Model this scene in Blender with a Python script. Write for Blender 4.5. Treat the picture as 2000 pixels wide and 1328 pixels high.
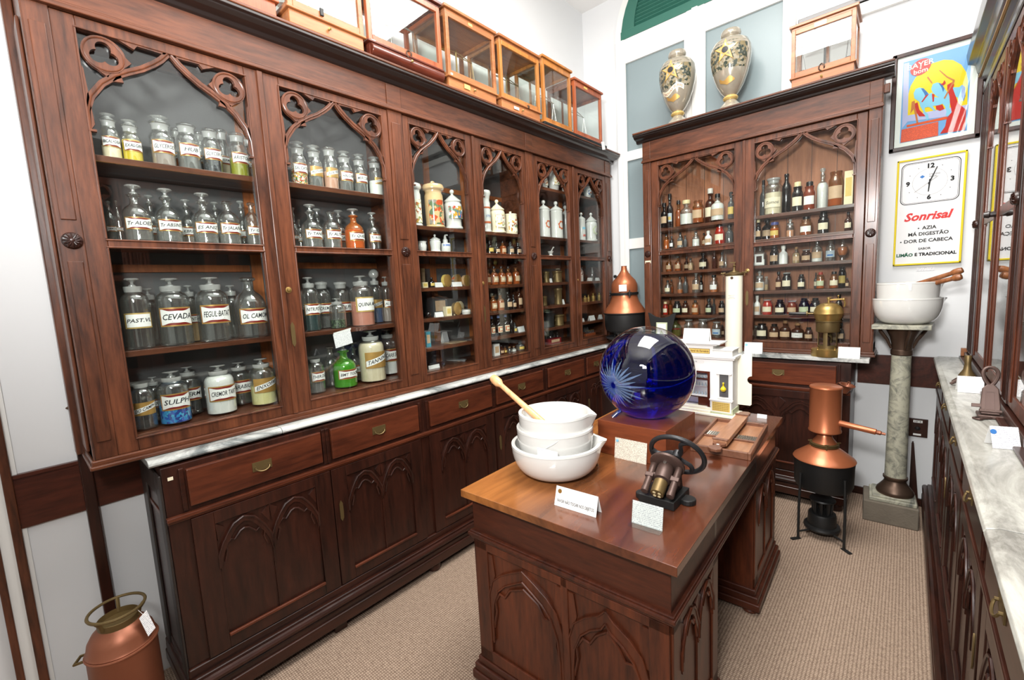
import bpy, math, random
from mathutils import Vector, Matrix
random.seed(7)
PI = math.pi
scene = bpy.context.scene
for o in list(bpy.data.objects): bpy.data.objects.remove(o, do_unlink=True)
col = scene.collection

# ------------------------------------------------------------------ camera
cam_d = bpy.data.cameras.new('camera'); cam = bpy.data.objects.new('camera', cam_d); col.objects.link(cam)
scene.camera = cam
yw, pt, rl = (math.radians(a) for a in (-41.7717, -6.5663, -2.929))
fw = Vector((math.sin(yw)*math.cos(pt), math.cos(yw)*math.cos(pt), math.sin(pt)))
rg = Vector((math.cos(yw), -math.sin(yw), 0)); up = rg.cross(fw)
r2 = rg*math.cos(rl)+up*math.sin(rl); u2 = -rg*math.sin(rl)+up*math.cos(rl)
cam.matrix_world = Matrix(((r2.x, u2.x, -fw.x, 2.0112), (r2.y, u2.y, -fw.y, -0.0756), (r2.z, u2.z, -fw.z, 1.54), (0, 0, 0, 1)))
cam_d.sensor_width = 36; cam_d.lens = 36*865.2292/2000; cam_d.clip_start = .02

# ------------------------------------------------------------------ light
scene.view_settings.view_transform = 'Standard'; scene.view_settings.look = 'None'
scene.view_settings.gamma = 1; scene.view_settings.use_curve_mapping = False
scene.view_settings.exposure = 0.42
world = bpy.data.worlds.new('world'); scene.world = world; world.use_nodes = True
world.node_tree.nodes['Background'].inputs[0].default_value = (1, .99, .97, 1)
world.node_tree.nodes['Background'].inputs[1].default_value = .25
def area(name, loc, rot, sx, sy, power, colr=(1, .97, .93)):
    l = bpy.data.lights.new(name, 'AREA'); l.shape = 'RECTANGLE'; l.size = sx; l.size_y = sy; l.energy = power; l.color = colr
    o = bpy.data.objects.new(name, l); col.objects.link(o); o.location = loc; o.rotation_euler = rot
    return o
area('ceiling_light', (1.35, 1.7, 3.90), (0, 0, 0), 1.3, 1.7, 92)
# the photographer's flash held above the camera, pointed into the room
fl = area('camera_flash', (1.93, -.30, 2.05), (0, 0, 0), .30, .22, 29, (1, .98, .96))
fl.rotation_euler = (Vector((1.15, 2.4, 1.15))-Vector(fl.location)).to_track_quat('-Z', 'Y').to_euler()
# bounced part of the flash, added to brighten ceiling and upper walls
fb = area('bounce_flash', (1.75, -.55, 2.35), (0, 0, 0), .35, .35, 95, (1, .98, .96))
fb.rotation_euler = (Vector((1.0, 1.3, 4.0))-Vector(fb.location)).to_track_quat('-Z', 'Y').to_euler()
scene.cycles.transparent_max_bounces = 32
scene.cycles.max_bounces = 8
scene.cycles.glossy_bounces = 4

# ------------------------------------------------------------------ materials
MAT = {}
def newmat(name):
    m = bpy.data.materials.new(name); m.use_nodes = True; MAT[name] = m
    nt = m.node_tree; nt.nodes.clear(); out = nt.nodes.new('ShaderNodeOutputMaterial')
    return m, nt, out
def N(nt, t, **kw):
    n = nt.nodes.new(t)
    for k, v in kw.items():
        if k in n.inputs.keys(): n.inputs[k].default_value = v
        else: setattr(n, k, v)
    return n
def c4(c): return (c[0], c[1], c[2], 1)
def srgb(r, g, b):
    f = lambda v: (v/255/12.92) if v/255 <= .04045 else ((v/255+.055)/1.055)**2.4
    return (f(r), f(g), f(b))
def plain(name, c, rough=.5, metal=0, coat=0, var=.12, scale=9, bump=0, spec=.5):
    m, nt, out = newmat(name); p = N(nt, 'ShaderNodeBsdfPrincipled'); L = nt.links.new
    p.inputs['Roughness'].default_value = rough; p.inputs['Metallic'].default_value = metal
    p.inputs['Coat Weight'].default_value = coat; p.inputs['Coat Roughness'].default_value = .12
    p.inputs['Specular IOR Level'].default_value = spec
    tc = N(nt, 'ShaderNodeTexCoord'); no = N(nt, 'ShaderNodeTexNoise', Scale=scale, Detail=4)
    L(tc.outputs['Object'], no.inputs['Vector'])
    mx = N(nt, 'ShaderNodeMix', data_type='RGBA')
    mx.inputs['A'].default_value = c4([v*(1-var) for v in c]); mx.inputs['B'].default_value = c4([min(1, v*(1+var)) for v in c])
    L(no.outputs['Fac'], mx.inputs['Factor']); L(mx.outputs['Result'], p.inputs['Base Color'])
    if bump:
        b = N(nt, 'ShaderNodeBump', Strength=bump, Distance=.004); n2 = N(nt, 'ShaderNodeTexNoise', Scale=scale*6, Detail=5)
        L(tc.outputs['Object'], n2.inputs['Vector']); L(n2.outputs['Fac'], b.inputs['Height']); L(b.outputs['Normal'], p.inputs['Normal'])
    L(p.outputs[0], out.inputs[0]); return m
def wood(name, a, b, axis='z', rough=.36, coat=.22, sc=5, band=.5):
    m, nt, out = newmat(name); L = nt.links.new
    p = N(nt, 'ShaderNodeBsdfPrincipled', Roughness=rough); p.inputs['Coat Weight'].default_value = coat; p.inputs['Coat Roughness'].default_value = .18; p.inputs['Specular IOR Level'].default_value = .35
    tc = N(nt, 'ShaderNodeTexCoord'); mp = N(nt, 'ShaderNodeMapping')
    s = {'x': (.12, 1, 1), 'y': (1, .12, 1), 'z': (1, 1, .12)}[axis]
    mp.inputs['Scale'].default_value = [v*sc for v in s]; L(tc.outputs['Object'], mp.inputs['Vector'])
    n1 = N(nt, 'ShaderNodeTexNoise', Scale=2.2, Detail=3, Distortion=1.2); L(mp.outputs[0], n1.inputs['Vector'])
    n2 = N(nt, 'ShaderNodeTexNoise', Scale=14, Detail=6, Roughness=.65); L(mp.outputs[0], n2.inputs['Vector'])
    ad = N(nt, 'ShaderNodeMath', operation='MULTIPLY_ADD'); ad.inputs[1].default_value = band
    L(n2.outputs['Fac'], ad.inputs[0]); 
    ml = N(nt, 'ShaderNodeMath', operation='MULTIPLY'); ml.inputs[1].default_value = 1-band; L(n1.outputs['Fac'], ml.inputs[0]); L(ml.outputs[0], ad.inputs[2])
    cr = N(nt, 'ShaderNodeValToRGB'); e = cr.color_ramp.elements; e[0].position = .34; e[0].color = c4(a); e[1].position = .66; e[1].color = c4(b)
    L(ad.outputs[0], cr.inputs[0]); L(cr.outputs[0], p.inputs['Base Color'])
    bp = N(nt, 'ShaderNodeBump', Strength=.12, Distance=.002); L(n2.outputs['Fac'], bp.inputs['Height']); L(bp.outputs[0], p.inputs['Normal'])
    L(p.outputs[0], out.inputs[0]); return m
def glass(name, tint, power=3.2, haze=.0, hazec=(.8, .8, .78), ior=1.5, rough=.0, boost=1.0, base=.0):
    m, nt, out = newmat(name); L = nt.links.new
    tr = N(nt, 'ShaderNodeBsdfTransparent'); tr.inputs[0].default_value = c4(tint)
    gl = N(nt, 'ShaderNodeBsdfGlossy', Roughness=rough); gl.inputs[0].default_value = (1, 1, 1, 1)
    # Schlick reflectance, the same from both faces of the pane
    r0 = ((ior-1)/(ior+1))**2; lw = N(nt, 'ShaderNodeLayerWeight'); pw = N(nt, 'ShaderNodeMath', operation='POWER'); pw.inputs[1].default_value = power
    L(lw.outputs['Facing'], pw.inputs[0]); mu = N(nt, 'ShaderNodeMath', operation='MULTIPLY_ADD', use_clamp=True)
    mu.inputs[1].default_value = (1-r0)*min(boost, 1.2); mu.inputs[2].default_value = r0*boost+base
    L(pw.outputs[0], mu.inputs[0]); src = tr
    if haze:
        df = N(nt, 'ShaderNodeBsdfDiffuse'); df.inputs[0].default_value = c4(hazec)
        m1 = N(nt, 'ShaderNodeMixShader'); m1.inputs[0].default_value = haze; L(tr.outputs[0], m1.inputs[1]); L(df.outputs[0], m1.inputs[2]); src = m1
    m2 = N(nt, 'ShaderNodeMixShader'); L(mu.outputs[0], m2.inputs[0]); L(src.outputs[0], m2.inputs[1]); L(gl.outputs[0], m2.inputs[2])
    L(m2.outputs[0], out.inputs[0]); return m
def marble(name, base, dark, sc=5, rough=.25):
    m, nt, out = newmat(name); L = nt.links.new
    p = N(nt, 'ShaderNodeBsdfPrincipled', Roughness=rough)
    tc = N(nt, 'ShaderNodeTexCoord'); mp = N(nt, 'ShaderNodeMapping'); mp.inputs['Scale'].default_value = (1, .35, 1); mp.inputs['Rotation'].default_value = (0, .3, .25)
    L(tc.outputs['Object'], mp.inputs[0])
    n1 = N(nt, 'ShaderNodeTexNoise', Scale=sc, Detail=8, Roughness=.7, Distortion=1.6); L(mp.outputs[0], n1.inputs['Vector'])
    cr = N(nt, 'ShaderNodeValToRGB'); e = cr.color_ramp.elements; e[0].position = .36; e[0].color = c4(dark); e[1].position = .56; e[1].color = c4(base)
    L(n1.outputs['Fac'], cr.inputs[0]); L(cr.outputs[0], p.inputs['Base Color']); L(p.outputs[0], out.inputs[0]); return m
def printed(name, paper, ink, lines=260, thr=.5, axis='Z'):
    """paper with rows of small unreadable print"""
    m, nt, out = newmat(name); L = nt.links.new
    p = N(nt, 'ShaderNodeBsdfPrincipled', Roughness=.6); tc = N(nt, 'ShaderNodeTexCoord')
    w = N(nt, 'ShaderNodeTexWave', Scale=58, Distortion=0); w.bands_direction = axis; L(tc.outputs['Object'], w.inputs['Vector'])
    n = N(nt, 'ShaderNodeTexNoise', Scale=320, Detail=2); L(tc.outputs['Object'], n.inputs['Vector'])
    a = N(nt, 'ShaderNodeMath', operation='GREATER_THAN'); a.inputs[1].default_value = .62; L(w.outputs['Fac'], a.inputs[0])
    b = N(nt, 'ShaderNodeMath', operation='GREATER_THAN'); b.inputs[1].default_value = thr; L(n.outputs['Fac'], b.inputs[0])
    c = N(nt, 'ShaderNodeMath', operation='MULTIPLY'); L(a.outputs[0], c.inputs[0]); L(b.outputs[0], c.inputs[1])
    mx = N(nt, 'ShaderNodeMix', data_type='RGBA'); mx.inputs['A'].default_value = c4(paper); mx.inputs['B'].default_value = c4(ink)
    L(c.outputs[0], mx.inputs['Factor']); L(mx.outputs['Result'], p.inputs['Base Color']); L(p.outputs[0], out.inputs[0]); return m
def floral(name, base, cols, sc=45, thr=.38, rough=.15):
    """painted flower sprigs on glazed ware"""
    m, nt, out = newmat(name); L = nt.links.new
    p = N(nt, 'ShaderNodeBsdfPrincipled', Roughness=rough); tc = N(nt, 'ShaderNodeTexCoord')
    v = N(nt, 'ShaderNodeTexVoronoi', Scale=sc); L(tc.outputs['Object'], v.inputs['Vector'])
    sp = N(nt, 'ShaderNodeSeparateColor'); L(v.outputs['Color'], sp.inputs[0])
    cr = N(nt, 'ShaderNodeValToRGB'); cr.color_ramp.interpolation = 'CONSTANT'
    e = cr.color_ramp.elements; e[0].position = 0; e[0].color = c4(cols[0]); e[1].position = 1/len(cols); e[1].color = c4(cols[1 % len(cols)])
    for i in range(2, len(cols)): x = e.new(i/len(cols)); x.color = c4(cols[i])
    L(sp.outputs[0], cr.inputs[0])
    n = N(nt, 'ShaderNodeTexNoise', Scale=sc*.9, Detail=2); L(tc.outputs['Object'], n.inputs['Vector'])
    g = N(nt, 'ShaderNodeMath', operation='GREATER_THAN'); g.inputs[1].default_value = 1-thr-.12; L(n.outputs['Fac'], g.inputs[0])
    mx = N(nt, 'ShaderNodeMix', data_type='RGBA'); mx.inputs['A'].default_value = c4(base)
    L(g.outputs[0], mx.inputs['Factor']); L(cr.outputs[0], mx.inputs['B']); L(mx.outputs['Result'], p.inputs['Base Color'])
    L(p.outputs[0], out.inputs[0]); return m

wood('wood_v', srgb(46, 24, 15), srgb(106, 60, 38), 'z')
wood('wood_y', srgb(46, 24, 15), srgb(106, 60, 38), 'y')
wood('wood_x', srgb(46, 24, 15), srgb(106, 60, 38), 'x')
wood('wood_red_y', srgb(54, 24, 14), srgb(98, 48, 28), 'y')
wood('wood_red_x', srgb(58, 26, 14), srgb(112, 54, 30), 'x')
wood('wood_dark_v', srgb(24, 11, 7), srgb(60, 28, 18), 'z', rough=.38)
wood('wood_dark_y', srgb(24, 11, 7), srgb(60, 28, 18), 'y', rough=.34)
wood('wood_dark_x', srgb(24, 11, 7), srgb(60, 28, 18), 'x', rough=.34)
wood('wood_side', srgb(34, 30, 28), srgb(54, 46, 42), 'z', rough=.5, coat=.1)
plain('black_cornice', srgb(34, 26, 24), .3, coat=.3)
wood('desk_v', srgb(48, 21, 12), srgb(102, 50, 28), 'z', rough=.4, coat=.2)
wood('desk_x', srgb(42, 18, 11), srgb(86, 41, 24), 'x', rough=.4, coat=.2)
wood('desk_y', srgb(42, 18, 11), srgb(86, 41, 24), 'y', rough=.4, coat=.2)
wood('back_planks', srgb(134, 84, 58), srgb(186, 124, 90), 'z', rough=.55, coat=0, sc=4)
wood('batten', srgb(120, 66, 34), srgb(170, 100, 55), 'z', rough=.5, coat=0)
wood('case_orange', srgb(122, 70, 38), srgb(170, 110, 66), 'y', rough=.4)
wood('case_orange_x', srgb(128, 76, 46), srgb(172, 114, 76), 'x', rough=.3)
wood('case_amber', srgb(134, 80, 34), srgb(180, 118, 58), 'z', rough=.3)
wood('case_red', srgb(120, 56, 30), srgb(168, 90, 54), 'z', rough=.3)
wood('case_mahogany', srgb(58, 24, 18), srgb(96, 44, 30), 'y', rough=.22)
wood('trim_wood', srgb(46, 20, 13), srgb(86, 40, 26), 'y')
wood('block_wood', srgb(96, 46, 24), srgb(130, 66, 38), 'x', rough=.4, sc=4)
wood('pill_wood', srgb(132, 88, 60), srgb(172, 124, 92), 'y', rough=.35)
wood('pill_dark', srgb(92, 58, 42), srgb(126, 84, 62), 'y', rough=.4)
wood('pestle_light', srgb(196, 140, 92), srgb(226, 176, 128), 'z', rough=.35)
wood('pestle_brown', srgb(110, 64, 36), srgb(156, 100, 62), 'z', rough=.3)
# desk top: lighter and yellower toward its left edge
def desk_top_mat():
    m, nt, out = newmat('desk_top'); L = nt.links.new
    p = N(nt, 'ShaderNodeBsdfPrincipled', Roughness=.22); p.inputs['Coat Weight'].default_value = .5; p.inputs['Coat Roughness'].default_value = .12
    tc = N(nt, 'ShaderNodeTexCoord'); mp = N(nt, 'ShaderNodeMapping'); mp.inputs['Scale'].default_value = (6, .7, 5); L(tc.outputs['Object'], mp.inputs[0])
    n1 = N(nt, 'ShaderNodeTexNoise', Scale=2.0, Detail=7, Roughness=.6, Distortion=.8); L(mp.outputs[0], n1.inputs['Vector'])
    cr = N(nt, 'ShaderNodeValToRGB'); e = cr.color_ramp.elements; e[0].position = .3; e[0].color = c4(srgb(56, 27, 17)); e[1].position = .7; e[1].color = c4(srgb(104, 56, 34))
    L(n1.outputs['Fac'], cr.inputs[0])
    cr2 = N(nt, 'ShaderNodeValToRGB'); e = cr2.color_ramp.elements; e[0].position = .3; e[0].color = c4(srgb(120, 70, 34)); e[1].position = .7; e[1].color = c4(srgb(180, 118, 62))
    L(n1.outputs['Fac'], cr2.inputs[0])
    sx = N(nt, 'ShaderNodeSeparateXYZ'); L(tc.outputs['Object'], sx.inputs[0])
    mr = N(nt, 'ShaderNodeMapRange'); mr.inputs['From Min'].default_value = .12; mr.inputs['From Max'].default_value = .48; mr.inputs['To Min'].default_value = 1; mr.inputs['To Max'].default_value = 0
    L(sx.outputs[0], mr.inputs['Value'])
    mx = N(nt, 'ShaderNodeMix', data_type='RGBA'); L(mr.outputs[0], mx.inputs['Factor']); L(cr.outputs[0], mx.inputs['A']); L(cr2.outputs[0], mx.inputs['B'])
    L(mx.outputs['Result'], p.inputs['Base Color']); L(p.outputs[0], out.inputs[0])
desk_top_mat()
plain('wall_white', srgb(216, 218, 219), .6, var=.015, scale=2, bump=.03)
plain('ceiling_white', srgb(235, 235, 233), .8, var=.01)
plain('trim_white', srgb(226, 226, 222), .4, var=.02)
plain('window_grey', srgb(126, 140, 143), .35, var=.04, scale=3)
plain('shutter_green', srgb(50, 104, 90), .45, var=.08)
plain('inner_grey', srgb(84, 84, 85), .45, var=.12, scale=3)
plain('plastic_white', srgb(232, 232, 228), .3, var=.02)
plain('ceramic', srgb(212, 212, 208), .07, coat=.6, var=.015)
plain('ceramic_cream', srgb(240, 228, 200), .12, coat=.5, var=.03)
plain('ceramic_tan', srgb(206, 174, 128), .2, coat=.4, var=.12, scale=20)
plain('enamel_ivory', srgb(240, 236, 216), .18, coat=.4, var=.015)
plain('paper_plain', srgb(222, 222, 220), .6, var=.02)
plain('card_grey', srgb(150, 150, 152), .6, var=.03)
plain('copper', srgb(180, 106, 70), .36, metal=.55, coat=.15, var=.12, scale=7)
plain('copper_dull', srgb(142, 86, 62), .4, metal=.5, var=.15, scale=6)
plain('brass', srgb(168, 140, 84), .34, metal=.75, var=.1, scale=8)
plain('brass_old', srgb(112, 94, 60), .45, metal=.65, var=.2, scale=12)
plain('bronze', srgb(88, 70, 58), .4, metal=.7, var=.2, scale=14)
plain('iron', srgb(48, 48, 50), .42, metal=.5, var=.2, scale=16, bump=.1)
plain('iron_brown', srgb(84, 66, 60), .45, metal=.5, var=.15, scale=16)
plain('iron_black', srgb(27, 27, 27), .5, metal=.2, var=.2, scale=12, bump=.1)
plain('steel', srgb(190, 188, 182), .25, metal=.9, var=.05)
plain('black_plastic', srgb(24, 24, 26), .3)
plain('stone', srgb(106, 98, 86), .8, var=.25, scale=14, bump=.5)
plain('knob_white', srgb(224, 214, 190), .3)
glass('globe_shell', (.93, .95, .98), power=4.0, ior=1.5, boost=1.1, base=.02)
plain('gold', srgb(190, 150, 84), .35, metal=.5, var=.15, scale=60)
plain('gold_light', srgb(206, 176, 108), .25, metal=.35, var=.1)
plain('silver_glass', srgb(158, 150, 134), .12, metal=.35, coat=.8, var=.22, scale=14)
plain('dark_red', srgb(120, 32, 26), .4, var=.1)
plain('label_white', srgb(228, 228, 224), .5, var=.03)
plain('label_cream', srgb(222, 212, 184), .6, var=.08, scale=60)
plain('label_tan', srgb(192, 162, 130), .6, var=.12, scale=60)
plain('label_orange', srgb(186, 92, 50), .6, var=.08)
plain('label_yellow', srgb(206, 178, 96), .6, var=.12, scale=60)
plain('label_green', srgb(186, 194, 160), .6, var=.06)
plain('label_blue', srgb(176, 190, 200), .6, var=.06)
plain('ink', srgb(26, 26, 32), .6)
plain('ink_gold', srgb(120, 84, 24), .6)
plain('cork', srgb(150, 112, 76), .8, var=.2, scale=80)
plain('cap_black', srgb(24, 22, 22), .3)
plain('cap_white', srgb(224, 222, 214), .35)
plain('cap_cream', srgb(222, 206, 160), .35)
plain('cap_blue', srgb(120, 140, 190), .3)
plain('cap_bluelid', srgb(70, 76, 130), .4)
plain('cap_red', srgb(150, 50, 34), .4)
plain('cap_grey', srgb(120, 118, 112), .35)
plain('box_cream', srgb(222, 208, 170), .6, var=.1, scale=50)
plain('box_tan', srgb(160, 136, 100), .6, var=.15, scale=50)
plain('box_grey', srgb(70, 72, 74), .5)
plain('box_blue', srgb(24, 136, 158), .5)
plain('box_red', srgb(120, 24, 28), .4)
plain('box_flower', srgb(206, 170, 130), .5, var=.5, scale=70)
plain('velvet', srgb(60, 40, 34), .8)
for nm, c in dict(cream=(226, 214, 184), white=(236, 236, 232), yellow=(214, 190, 20), amber=(196, 104, 30), dark=(40, 36, 34),
                  olive=(150, 150, 30), tan=(176, 146, 104), pale=(226, 220, 160), rose2=(206, 160, 136), teal=(14, 50, 50), pink=(198, 132, 112), bluegrey=(90, 112, 150),
                  green=(60, 150, 30), orange=(186, 104, 44), gold=(216, 150, 30), redl=(170, 40, 22), peach=(206, 148, 110)).items():
    plain('fill_'+nm, srgb(*c), .4, var=.08, scale=40)
def speck(name, cols, sc): floral(name, cols[0], cols, sc, .9, .4)
glass('fill_grey', (.74, .75, .74), haze=.20, hazec=(.6, .6, .58), ior=1.35, rough=.1)
glass('fill_rose', (.74, .68, .62), haze=.5, hazec=(.62, .52, .46), ior=1.35, rough=.1)
speck('fill_blue', [srgb(20, 90, 190), srgb(40, 150, 215), srgb(16, 60, 150), srgb(60, 180, 220)], 110)
speck('fill_pills', [srgb(190, 40, 30), srgb(230, 210, 190), srgb(60, 120, 50), srgb(220, 170, 50), srgb(240, 230, 220)], 190)
speck('fill_pebble', [srgb(30, 32, 36), srgb(70, 74, 80), srgb(16, 16, 20)], 150)
speck('fill_herb', [srgb(40, 60, 40), srgb(90, 110, 80), srgb(30, 40, 30)], 210)
glass('pane', (.93, .95, .94), power=5, ior=1.42)
glass('pane_case', (.95, .97, .96), power=5, ior=1.42)
glass('glass_clear', (.94, .95, .94), haze=.02, hazec=(.9, .9, .88), ior=1.6, rough=.03, boost=1.3, base=.07)
glass('glass_stopper', (.85, .88, .87), haze=.26, hazec=(.9, .9, .88), ior=1.8, rough=.03, boost=1.2, base=.10)
glass('glass_ground', (.6, .62, .6), haze=.35, ior=1.5, rough=.2)
glass('glass_amber', (.66, .36, .13), haze=.15, hazec=(.6, .28, .08), ior=1.55, rough=.04, base=.02)
glass('glass_amberlight', (.86, .45, .2), haze=.2, hazec=(.85, .35, .1), ior=1.55, rough=.04, base=.02)
glass('glass_amber2', (.45, .10, .04), haze=.3, hazec=(.5, .1, .03), ior=1.55, rough=.04, base=.02)
glass('glass_brown', (.22, .09, .05), haze=.2, hazec=(.2, .06, .03), ior=1.55, rough=.04, base=.02)
glass('glass_smoke', (.45, .46, .46), haze=.15, hazec=(.4, .4, .4), ior=1.55, rough=.04, base=.02)
glass('glass_green', (.40, .78, .20), haze=.15, hazec=(.25, .6, .1), ior=1.55, rough=.04, base=.02)
glass('glass_greend', (.3, .35, .12), haze=.2, hazec=(.3, .3, .1), ior=1.55, rough=.04, base=.02)
plain('glass_dark', srgb(26, 20, 20), .08, coat=.6)
plain('glass_red', srgb(150, 36, 22), .1, coat=.6)
marble('marble', srgb(192, 194, 190), srgb(98, 104, 104), 6)
marble('marble_dirty', srgb(178, 178, 170), srgb(116, 114, 108), 4)
marble('marble_green', srgb(166, 164, 146), srgb(98, 100, 92), 12, rough=.4)
printed('print_card', srgb(232, 232, 232), srgb(166, 166, 176), 2600, .5)
printed('print_cream', srgb(226, 216, 200), srgb(146, 132, 120), 2600, .48)
printed('print_yellow', srgb(214, 160, 60), srgb(110, 70, 20), 2200, .5)
printed('print_orange', srgb(232, 84, 30), srgb(150, 30, 14), 1800, .45)
floral('paint_poppy', srgb(206, 174, 128), [srgb(190, 84, 50), srgb(100, 120, 90), srgb(150, 140, 130), srgb(206, 174, 128)], 38, .5)
floral('paint_urn', srgb(238, 236, 226), [srgb(200, 150, 60), srgb(110, 130, 110), srgb(190, 80, 60), srgb(160, 170, 170)], 44, .45)
floral('paint_spray', srgb(240, 234, 214), [srgb(180, 110, 80), srgb(150, 160, 110), srgb(206, 170, 90)], 60, .36)
floral('paint_red', srgb(240, 236, 230), [srgb(180, 70, 60), srgb(200, 110, 100)], 90, .45)
floral('paint_blue', srgb(236, 238, 240), [srgb(60, 80, 140), srgb(180, 90, 60), srgb(110, 130, 110)], 60, .45)
floral('paint_vase', srgb(92, 92, 82), [srgb(60, 66, 58), srgb(50, 58, 50), srgb(120, 108, 80), srgb(140, 132, 112)], 60, .5)
for nm, c in dict(sky=(120, 176, 232), sun=(250, 214, 10), red=(206, 34, 22), horse=(140, 206, 236), lilac=(196, 196, 236), orange=(236, 90, 30), skin=(206, 120, 60), white=(240, 238, 232),
                  blackink=(24, 24, 26), greyink=(110, 110, 112), green=(20, 120, 80), blue=(60, 120, 190), yellowframe=(232, 208, 40), face=(236, 236, 236), horsedark=(50, 110, 180), pinkred=(214, 60, 60), tick=(60, 60, 60)).items():
    plain('pr_'+nm, srgb(*[v*(.92 if max(c) > 120 else .7) for v in c]), .6, var=.03, spec=.25)
# carpet: small looped ribs
def carpet():
    m, nt, out = newmat('carpet'); L = nt.links.new
    p = N(nt, 'ShaderNodeBsdfPrincipled', Roughness=.95); p.inputs['Specular IOR Level'].default_value = .1
    tc = N(nt, 'ShaderNodeTexCoord')
    w1 = N(nt, 'ShaderNodeTexWave', Scale=26, Distortion=2.2, Detail=2); w1.bands_direction = 'X'; w1.inputs['Detail Scale'].default_value = 4; L(tc.outputs['Object'], w1.inputs['Vector'])
    w2 = N(nt, 'ShaderNodeTexWave', Scale=34, Distortion=2.5, Detail=2); w2.bands_direction = 'Y'; w2.inputs['Detail Scale'].default_value = 4; L(tc.outputs['Object'], w2.inputs['Vector'])
    mu = N(nt, 'ShaderNodeMath', operation='MULTIPLY'); L(w1.outputs['Fac'], mu.inputs[0]); L(w2.outputs['Fac'], mu.inputs[1])
    no = N(nt, 'ShaderNodeTexNoise', Scale=60, Detail=3); L(tc.outputs['Object'], no.inputs['Vector'])
    ad = N(nt, 'ShaderNodeMath', operation='MULTIPLY_ADD'); ad.inputs[1].default_value = .45; L(no.outputs['Fac'], ad.inputs[0]); L(mu.outputs[0], ad.inputs[2])
    cr = N(nt, 'ShaderNodeValToRGB'); e = cr.color_ramp.elements; e[0].position = .15; e[0].color = c4(srgb(120, 100, 86)); e[1].position = .8; e[1].color = c4(srgb(186, 164, 144))
    L(ad.outputs[0], cr.inputs[0]); L(cr.outputs[0], p.inputs['Base Color'])
    b = N(nt, 'ShaderNodeBump', Strength=.6, Distance=.004); L(ad.outputs[0], b.inputs['Height']); L(b.outputs[0], p.inputs['Normal'])
    L(p.outputs[0], out.inputs[0])
carpet()
# blue liquid filled globe
def globe_mat():
    m, nt, out = newmat('globe_glass'); L = nt.links.new
    g = N(nt, 'ShaderNodeBsdfRefraction', Roughness=.01, IOR=1.34); g.inputs['Color'].default_value = c4((.004, .095, .60))
    d = N(nt, 'ShaderNodeBsdfTranslucent'); d.inputs[0].default_value = c4((.01, .2, .85)); mx = N(nt, 'ShaderNodeMixShader'); mx.inputs[0].default_value = .09
    L(g.outputs[0], mx.inputs[1]); L(d.outputs[0], mx.inputs[2]); L(mx.outputs[0], out.inputs[0])
globe_mat()
glass('glass_blueclear', (.25, .35, .75), haze=.08, hazec=(.2, .3, .7), ior=1.6, base=.04)
glass('cut_glass', (.5, .65, .95), haze=.24, hazec=(.25, .42, .75), ior=1.6, rough=.1, base=.05)

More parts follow.
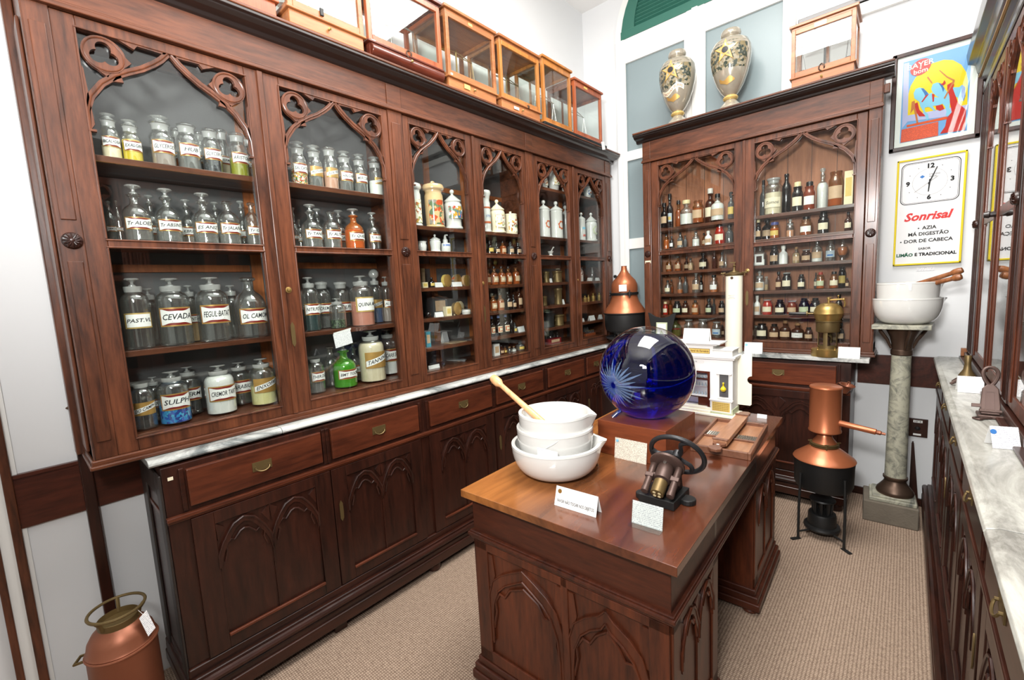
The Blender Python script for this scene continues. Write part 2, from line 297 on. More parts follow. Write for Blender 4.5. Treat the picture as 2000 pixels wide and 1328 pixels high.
# ------------------------------------------------------------------ geometry helpers
OFF = {}
class MB:
    def __init__(s): s.v = []; s.f = []; s.m = []; s.cur = 0
    def add(s, vs, fs):
        b = len(s.v); s.v += [tuple(v) for v in vs]; s.f += [tuple(b+i for i in f) for f in fs]; s.m += [s.cur]*len(fs); return s
    def box(s, x0, x1, y0, y1, z0, z1):
        x0, x1 = min(x0, x1), max(x0, x1); y0, y1 = min(y0, y1), max(y0, y1); z0, z1 = min(z0, z1), max(z0, z1)
        return s.add([(x0, y0, z0), (x1, y0, z0), (x1, y1, z0), (x0, y1, z0), (x0, y0, z1), (x1, y0, z1), (x1, y1, z1), (x0, y1, z1)],
                     [(0, 3, 2, 1), (4, 5, 6, 7), (0, 1, 5, 4), (1, 2, 6, 5), (2, 3, 7, 6), (3, 0, 4, 7)])
    def obox(s, c, ax, ay, az):
        """box about c with half-axis vectors"""
        c, ax, ay, az = map(Vector, (c, ax, ay, az)); vs = []
        for k in (-1, 1):
            for i, j in ((-1, -1), (1, -1), (1, 1), (-1, 1)): vs.append(c+ax*i+ay*j+az*k)
        return s.add(vs, [(0, 3, 2, 1), (4, 5, 6, 7), (0, 1, 5, 4), (1, 2, 6, 5), (2, 3, 7, 6), (3, 0, 4, 7)])
    def lathe(s, prof, n=28, c=(0, 0, 0), axis=(0, 0, 1)):
        a = Vector(axis).normalized(); t = Vector((1, 0, 0)) if abs(a.x) < .9 else Vector((0, 1, 0)); e1 = (t-a*t.dot(a)).normalized(); e2 = a.cross(e1); c = Vector(c)
        vs = []; fs = []
        for r, z in prof:
            for i in range(n):
                th = 2*PI*i/n; vs.append(c+a*z+(e1*math.cos(th)+e2*math.sin(th))*max(r, 1e-5))
        k = len(prof)
        for j in range(k-1):
            for i in range(n):
                i2 = (i+1) % n; fs.append((j*n+i, j*n+i2, (j+1)*n+i2, (j+1)*n+i))
        if prof[0][0] > 1e-4: fs.append(tuple(reversed(range(n))))
        if prof[-1][0] > 1e-4: fs.append(tuple((k-1)*n+i for i in range(n)))
        return s.add(vs, fs)
    def cyl(s, p0, p1, r0, r1=None, n=16):
        p0, p1 = Vector(p0), Vector(p1); L = (p1-p0).length
        return s.lathe([(r0, 0), (r0 if r1 is None else r1, L)], n, p0, p1-p0)
    def tube(s, pts, r, n=8, closed=False):
        pts = [Vector(p) for p in pts]; m = len(pts); vs = []; fs = []; pe = None
        for i, p in enumerate(pts):
            a = pts[(i+1) % m] if (closed or i < m-1) else p; b = pts[(i-1) % m] if (closed or i > 0) else p
            t = (a-b).normalized()
            if pe is None:
                w = Vector((0, 0, 1)) if abs(t.z) < .9 else Vector((1, 0, 0)); e = (w-t*w.dot(t)).normalized()
            else: e = (pe-t*pe.dot(t)).normalized()
            pe = e; f = t.cross(e); rr = r[i] if isinstance(r, (list, tuple)) else r
            for k in range(n):
                th = 2*PI*k/n; vs.append(p+(e*math.cos(th)+f*math.sin(th))*rr)
        for i in range(m if closed else m-1):
            j = (i+1) % m
            for k in range(n): k2 = (k+1) % n; fs.append((i*n+k, i*n+k2, j*n+k2, j*n+k))
        if not closed: fs.append(tuple(reversed(range(n)))); fs.append(tuple((m-1)*n+k for k in range(n)))
        return s.add(vs, fs)
    def sphere(s, c, r, n=20, m=12, sz=1):
        return s.lathe([(r*math.sin(PI*i/m), -r*sz*math.cos(PI*i/m)) for i in range(m+1)], n, c)
    def prism(s, poly, o, u, v, d):
        """extrude 2-D polygon (in axes u,v at o) by vector d"""
        o, u, v, d = map(Vector, (o, u, v, d)); n = len(poly); A = [o+u*a+v*b for a, b in poly]; vs = A+[p+d for p in A]
        return s.add(vs, [tuple(reversed(range(n))), tuple(range(n, 2*n))]+[(i, (i+1) % n, n+(i+1) % n, n+i) for i in range(n)])
    def strip(s, A, B, o, u, v, d, closed=False):
        """solid band between 2-D polylines A and B, extruded by d"""
        o, u, v, d = map(Vector, (o, u, v, d)); n = len(A)
        P = [o+u*a+v*b for a, b in A]; Q = [o+u*a+v*b for a, b in B]; vs = P+Q+[p+d for p in P]+[q+d for q in Q]; fs = []
        for i in range(n if closed else n-1):
            j = (i+1) % n
            fs += [(i, j, n+j, n+i), (2*n+i, 3*n+i, 3*n+j, 2*n+j), (i, 2*n+i, 2*n+j, j), (n+i, n+j, 3*n+j, 3*n+i)]
        if not closed: fs += [(0, n, 3*n, 2*n), (n-1, 3*n-1, 4*n-1, 2*n-1)]
        return s.add(vs, fs)
    def build(s, name, mat, parent=None, smooth=True, bevel=0, kind=None, label=None, seg=2):
        off = OFF.get(parent.name, Vector((0, 0, 0))) if parent else Vector((0, 0, 0))
        me = bpy.data.meshes.new(name); me.from_pydata([Vector(v)-off for v in s.v], [], s.f)
        mats = mat if isinstance(mat, (list, tuple)) else [mat]
        for k in mats: me.materials.append(MAT[k])
        if len(mats) > 1:
            for p, i in zip(me.polygons, s.m): p.material_index = i
        import bmesh
        bm = bmesh.new(); bm.from_mesh(me); bmesh.ops.recalc_face_normals(bm, faces=bm.faces); bm.to_mesh(me); bm.free()
        if smooth:
            me.shade_smooth()
            try: me.set_sharp_from_angle(angle=math.radians(38))
            except Exception: pass
        o = bpy.data.objects.new(name, me); col.objects.link(o)
        if bevel:
            b = o.modifiers.new('bevel', 'BEVEL'); b.width = bevel; b.segments = seg; b.limit_method = 'ANGLE'; b.angle_limit = math.radians(40)
        if parent: o.parent = parent; OFF[o.name] = off
        if kind: o['kind'] = kind
        if label: o['label'] = label
        return o
def thing(name, label, cat, loc=(0, 0, 0), rz=0, group=None, world=True):
    """Empty at a thing's base. world=True: parts are given in world coordinates"""
    o = bpy.data.objects.new(name, None); col.objects.link(o); o.location = loc; o.rotation_euler = (0, 0, rz)
    o.empty_display_size = .05; o['label'] = label; o['category'] = cat
    if group: o['group'] = group
    OFF[o.name] = Vector(loc) if world else Vector((0, 0, 0))
    return o
def tag(o, label, cat, group=None):
    o['label'] = label; o['category'] = cat
    if group: o['group'] = group
    return o
def struct(name, mb, mat, bevel=0, smooth=False): return mb.build(name, mat, None, smooth, bevel, kind='structure')
TC = {}
def glyphs(txt, size=1, align='CENTER', shear=0, bold=0):
    key = (txt, align, shear, bold)
    if key not in TC:
        cu = bpy.data.curves.new('t', 'FONT'); cu.body = txt; cu.align_x = align; cu.align_y = 'CENTER'; cu.shear = shear; cu.offset = bold; cu.resolution_u = 2
        ob = bpy.data.objects.new('t', cu); col.objects.link(ob); dg = bpy.context.evaluated_depsgraph_get(); dg.update()
        me = ob.evaluated_get(dg).to_mesh(); TC[key] = ([(v.co.x, v.co.y) for v in me.vertices], [tuple(p.vertices) for p in me.polygons])
        ob.evaluated_get(dg).to_mesh_clear(); bpy.data.objects.remove(ob); bpy.data.curves.remove(cu)
    v, f = TC[key]; return [(a*size, b*size) for a, b in v], f
def width(txt, **k):
    v, _ = glyphs(txt, 1, **k); return (max(a for a, b in v)-min(a for a, b in v)) if v else 1
def text(mb, txt, size, o, u, v, fit=None, **k):
    vs, fs = glyphs(txt, size, **k)
    if fit and vs:
        w = max(a for a, b in vs)-min(a for a, b in vs); q = min(1, fit/w) if w else 1; vs = [(a*q, b) for a, b in vs]
    o, u, v = map(Vector, (o, u, v)); return mb.add([o+u*a+v*b for a, b in vs], fs)
def arc(cx, cy, r, a0, a1, n=16): return [(cx+r*math.cos(a0+(a1-a0)*i/n), cy+r*math.sin(a0+(a1-a0)*i/n)) for i in range(n+1)]

# ------------------------------------------------------------------ room
struct('floor', MB().box(-.3, 2.66, -2.6, 3.7, -.05, 0), 'carpet')
struct('ceiling', MB().box(-.36, 2.72, -2.6, 3.76, 4.0, 4.05), 'ceiling_white')
struct('wall_left', MB().box(-.36, -.30, -2.6, 3.76, -.05, 4.0), 'wall_white')
struct('wall_back', MB().box(-.30, 2.66, 3.70, 3.76, -.05, 4.0), 'wall_white')
struct('wall_right', MB().box(2.66, 2.72, -2.6, 3.76, -.05, 4.0), 'wall_white')
struct('wall_rear', MB().box(-.36, 2.72, -2.66, -2.6, -.05, 4.0), 'wall_white')
struct('trim_1', MB().box(-.298, -.285, -.14, 3.69, .79, .972).box(-.298, -.278, -.14, 3.69, .972, .985), 'trim_wood')
struct('trim_2', MB().box(1.785, 2.655, 3.685, 3.698, .79, .972).box(1.785, 2.655, 3.678, 3.698, .972, .985), 'trim_wood')
struct('trim_3', MB().box(-.299, -.27, -.165, -.14, 0, 3.9).box(-.299, -.272, -.215, -.195, 0, 3.9), 'wood_v', .003)
struct('trim_4', MB().box(-.299, -.284, -.195, -.165, 0, 3.9).box(-.299, -.29, -.14, -.128, 0, 3.9), 'trim_white')
struct('trim_5', MB().box(1.4, 2.655, 3.655, 3.698, 3.205, 3.235), 'black_cornice', .003)
struct('trim_6', MB().box(1.7, 2.655, 3.665, 3.698, 3.13, 3.20).box(1.7, 2.655, 3.60, 3.698, 3.24, 3.33), 'trim_white', .003)
struct('baseboard_back', MB().box(1.74, 2.2, 3.685, 3.699, 0, .05), 'wood_dark_x')
# tall window with grey panes and a green louvred shutter in its arched head
wf = MB()
for a, b in ((.05, .125), (.655, .79), (1.325, 1.385)): wf.box(a, b, 3.655, 3.699, 1.0, 3.60)
for z0, z1 in ((1.0, 1.06), (1.84, 1.93), (2.60, 2.68), (3.405, 3.60)): wf.box(.05, 1.385, 3.66, 3.699, z0, z1)
wf.box(.70, .745, 3.64, 3.66, 1.0, 3.6).box(.10, .14, 3.648, 3.665, 1.0, 3.42).box(1.31, 1.34, 3.648, 3.665, 1.0, 3.42).box(.64, .665, 3.648, 3.665, 1.0, 3.42).box(.78, .80, 3.648, 3.665, 1.0, 3.42)
win = wf.build('window_1', 'trim_white', None, False, .003, kind='structure')
MB().box(.125, .655, 3.68, 3.695, 1.06, 3.41).box(.79, 1.325, 3.68, 3.695, 1.06, 3.41).build('window_pane', 'window_grey', win, False)
gs = MB(); ap = arc(.72, 3.60, .62, PI, 0, 24); ip = arc(.72, 3.66, .50, PI, 0, 24)
gs.strip(ap, [(a, max(b, 3.66)) for a, b in ip], (0, 3.66, 0), (1, 0, 0), (0, 0, 1), (0, .03, 0)); gs.box(.10, 1.34, 3.655, 3.69, 3.60, 3.665)
sh = gs.build('window_shutter', 'shutter_green', win, False, .002)
sl = MB()
for i in range(9):
    z = 3.69+i*.028; w = math.sqrt(max(.01, .5**2-(z-3.66)**2)); sl.obox((.72, 3.68, z), (w, 0, 0), (0, .012, -.008), (0, .001, .003))
sl.build('louvre', 'shutter_green', sh, False)
struct('window_2', MB().strip(arc(.72, 3.60, .68, PI, 0, 24), ap, (0, 3.67, 0), (1, 0, 0), (0, 0, 1), (0, .03, 0)), 'trim_white')

# ------------------------------------------------------------------ gothic display cabinets
OG = [(0, 0), (.004, .06), (.02, .105), (.05, .15), (.085, .182), (.12, .205), (.16, .228), (.195, .255), (.22, .278), (.242, .306)]
def tracery(mb, o, u, n, a, zt, zs=2.124, t=.014):
    """pointed arch tracery in one glazed opening: o = left lower corner of the opening plane, width 2a, along u; n = outward normal"""
    o = Vector(o); u = Vector(u); n = Vector(n); z = Vector((0, 0, 1)); top = zt-zs; k = a/.242
    for s in (1, -1):
        oo = o if s == 1 else o+u*(2*a); uu = u*s; base = oo+z*(zs-o.z)
        inn = [(p[0]*k+.002, p[1]*top/.312) for p in OG]; w = .020*min(1, k*1.05); out = []
        for i, p in enumerate(inn):
            q = inn[min(i+1, len(inn)-1)]; r = inn[max(i-1, 0)]; dx, dy = q[0]-r[0], q[1]-r[1]; L = math.hypot(dx, dy)
            out.append((max(p[0]-dy/L*w, -.004), min(p[1]+dx/L*w, top+.004)))
        mb.strip(inn, out, base, uu, z, n*t)
        # thin raised roll along the arch
        mb.tube([base+uu*(.5*(p[0]+q[0]))+z*(.5*(p[1]+q[1]))+n*t for p, q in zip(inn, out)], .0035, 6)
        R = .056*min(1, .45+.55*k); cx, cy = R+.004, top-R-.006; M = 36
        if k < .95: cx, cy = R+.002, top-R-.004
        A = [(cx+R*math.cos(2*PI*i/M), cy+R*math.sin(2*PI*i/M)) for i in range(M)]; B = []
        for i in range(M):
            th = 2*PI*i/M; ph = min(abs((th-PI/2-q*2*PI/3+PI) % (2*PI)-PI) for q in range(3)); d = R*.34; rr = R*.36
            B.append((cx+(d*math.cos(ph)+math.sqrt(max(rr*rr-(d*math.sin(ph))**2, 0)))*math.cos(th), cy+(d*math.cos(ph)+math.sqrt(max(rr*rr-(d*math.sin(ph))**2, 0)))*math.sin(th)))
        mb.strip(A, B, base, uu, z, n*(t+.002), True)
        mb.tube([base+uu*(cx+R*.9*math.cos(2*PI*i/24))+z*(cy+R*.9*math.sin(2*PI*i/24))+n*(t+.002) for i in range(24)], .003, 6, True)
        # cusps and the little frames of the spandrel
        e = [(2*R+.004, top), (2*R+.05*k, top-.016), (2*R+.055*k, top-.016), (2*a*.46, top)]
        mb.prism([(0, 0.0), (.012, .02), (.004, top-2*R-.01), (0, top-2*R)], base, uu, z, n*t)
        mb.prism([(2*R-.01, top), (2*R+.03*k, top-.018), (2*R+.04*k, top-.004), (a*.93, top-.006), (a, top)], base, uu, z, n*t)
        mb.prism([(cx+R*.75, cy-R*.6), (cx+R*1.25, cy-R*.1), (cx+R*.95, cy+R*.2)], base, uu, z, n*t)
        mb.prism([(cx-R*.6, cy-R*.75), (cx+R*.05, cy-R*1.25), (cx+R*.2, cy-R*.9)], base, uu, z, n*t)
        mb.prism([(a*.30, top*.55), (a*.42, top*.56), (a*.39, top*.66)], base, uu, z, n*t)
        mb.box(*sorted(((base+uu*-.006).x, (base+uu*.014+n*(t+.004)).x)), *sorted(((base+uu*-.006).y, (base+uu*.014+n*(t+.004)).y)), base.z-.004, base.z+.003)
def rosette(c, n, r, parent):
    m = MB(); m.lathe([(r, 0), (r, .006), (r*.85, .012), (r*.3, .016), (r*.2, .02), (0, .021)], 24, c, n)
    a = Vector(n); e1 = Vector((0, 0, 1)); e2 = a.cross(e1)
    for i in range(12):
        th = PI*2*i/12; d = e1*math.cos(th)+e2*math.sin(th); m.tube([Vector(c)+d*r*.25+a*.016, Vector(c)+d*r*.6+a*.0165, Vector(c)+d*r*.88+a*.011], r*.1, 6)
    return m.build('rosette', 'wood_dark_v', parent)
class Fr:
    """axes of a cabinet front: s runs along the front, d goes outward, z up"""
    def __init__(s, o, u, n): s.o, s.u, s.n = Vector(o), Vector(u), Vector(n)
    def P(s, a, d, z): return s.o+s.u*a+s.n*d+Vector((0, 0, z))
    def box(s, mb, a0, a1, d0, d1, z0, z1):
        p, q = s.P(a0, d0, z0), s.P(a1, d1, z1); mb.box(p.x, q.x, p.y, q.y, p.z, q.z); return mb
def glazed_door(F, T, a0, a1, o0, o1, wv, wh, knob=None, zs=2.124, hinge=1):
    m = MB(); Z = (1.040, 1.088, 1.745, 1.775, 2.436, 2.474)
    F.box(m, a0, o0, -.028, 0, Z[0], Z[5]); F.box(m, o1, a1, -.028, 0, Z[0], Z[5])
    F.box(m, o0, o1, -.028, 0, Z[0], Z[1]); F.box(m, o0, o1, -.028, 0, Z[2], Z[3]); F.box(m, o0, o1, -.028, 0, Z[4], Z[5])
    d = m.build('door', wv, T, False, .003)
    b = MB()
    for z0, z1 in ((Z[1], Z[2]), (Z[3], Z[4])):
        F.box(b, o0-.006, o0, -.004, .005, z0, z1); F.box(b, o1, o1+.006, -.004, .005, z0, z1); F.box(b, o0-.006, o1+.006, -.004, .005, z1, z1+.006); F.box(b, o0-.006, o1+.006, -.004, .005, z0-.006, z0)
    b.build('bead', wv, d, False, .002)
    g = MB(); F.box(g, o0, o1, -.020, -.017, Z[1], Z[2]); g.build('glass_pane', 'pane', d, False)
    g = MB(); F.box(g, o0, o1, -.020, -.017, Z[3], Z[4]); g.build('glass_pane', 'pane', d, False)
    t = MB(); p = F.P(o0, -.012, 1.775); a = (o1-o0)/2
    tracery(t, p, F.u, F.n, a, 2.436, zs); t.build('arch_tracery', wv, d, True)
    if knob is not None:
        k = MB(); k.lathe([(.013, 0), (.013, .003), (.009, .004), (.006, .010), (0, .011)], 16, F.P(knob, 0, 1.585), F.n); k.build('keyhole_rose', 'brass', d)
        k = MB()
        k.prism([(-.008, -.04), (0, -.055), (.008, -.04), (.009, 0), (.008, .04), (0, .055), (-.008, .04), (-.009, 0)], F.P(knob, .0005, 1.39), F.u, (0, 0, 1), F.n*.003); k.build('escutcheon', 'brass_old', d)
    return d
def upper_cabinet(F, T, span, doors, pil, depth, shelves, top=2.662, fz=2.478, panel='inner_grey', cx=.076, divs=(), wv='wood_v', wh='wood_y', sv='wood_v'):
    a0, a1 = span
    m = MB(); F.box(m, a0, a0+.018, -depth, -.0, 1.035, fz); F.box(m, a1-.018, a1, -depth, -.0, 1.035, fz)
    F.box(m, a0, a1, -depth, 0, fz, top-.02); F.box(m, a0, a1, -depth, -.03, 1.035, 1.09)
    for q in divs: F.box(m, q-.012, q+.012, -depth+.01, -.03, 1.05, fz)
    m.build('case', wh, T, False, .002)
    m = MB(); F.box(m, a0+.018, a1-.018, -depth+.004, -depth+.012, 1.05, fz); m.build('back_panel', panel, T, False)
    for (s0, s1, z) in shelves:
        m = MB(); F.box(m, s0, s1, -depth+.014, -.045, z-.022, z); m.build('shelf', wh, T, False, .002)
    # frieze blocks, moulding, cornice, plinth moulding
    m = MB(); F.box(m, a0-.004, a1+.004, 0, .018, fz, fz+.014); F.box(m, a0-.002, a1+.002, 0, .011, fz+.014, fz+.024)
    for p0, p1 in pil: F.box(m, p0, p1, 0, .006, fz+.024, top-.056)
    m.build('frieze_moulding', wh, T, False, .003)
    prof = [(0, top-.055), (.010, top-.050), (.015, top-.038), (.6*cx, top-.030), (.8*cx, top-.020), (.82*cx, top-.014), (cx, top-.012), (cx, top), (-.02, top), (-.02, top-.055)]
    m = MB(); p = F.P(a0-.045, 0, 0); m.prism(prof, p, F.n, (0, 0, 1), F.u*(a1-a0+.09)); m.build('cornice', 'black_cornice', T, False, .002)
    m = MB(); F.box(m, a0-.045, a1+.045, -depth, cx+.004, top, top+.012); m.build('cornice_top', wh, T, False, .003)
    m = MB(); F.box(m, a0-.008, a1+.008, -depth, .010, 1.022, 1.040); F.box(m, a0-.014, a1+.014, -depth, .020, 1.010, 1.024); m.build('plinth_moulding', wh, T, False, .004)
    for p0, p1 in pil:
        m = MB(); F.box(m, p0, p1, -.03, .003, 1.04, fz); q = (p0+p1)/2; w = (p1-p0)/2
        for z0, z1 in ((1.10, 1.70), (1.83, 2.42)): F.box(m, q-w*.62, q+w*.62, .003, .008, z0, z1)
        ob = m.build('pilaster', wv, T, False, .004)
        rosette(F.P(q, .004, 1.765), F.n, .026, ob)
    for d in doors: glazed_door(F, T, *d[:4], wv, wh, d[4])

FL = Fr((0, 0, 0), (0, 1, 0), (1, 0, 0))
long_case = thing('display_cabinet', 'long mahogany glazed wall cabinet with six gothic arched doors of apothecary jars', 'cabinet', (-.14, 1.82, 1.011))
zs12 = [(.07, 1.343, z) for z in (2.06, 1.39)]; zs34 = [(1.367, 2.438, z) for z in (1.92, 1.572, 1.395, 1.225)]; zs56 = [(2.462, 3.58, z) for z in (2.285, 1.92, 1.574, 1.395, 1.225)]
upper_cabinet(FL, long_case, (.05, 3.60),
    [(.112, .7075, .169, .653, None), (.7115, 1.310, .784, 1.2715, .735), (1.402, 1.9035, 1.441, 1.840, None), (1.9065, 2.408, 1.970, 2.363, 1.925), (2.492, 2.9935, 2.537, 2.928, None), (2.9965, 3.498, 3.062, 3.454, 3.012)],
    [(.052, .112), (1.313, 1.399), (2.411, 2.489), (3.501, 3.585)], .285, zs12+zs34+zs56+[(.07, 1.343, 1.78), (1.367, 2.438, 1.78), (2.462, 3.58, 1.78)], divs=(1.355, 2.45))
for a in (.7095, 1.905, 2.995): MB().box(.001, .010, a-.011, a+.011, 1.042, 2.472).build('astragal', 'wood_v', long_case, False, .003)
for y in (.71, 1.75, 2.06, 2.8, 3.2): MB().box(-.273, -.264, y-.022, y+.022, 1.06, 2.47).build('back_batten', 'batten', long_case, False)
for z in (1.71, 2.20): MB().box(-.273, -.2655, .75, 3.57, z-.015, z+.015).build('cross_batten', 'batten', long_case, False)
MB().box(-.273, -.262, .07, .68, 1.68, 1.71).build('cross_batten', 'batten', long_case, False)
MB().box(-.285, -.22, .022, .049, 1.02, 2.66).build('side_moulding', 'wood_v', long_case, False, .004); MB().box(-.20, -.06, .040, .049, 1.06, 2.45).build('side_panel', 'wood_v', long_case, False, .004)

FB = Fr((0, 3.405, 0), (1, 0, 0), (0, -1, 0))
back_case = thing('display_cabinet', 'smaller glazed gothic cabinet on the window wall, crammed with small medicine bottles', 'cabinet', (1.13, 3.54, 1.011))
upper_cabinet(FB, back_case, (.395, 1.872),
    [(.465, 1.1365, .525, 1.076, None), (1.1395, 1.805, 1.204, 1.754, 1.165)],
    [(.400, .462), (1.808, 1.868)], .232, [(.413, 1.854, z) for z in (1.958, 1.795, 1.614, 1.436, 1.265)], top=2.69, fz=2.478, panel='back_planks', cx=.076, wh='wood_x')
MB().box(1.129, 1.147, 3.395, 3.404, 1.042, 2.472).build('astragal', 'wood_v', back_case, False, .003)
for i in range(10): MB().box(.52+i*.14, .5225+i*.14, 3.6225, 3.6245, 1.06, 2.46).build('plank_gap', 'wood_dark_v', back_case, False)
MB().box(1.8725, 1.90, 3.40, 3.43, 2.55, 2.60).build('side_bracket', 'wood_v', back_case, False, .004)

# ------------------------------------------------------------------ base cabinets
def gothic_panel(F, T, a0, a1, z0, z1, name='door_panel', mat='wood_dark_v', d=0, arches=2):
    """recessed panel with a row of carved cusped arches along its head"""
    m = MB(); w = (a1-a0)/arches; H = min(.17, w*.75)
    for i in range(arches):
        for s in (1, -1):
            o = F.P(a0+w*i if s == 1 else a0+w*(i+1), d, z1-H); uu = F.u*s
            P = [(.004, -.05), (.012, .0), (.03, H*.3), (.055*w/.2, H*.55), (.075*w/.2, H*.72), (w*.5, H*.80)]
            P = [(min(x, w*.5), y) for x, y in P]; Q = [(max(x-.012, 0), y+.016) for x, y in P]; Q[-1] = (w*.5, H*.80+.02)
            m.strip(P, Q, o, uu, (0, 0, 1), F.n*.010)
            m.tube([o+uu*x+Vector((0, 0, y))+F.n*.010 for x, y in Q], .0042, 6)
            P2 = [(w*.10, -.02), (w*.16, H*.16), (w*.13, H*.30), (w*.24, H*.44), (w*.30, H*.38), (w*.42, H*.56), (w*.5, H*.60)]
            m.tube([o+uu*x+Vector((0, 0, y))+F.n*.006 for x, y in P2], .004, 6)
            m.prism([(w*.02, H*.5), (w*.16, H*.82), (w*.03, H*.97), (0, H)], o, uu, (0, 0, 1), F.n*.007)
        if i: F.box(m, a0+w*i-.004, a0+w*i+.004, d, d+.006, z0, z1-H)
    return m.build(name, mat, T, True)
def bail(F, T, a, z, d, mat='brass_old'):
    m = MB(); F.box(m, a-.036, a+.036, d, d+.003, z-.018, z+.018)
    pts = [F.P(a+.026*math.cos(t), d+.008+.006*math.sin(t), z-.004-.016*math.sin(t)) for t in [PI*i/10 for i in range(11)]]
    m.tube(pts, .0028, 6); m.cyl(F.P(a-.026, d, z-.002), F.P(a-.026, d+.009, z-.002), .004, n=8); m.cyl(F.P(a+.026, d, z-.002), F.P(a+.026, d+.009, z-.002), .004, n=8)
    return m.build('handle', mat, T)
def base_cabinet(F, T, a0, a1, units, depth, front, wd='wood_dark_v', wh='wood_dark_y', dr='wood_red_y', feet=(), ztop=.975):
    """units: (drawer0, drawer1, door0, door1)"""
    m = MB(); F.box(m, a0, a1, -depth, front, .20, ztop); m.build('carcass', wd, T, False, .003)
    m = MB(); F.box(m, a0-.004, a1, -depth, front+.018, .776, .792); F.box(m, a0-.002, a1, -depth, front+.010, .766, .777); m.build('ledge_moulding', dr, T, False, .003)
    m = MB()
    F.box(m, a0-.004, a1, -depth, front+.012, .165, .20); F.box(m, a0-.008, a1, -depth, front+.030, .125, .167); F.box(m, a0-.012, a1, -depth, front+.045, .10, .127); F.box(m, a0-.016, a1, -depth, front+.055, .05, .102)
    m.tube([F.P(a0-.01, front+.040, .145), F.P(a1, front+.040, .145)], .016, 10)
    m.build('base_moulding', wh, T, False, .006, seg=3)
    for f in feet:
        m = MB(); m.lathe([(.026, 0), (.036, .006), (.040, .02), (.034, .04), (.03, .05)], 16, F.P(f, front+.005, 0)); m.build('foot', wd, T)
    for k, (d0, d1, e0, e1) in enumerate(units):
        m = MB(); F.box(m, d0, d1, front-.002, front+.016, .812, .952); d = m.build('drawer', dr, T, False, .004); bail(F, d, (d0+d1)/2, .886, front+.016)
        for q in (d0-.022, d1+.006): m = MB(); F.box(m, q, q+.016, front, front+.010, .80, .960); m.build('divider', wh, T, False, .003)
        m = MB(); o0, o1 = e0+.07, e1-.07
        F.box(m, e0, o0, front, front+.014, .205, .765); F.box(m, o1, e1, front, front+.014, .205, .765); F.box(m, o0, o1, front, front+.014, .205, .255); F.box(m, o0, o1, front, front+.014, .715, .765)
        F.box(m, o0, o1, front+.0005, front+.004, .255, .715)
        d = m.build('door', wd, T, False, .004); gothic_panel(F, d, o0, o1, .255, .715, 'carved_arch', wd, front+.004)
        m = MB(); F.box(m, o0, o1, front+.006, front+.019, .252, .264); m.build('panel_sill', dr, d, False, .003)
        if k % 2 == 1:
            m = MB(); m.prism([(-.008, -.035), (0, -.05), (.008, -.035), (.009, 0), (.008, .035), (0, .05), (-.008, .035)], F.P(e0+.03, front+.0145, .56), F.u, (0, 0, 1), F.n*.003); m.build('escutcheon', 'brass_old', d)
long_base = thing('base_cabinet', 'long dark base cabinet with carved doors under the marble counter, left wall', 'cabinet', (-.1, 1.9, 0))
U = [(.275, .770, .27, .795), (.815, 1.298, .80, 1.30), (1.375, 1.860, 1.36, 1.87), (1.905, 2.390, 1.885, 2.40), (2.455, 2.935, 2.44, 2.95), (2.98, 3.25, 2.96, 3.27)]
base_cabinet(FL, long_base, .205, 3.69, U, .29, .075, feet=(.30, 1.33, 2.4, 3.2))
MB().box(-.27, .08, .192, .2045, .06, .16).build('end_skirting', 'wood_dark_v', long_base, False, .004); MB().box(.05, .10, .74, .80, 0, .05).build('foot', 'wood_dark_v', long_base, False, .004)
m = MB().box(-.29, -.20, .196, .2045, .16, .95).box(.01, .075, .196, .2045, .16, .95).box(-.20, .01, .196, .2045, .86, .95); m.build('end_frame', 'wood_side', long_base, False, .004)
MB().box(.0755, .0765, .222, .238, .925, .937).build('inventory_tag', 'label_cream', long_base, False)

back_base = thing('base_cabinet', 'short dark base cabinet under the window wall marble top, behind the copper still', 'cabinet', (1.1, 3.5, 0))
base_cabinet(FB, back_base, .335, 1.775, [(.42, .985, .40, 1.0), (1.06, 1.70, 1.05, 1.715)], .29, .055, wh='wood_dark_x', dr='wood_red_x', feet=(.8, 1.72))

def slab(F, T_label, a0, a1, depth, front, z0, z1, mat, joints, loc, nm='marble_worktop'):
    m = MB(); js = [a0]+list(joints)+[a1]
    for p, q in zip(js, js[1:]):
        c = .0012
        prof = [(-depth, z0), (front-.006, z0), (front, z0+.007), (front-.002, z0+.014), (front-.012, z1-.002), (front-.018, z1), (-depth, z1)]
        m.prism(prof, F.P(p+c, 0, 0), F.n, (0, 0, 1), F.u*(q-p-2*c))
    o = m.build(nm, mat, None, False, .0015); return o
tag(slab(FL, '', .175, 3.690, .285, .075+.0, .985, 1.009, 'marble', (.62, 1.15, 1.72, 2.95), 0), 'narrow grey white marble counter running along the left wall', 'worktop')
m = MB(); m.box(.0765, 1.862, 3.300, 3.690, .985, 1.009); tag(m.build('marble_worktop', 'marble', None, False, .003), 'short white marble top under the brass boiler and the bottle cabinet', 'worktop')

# right counter, its hutch
FR = Fr((2.16, 0, 0), (0, 1, 0), (-1, 0, 0))
right_base = thing('base_cabinet', 'dark base cabinet with brass bail handles along the right wall', 'cabinet', (2.4, 1.6, 0))
UR = [(3.12, 3.60, 3.10, 3.62), (2.58, 3.05, 2.56, 3.07), (2.00, 2.50, 1.98, 2.52), (1.44, 1.93, 1.42, 1.95), (.88, 1.36, .86, 1.38), (.30, .80, .28, .82), (-.28, .22, -.30, .24)]
base_cabinet(FR, right_base, -.6, 3.675, UR, .49, -.03, dr='wood_dark_y', ztop=.9615)
m = MB()
for p, q in ((-.62, 1.235), (1.24, 3.697)):
    m.prism([(2.178, .962), (2.160, .966), (2.153, .975), (2.157, .984), (2.170, .988), (2.176, .991), (2.655, .991), (2.655, .962)], (0, p, 0), (1, 0, 0), (0, 0, 1), (0, q-p, 0))
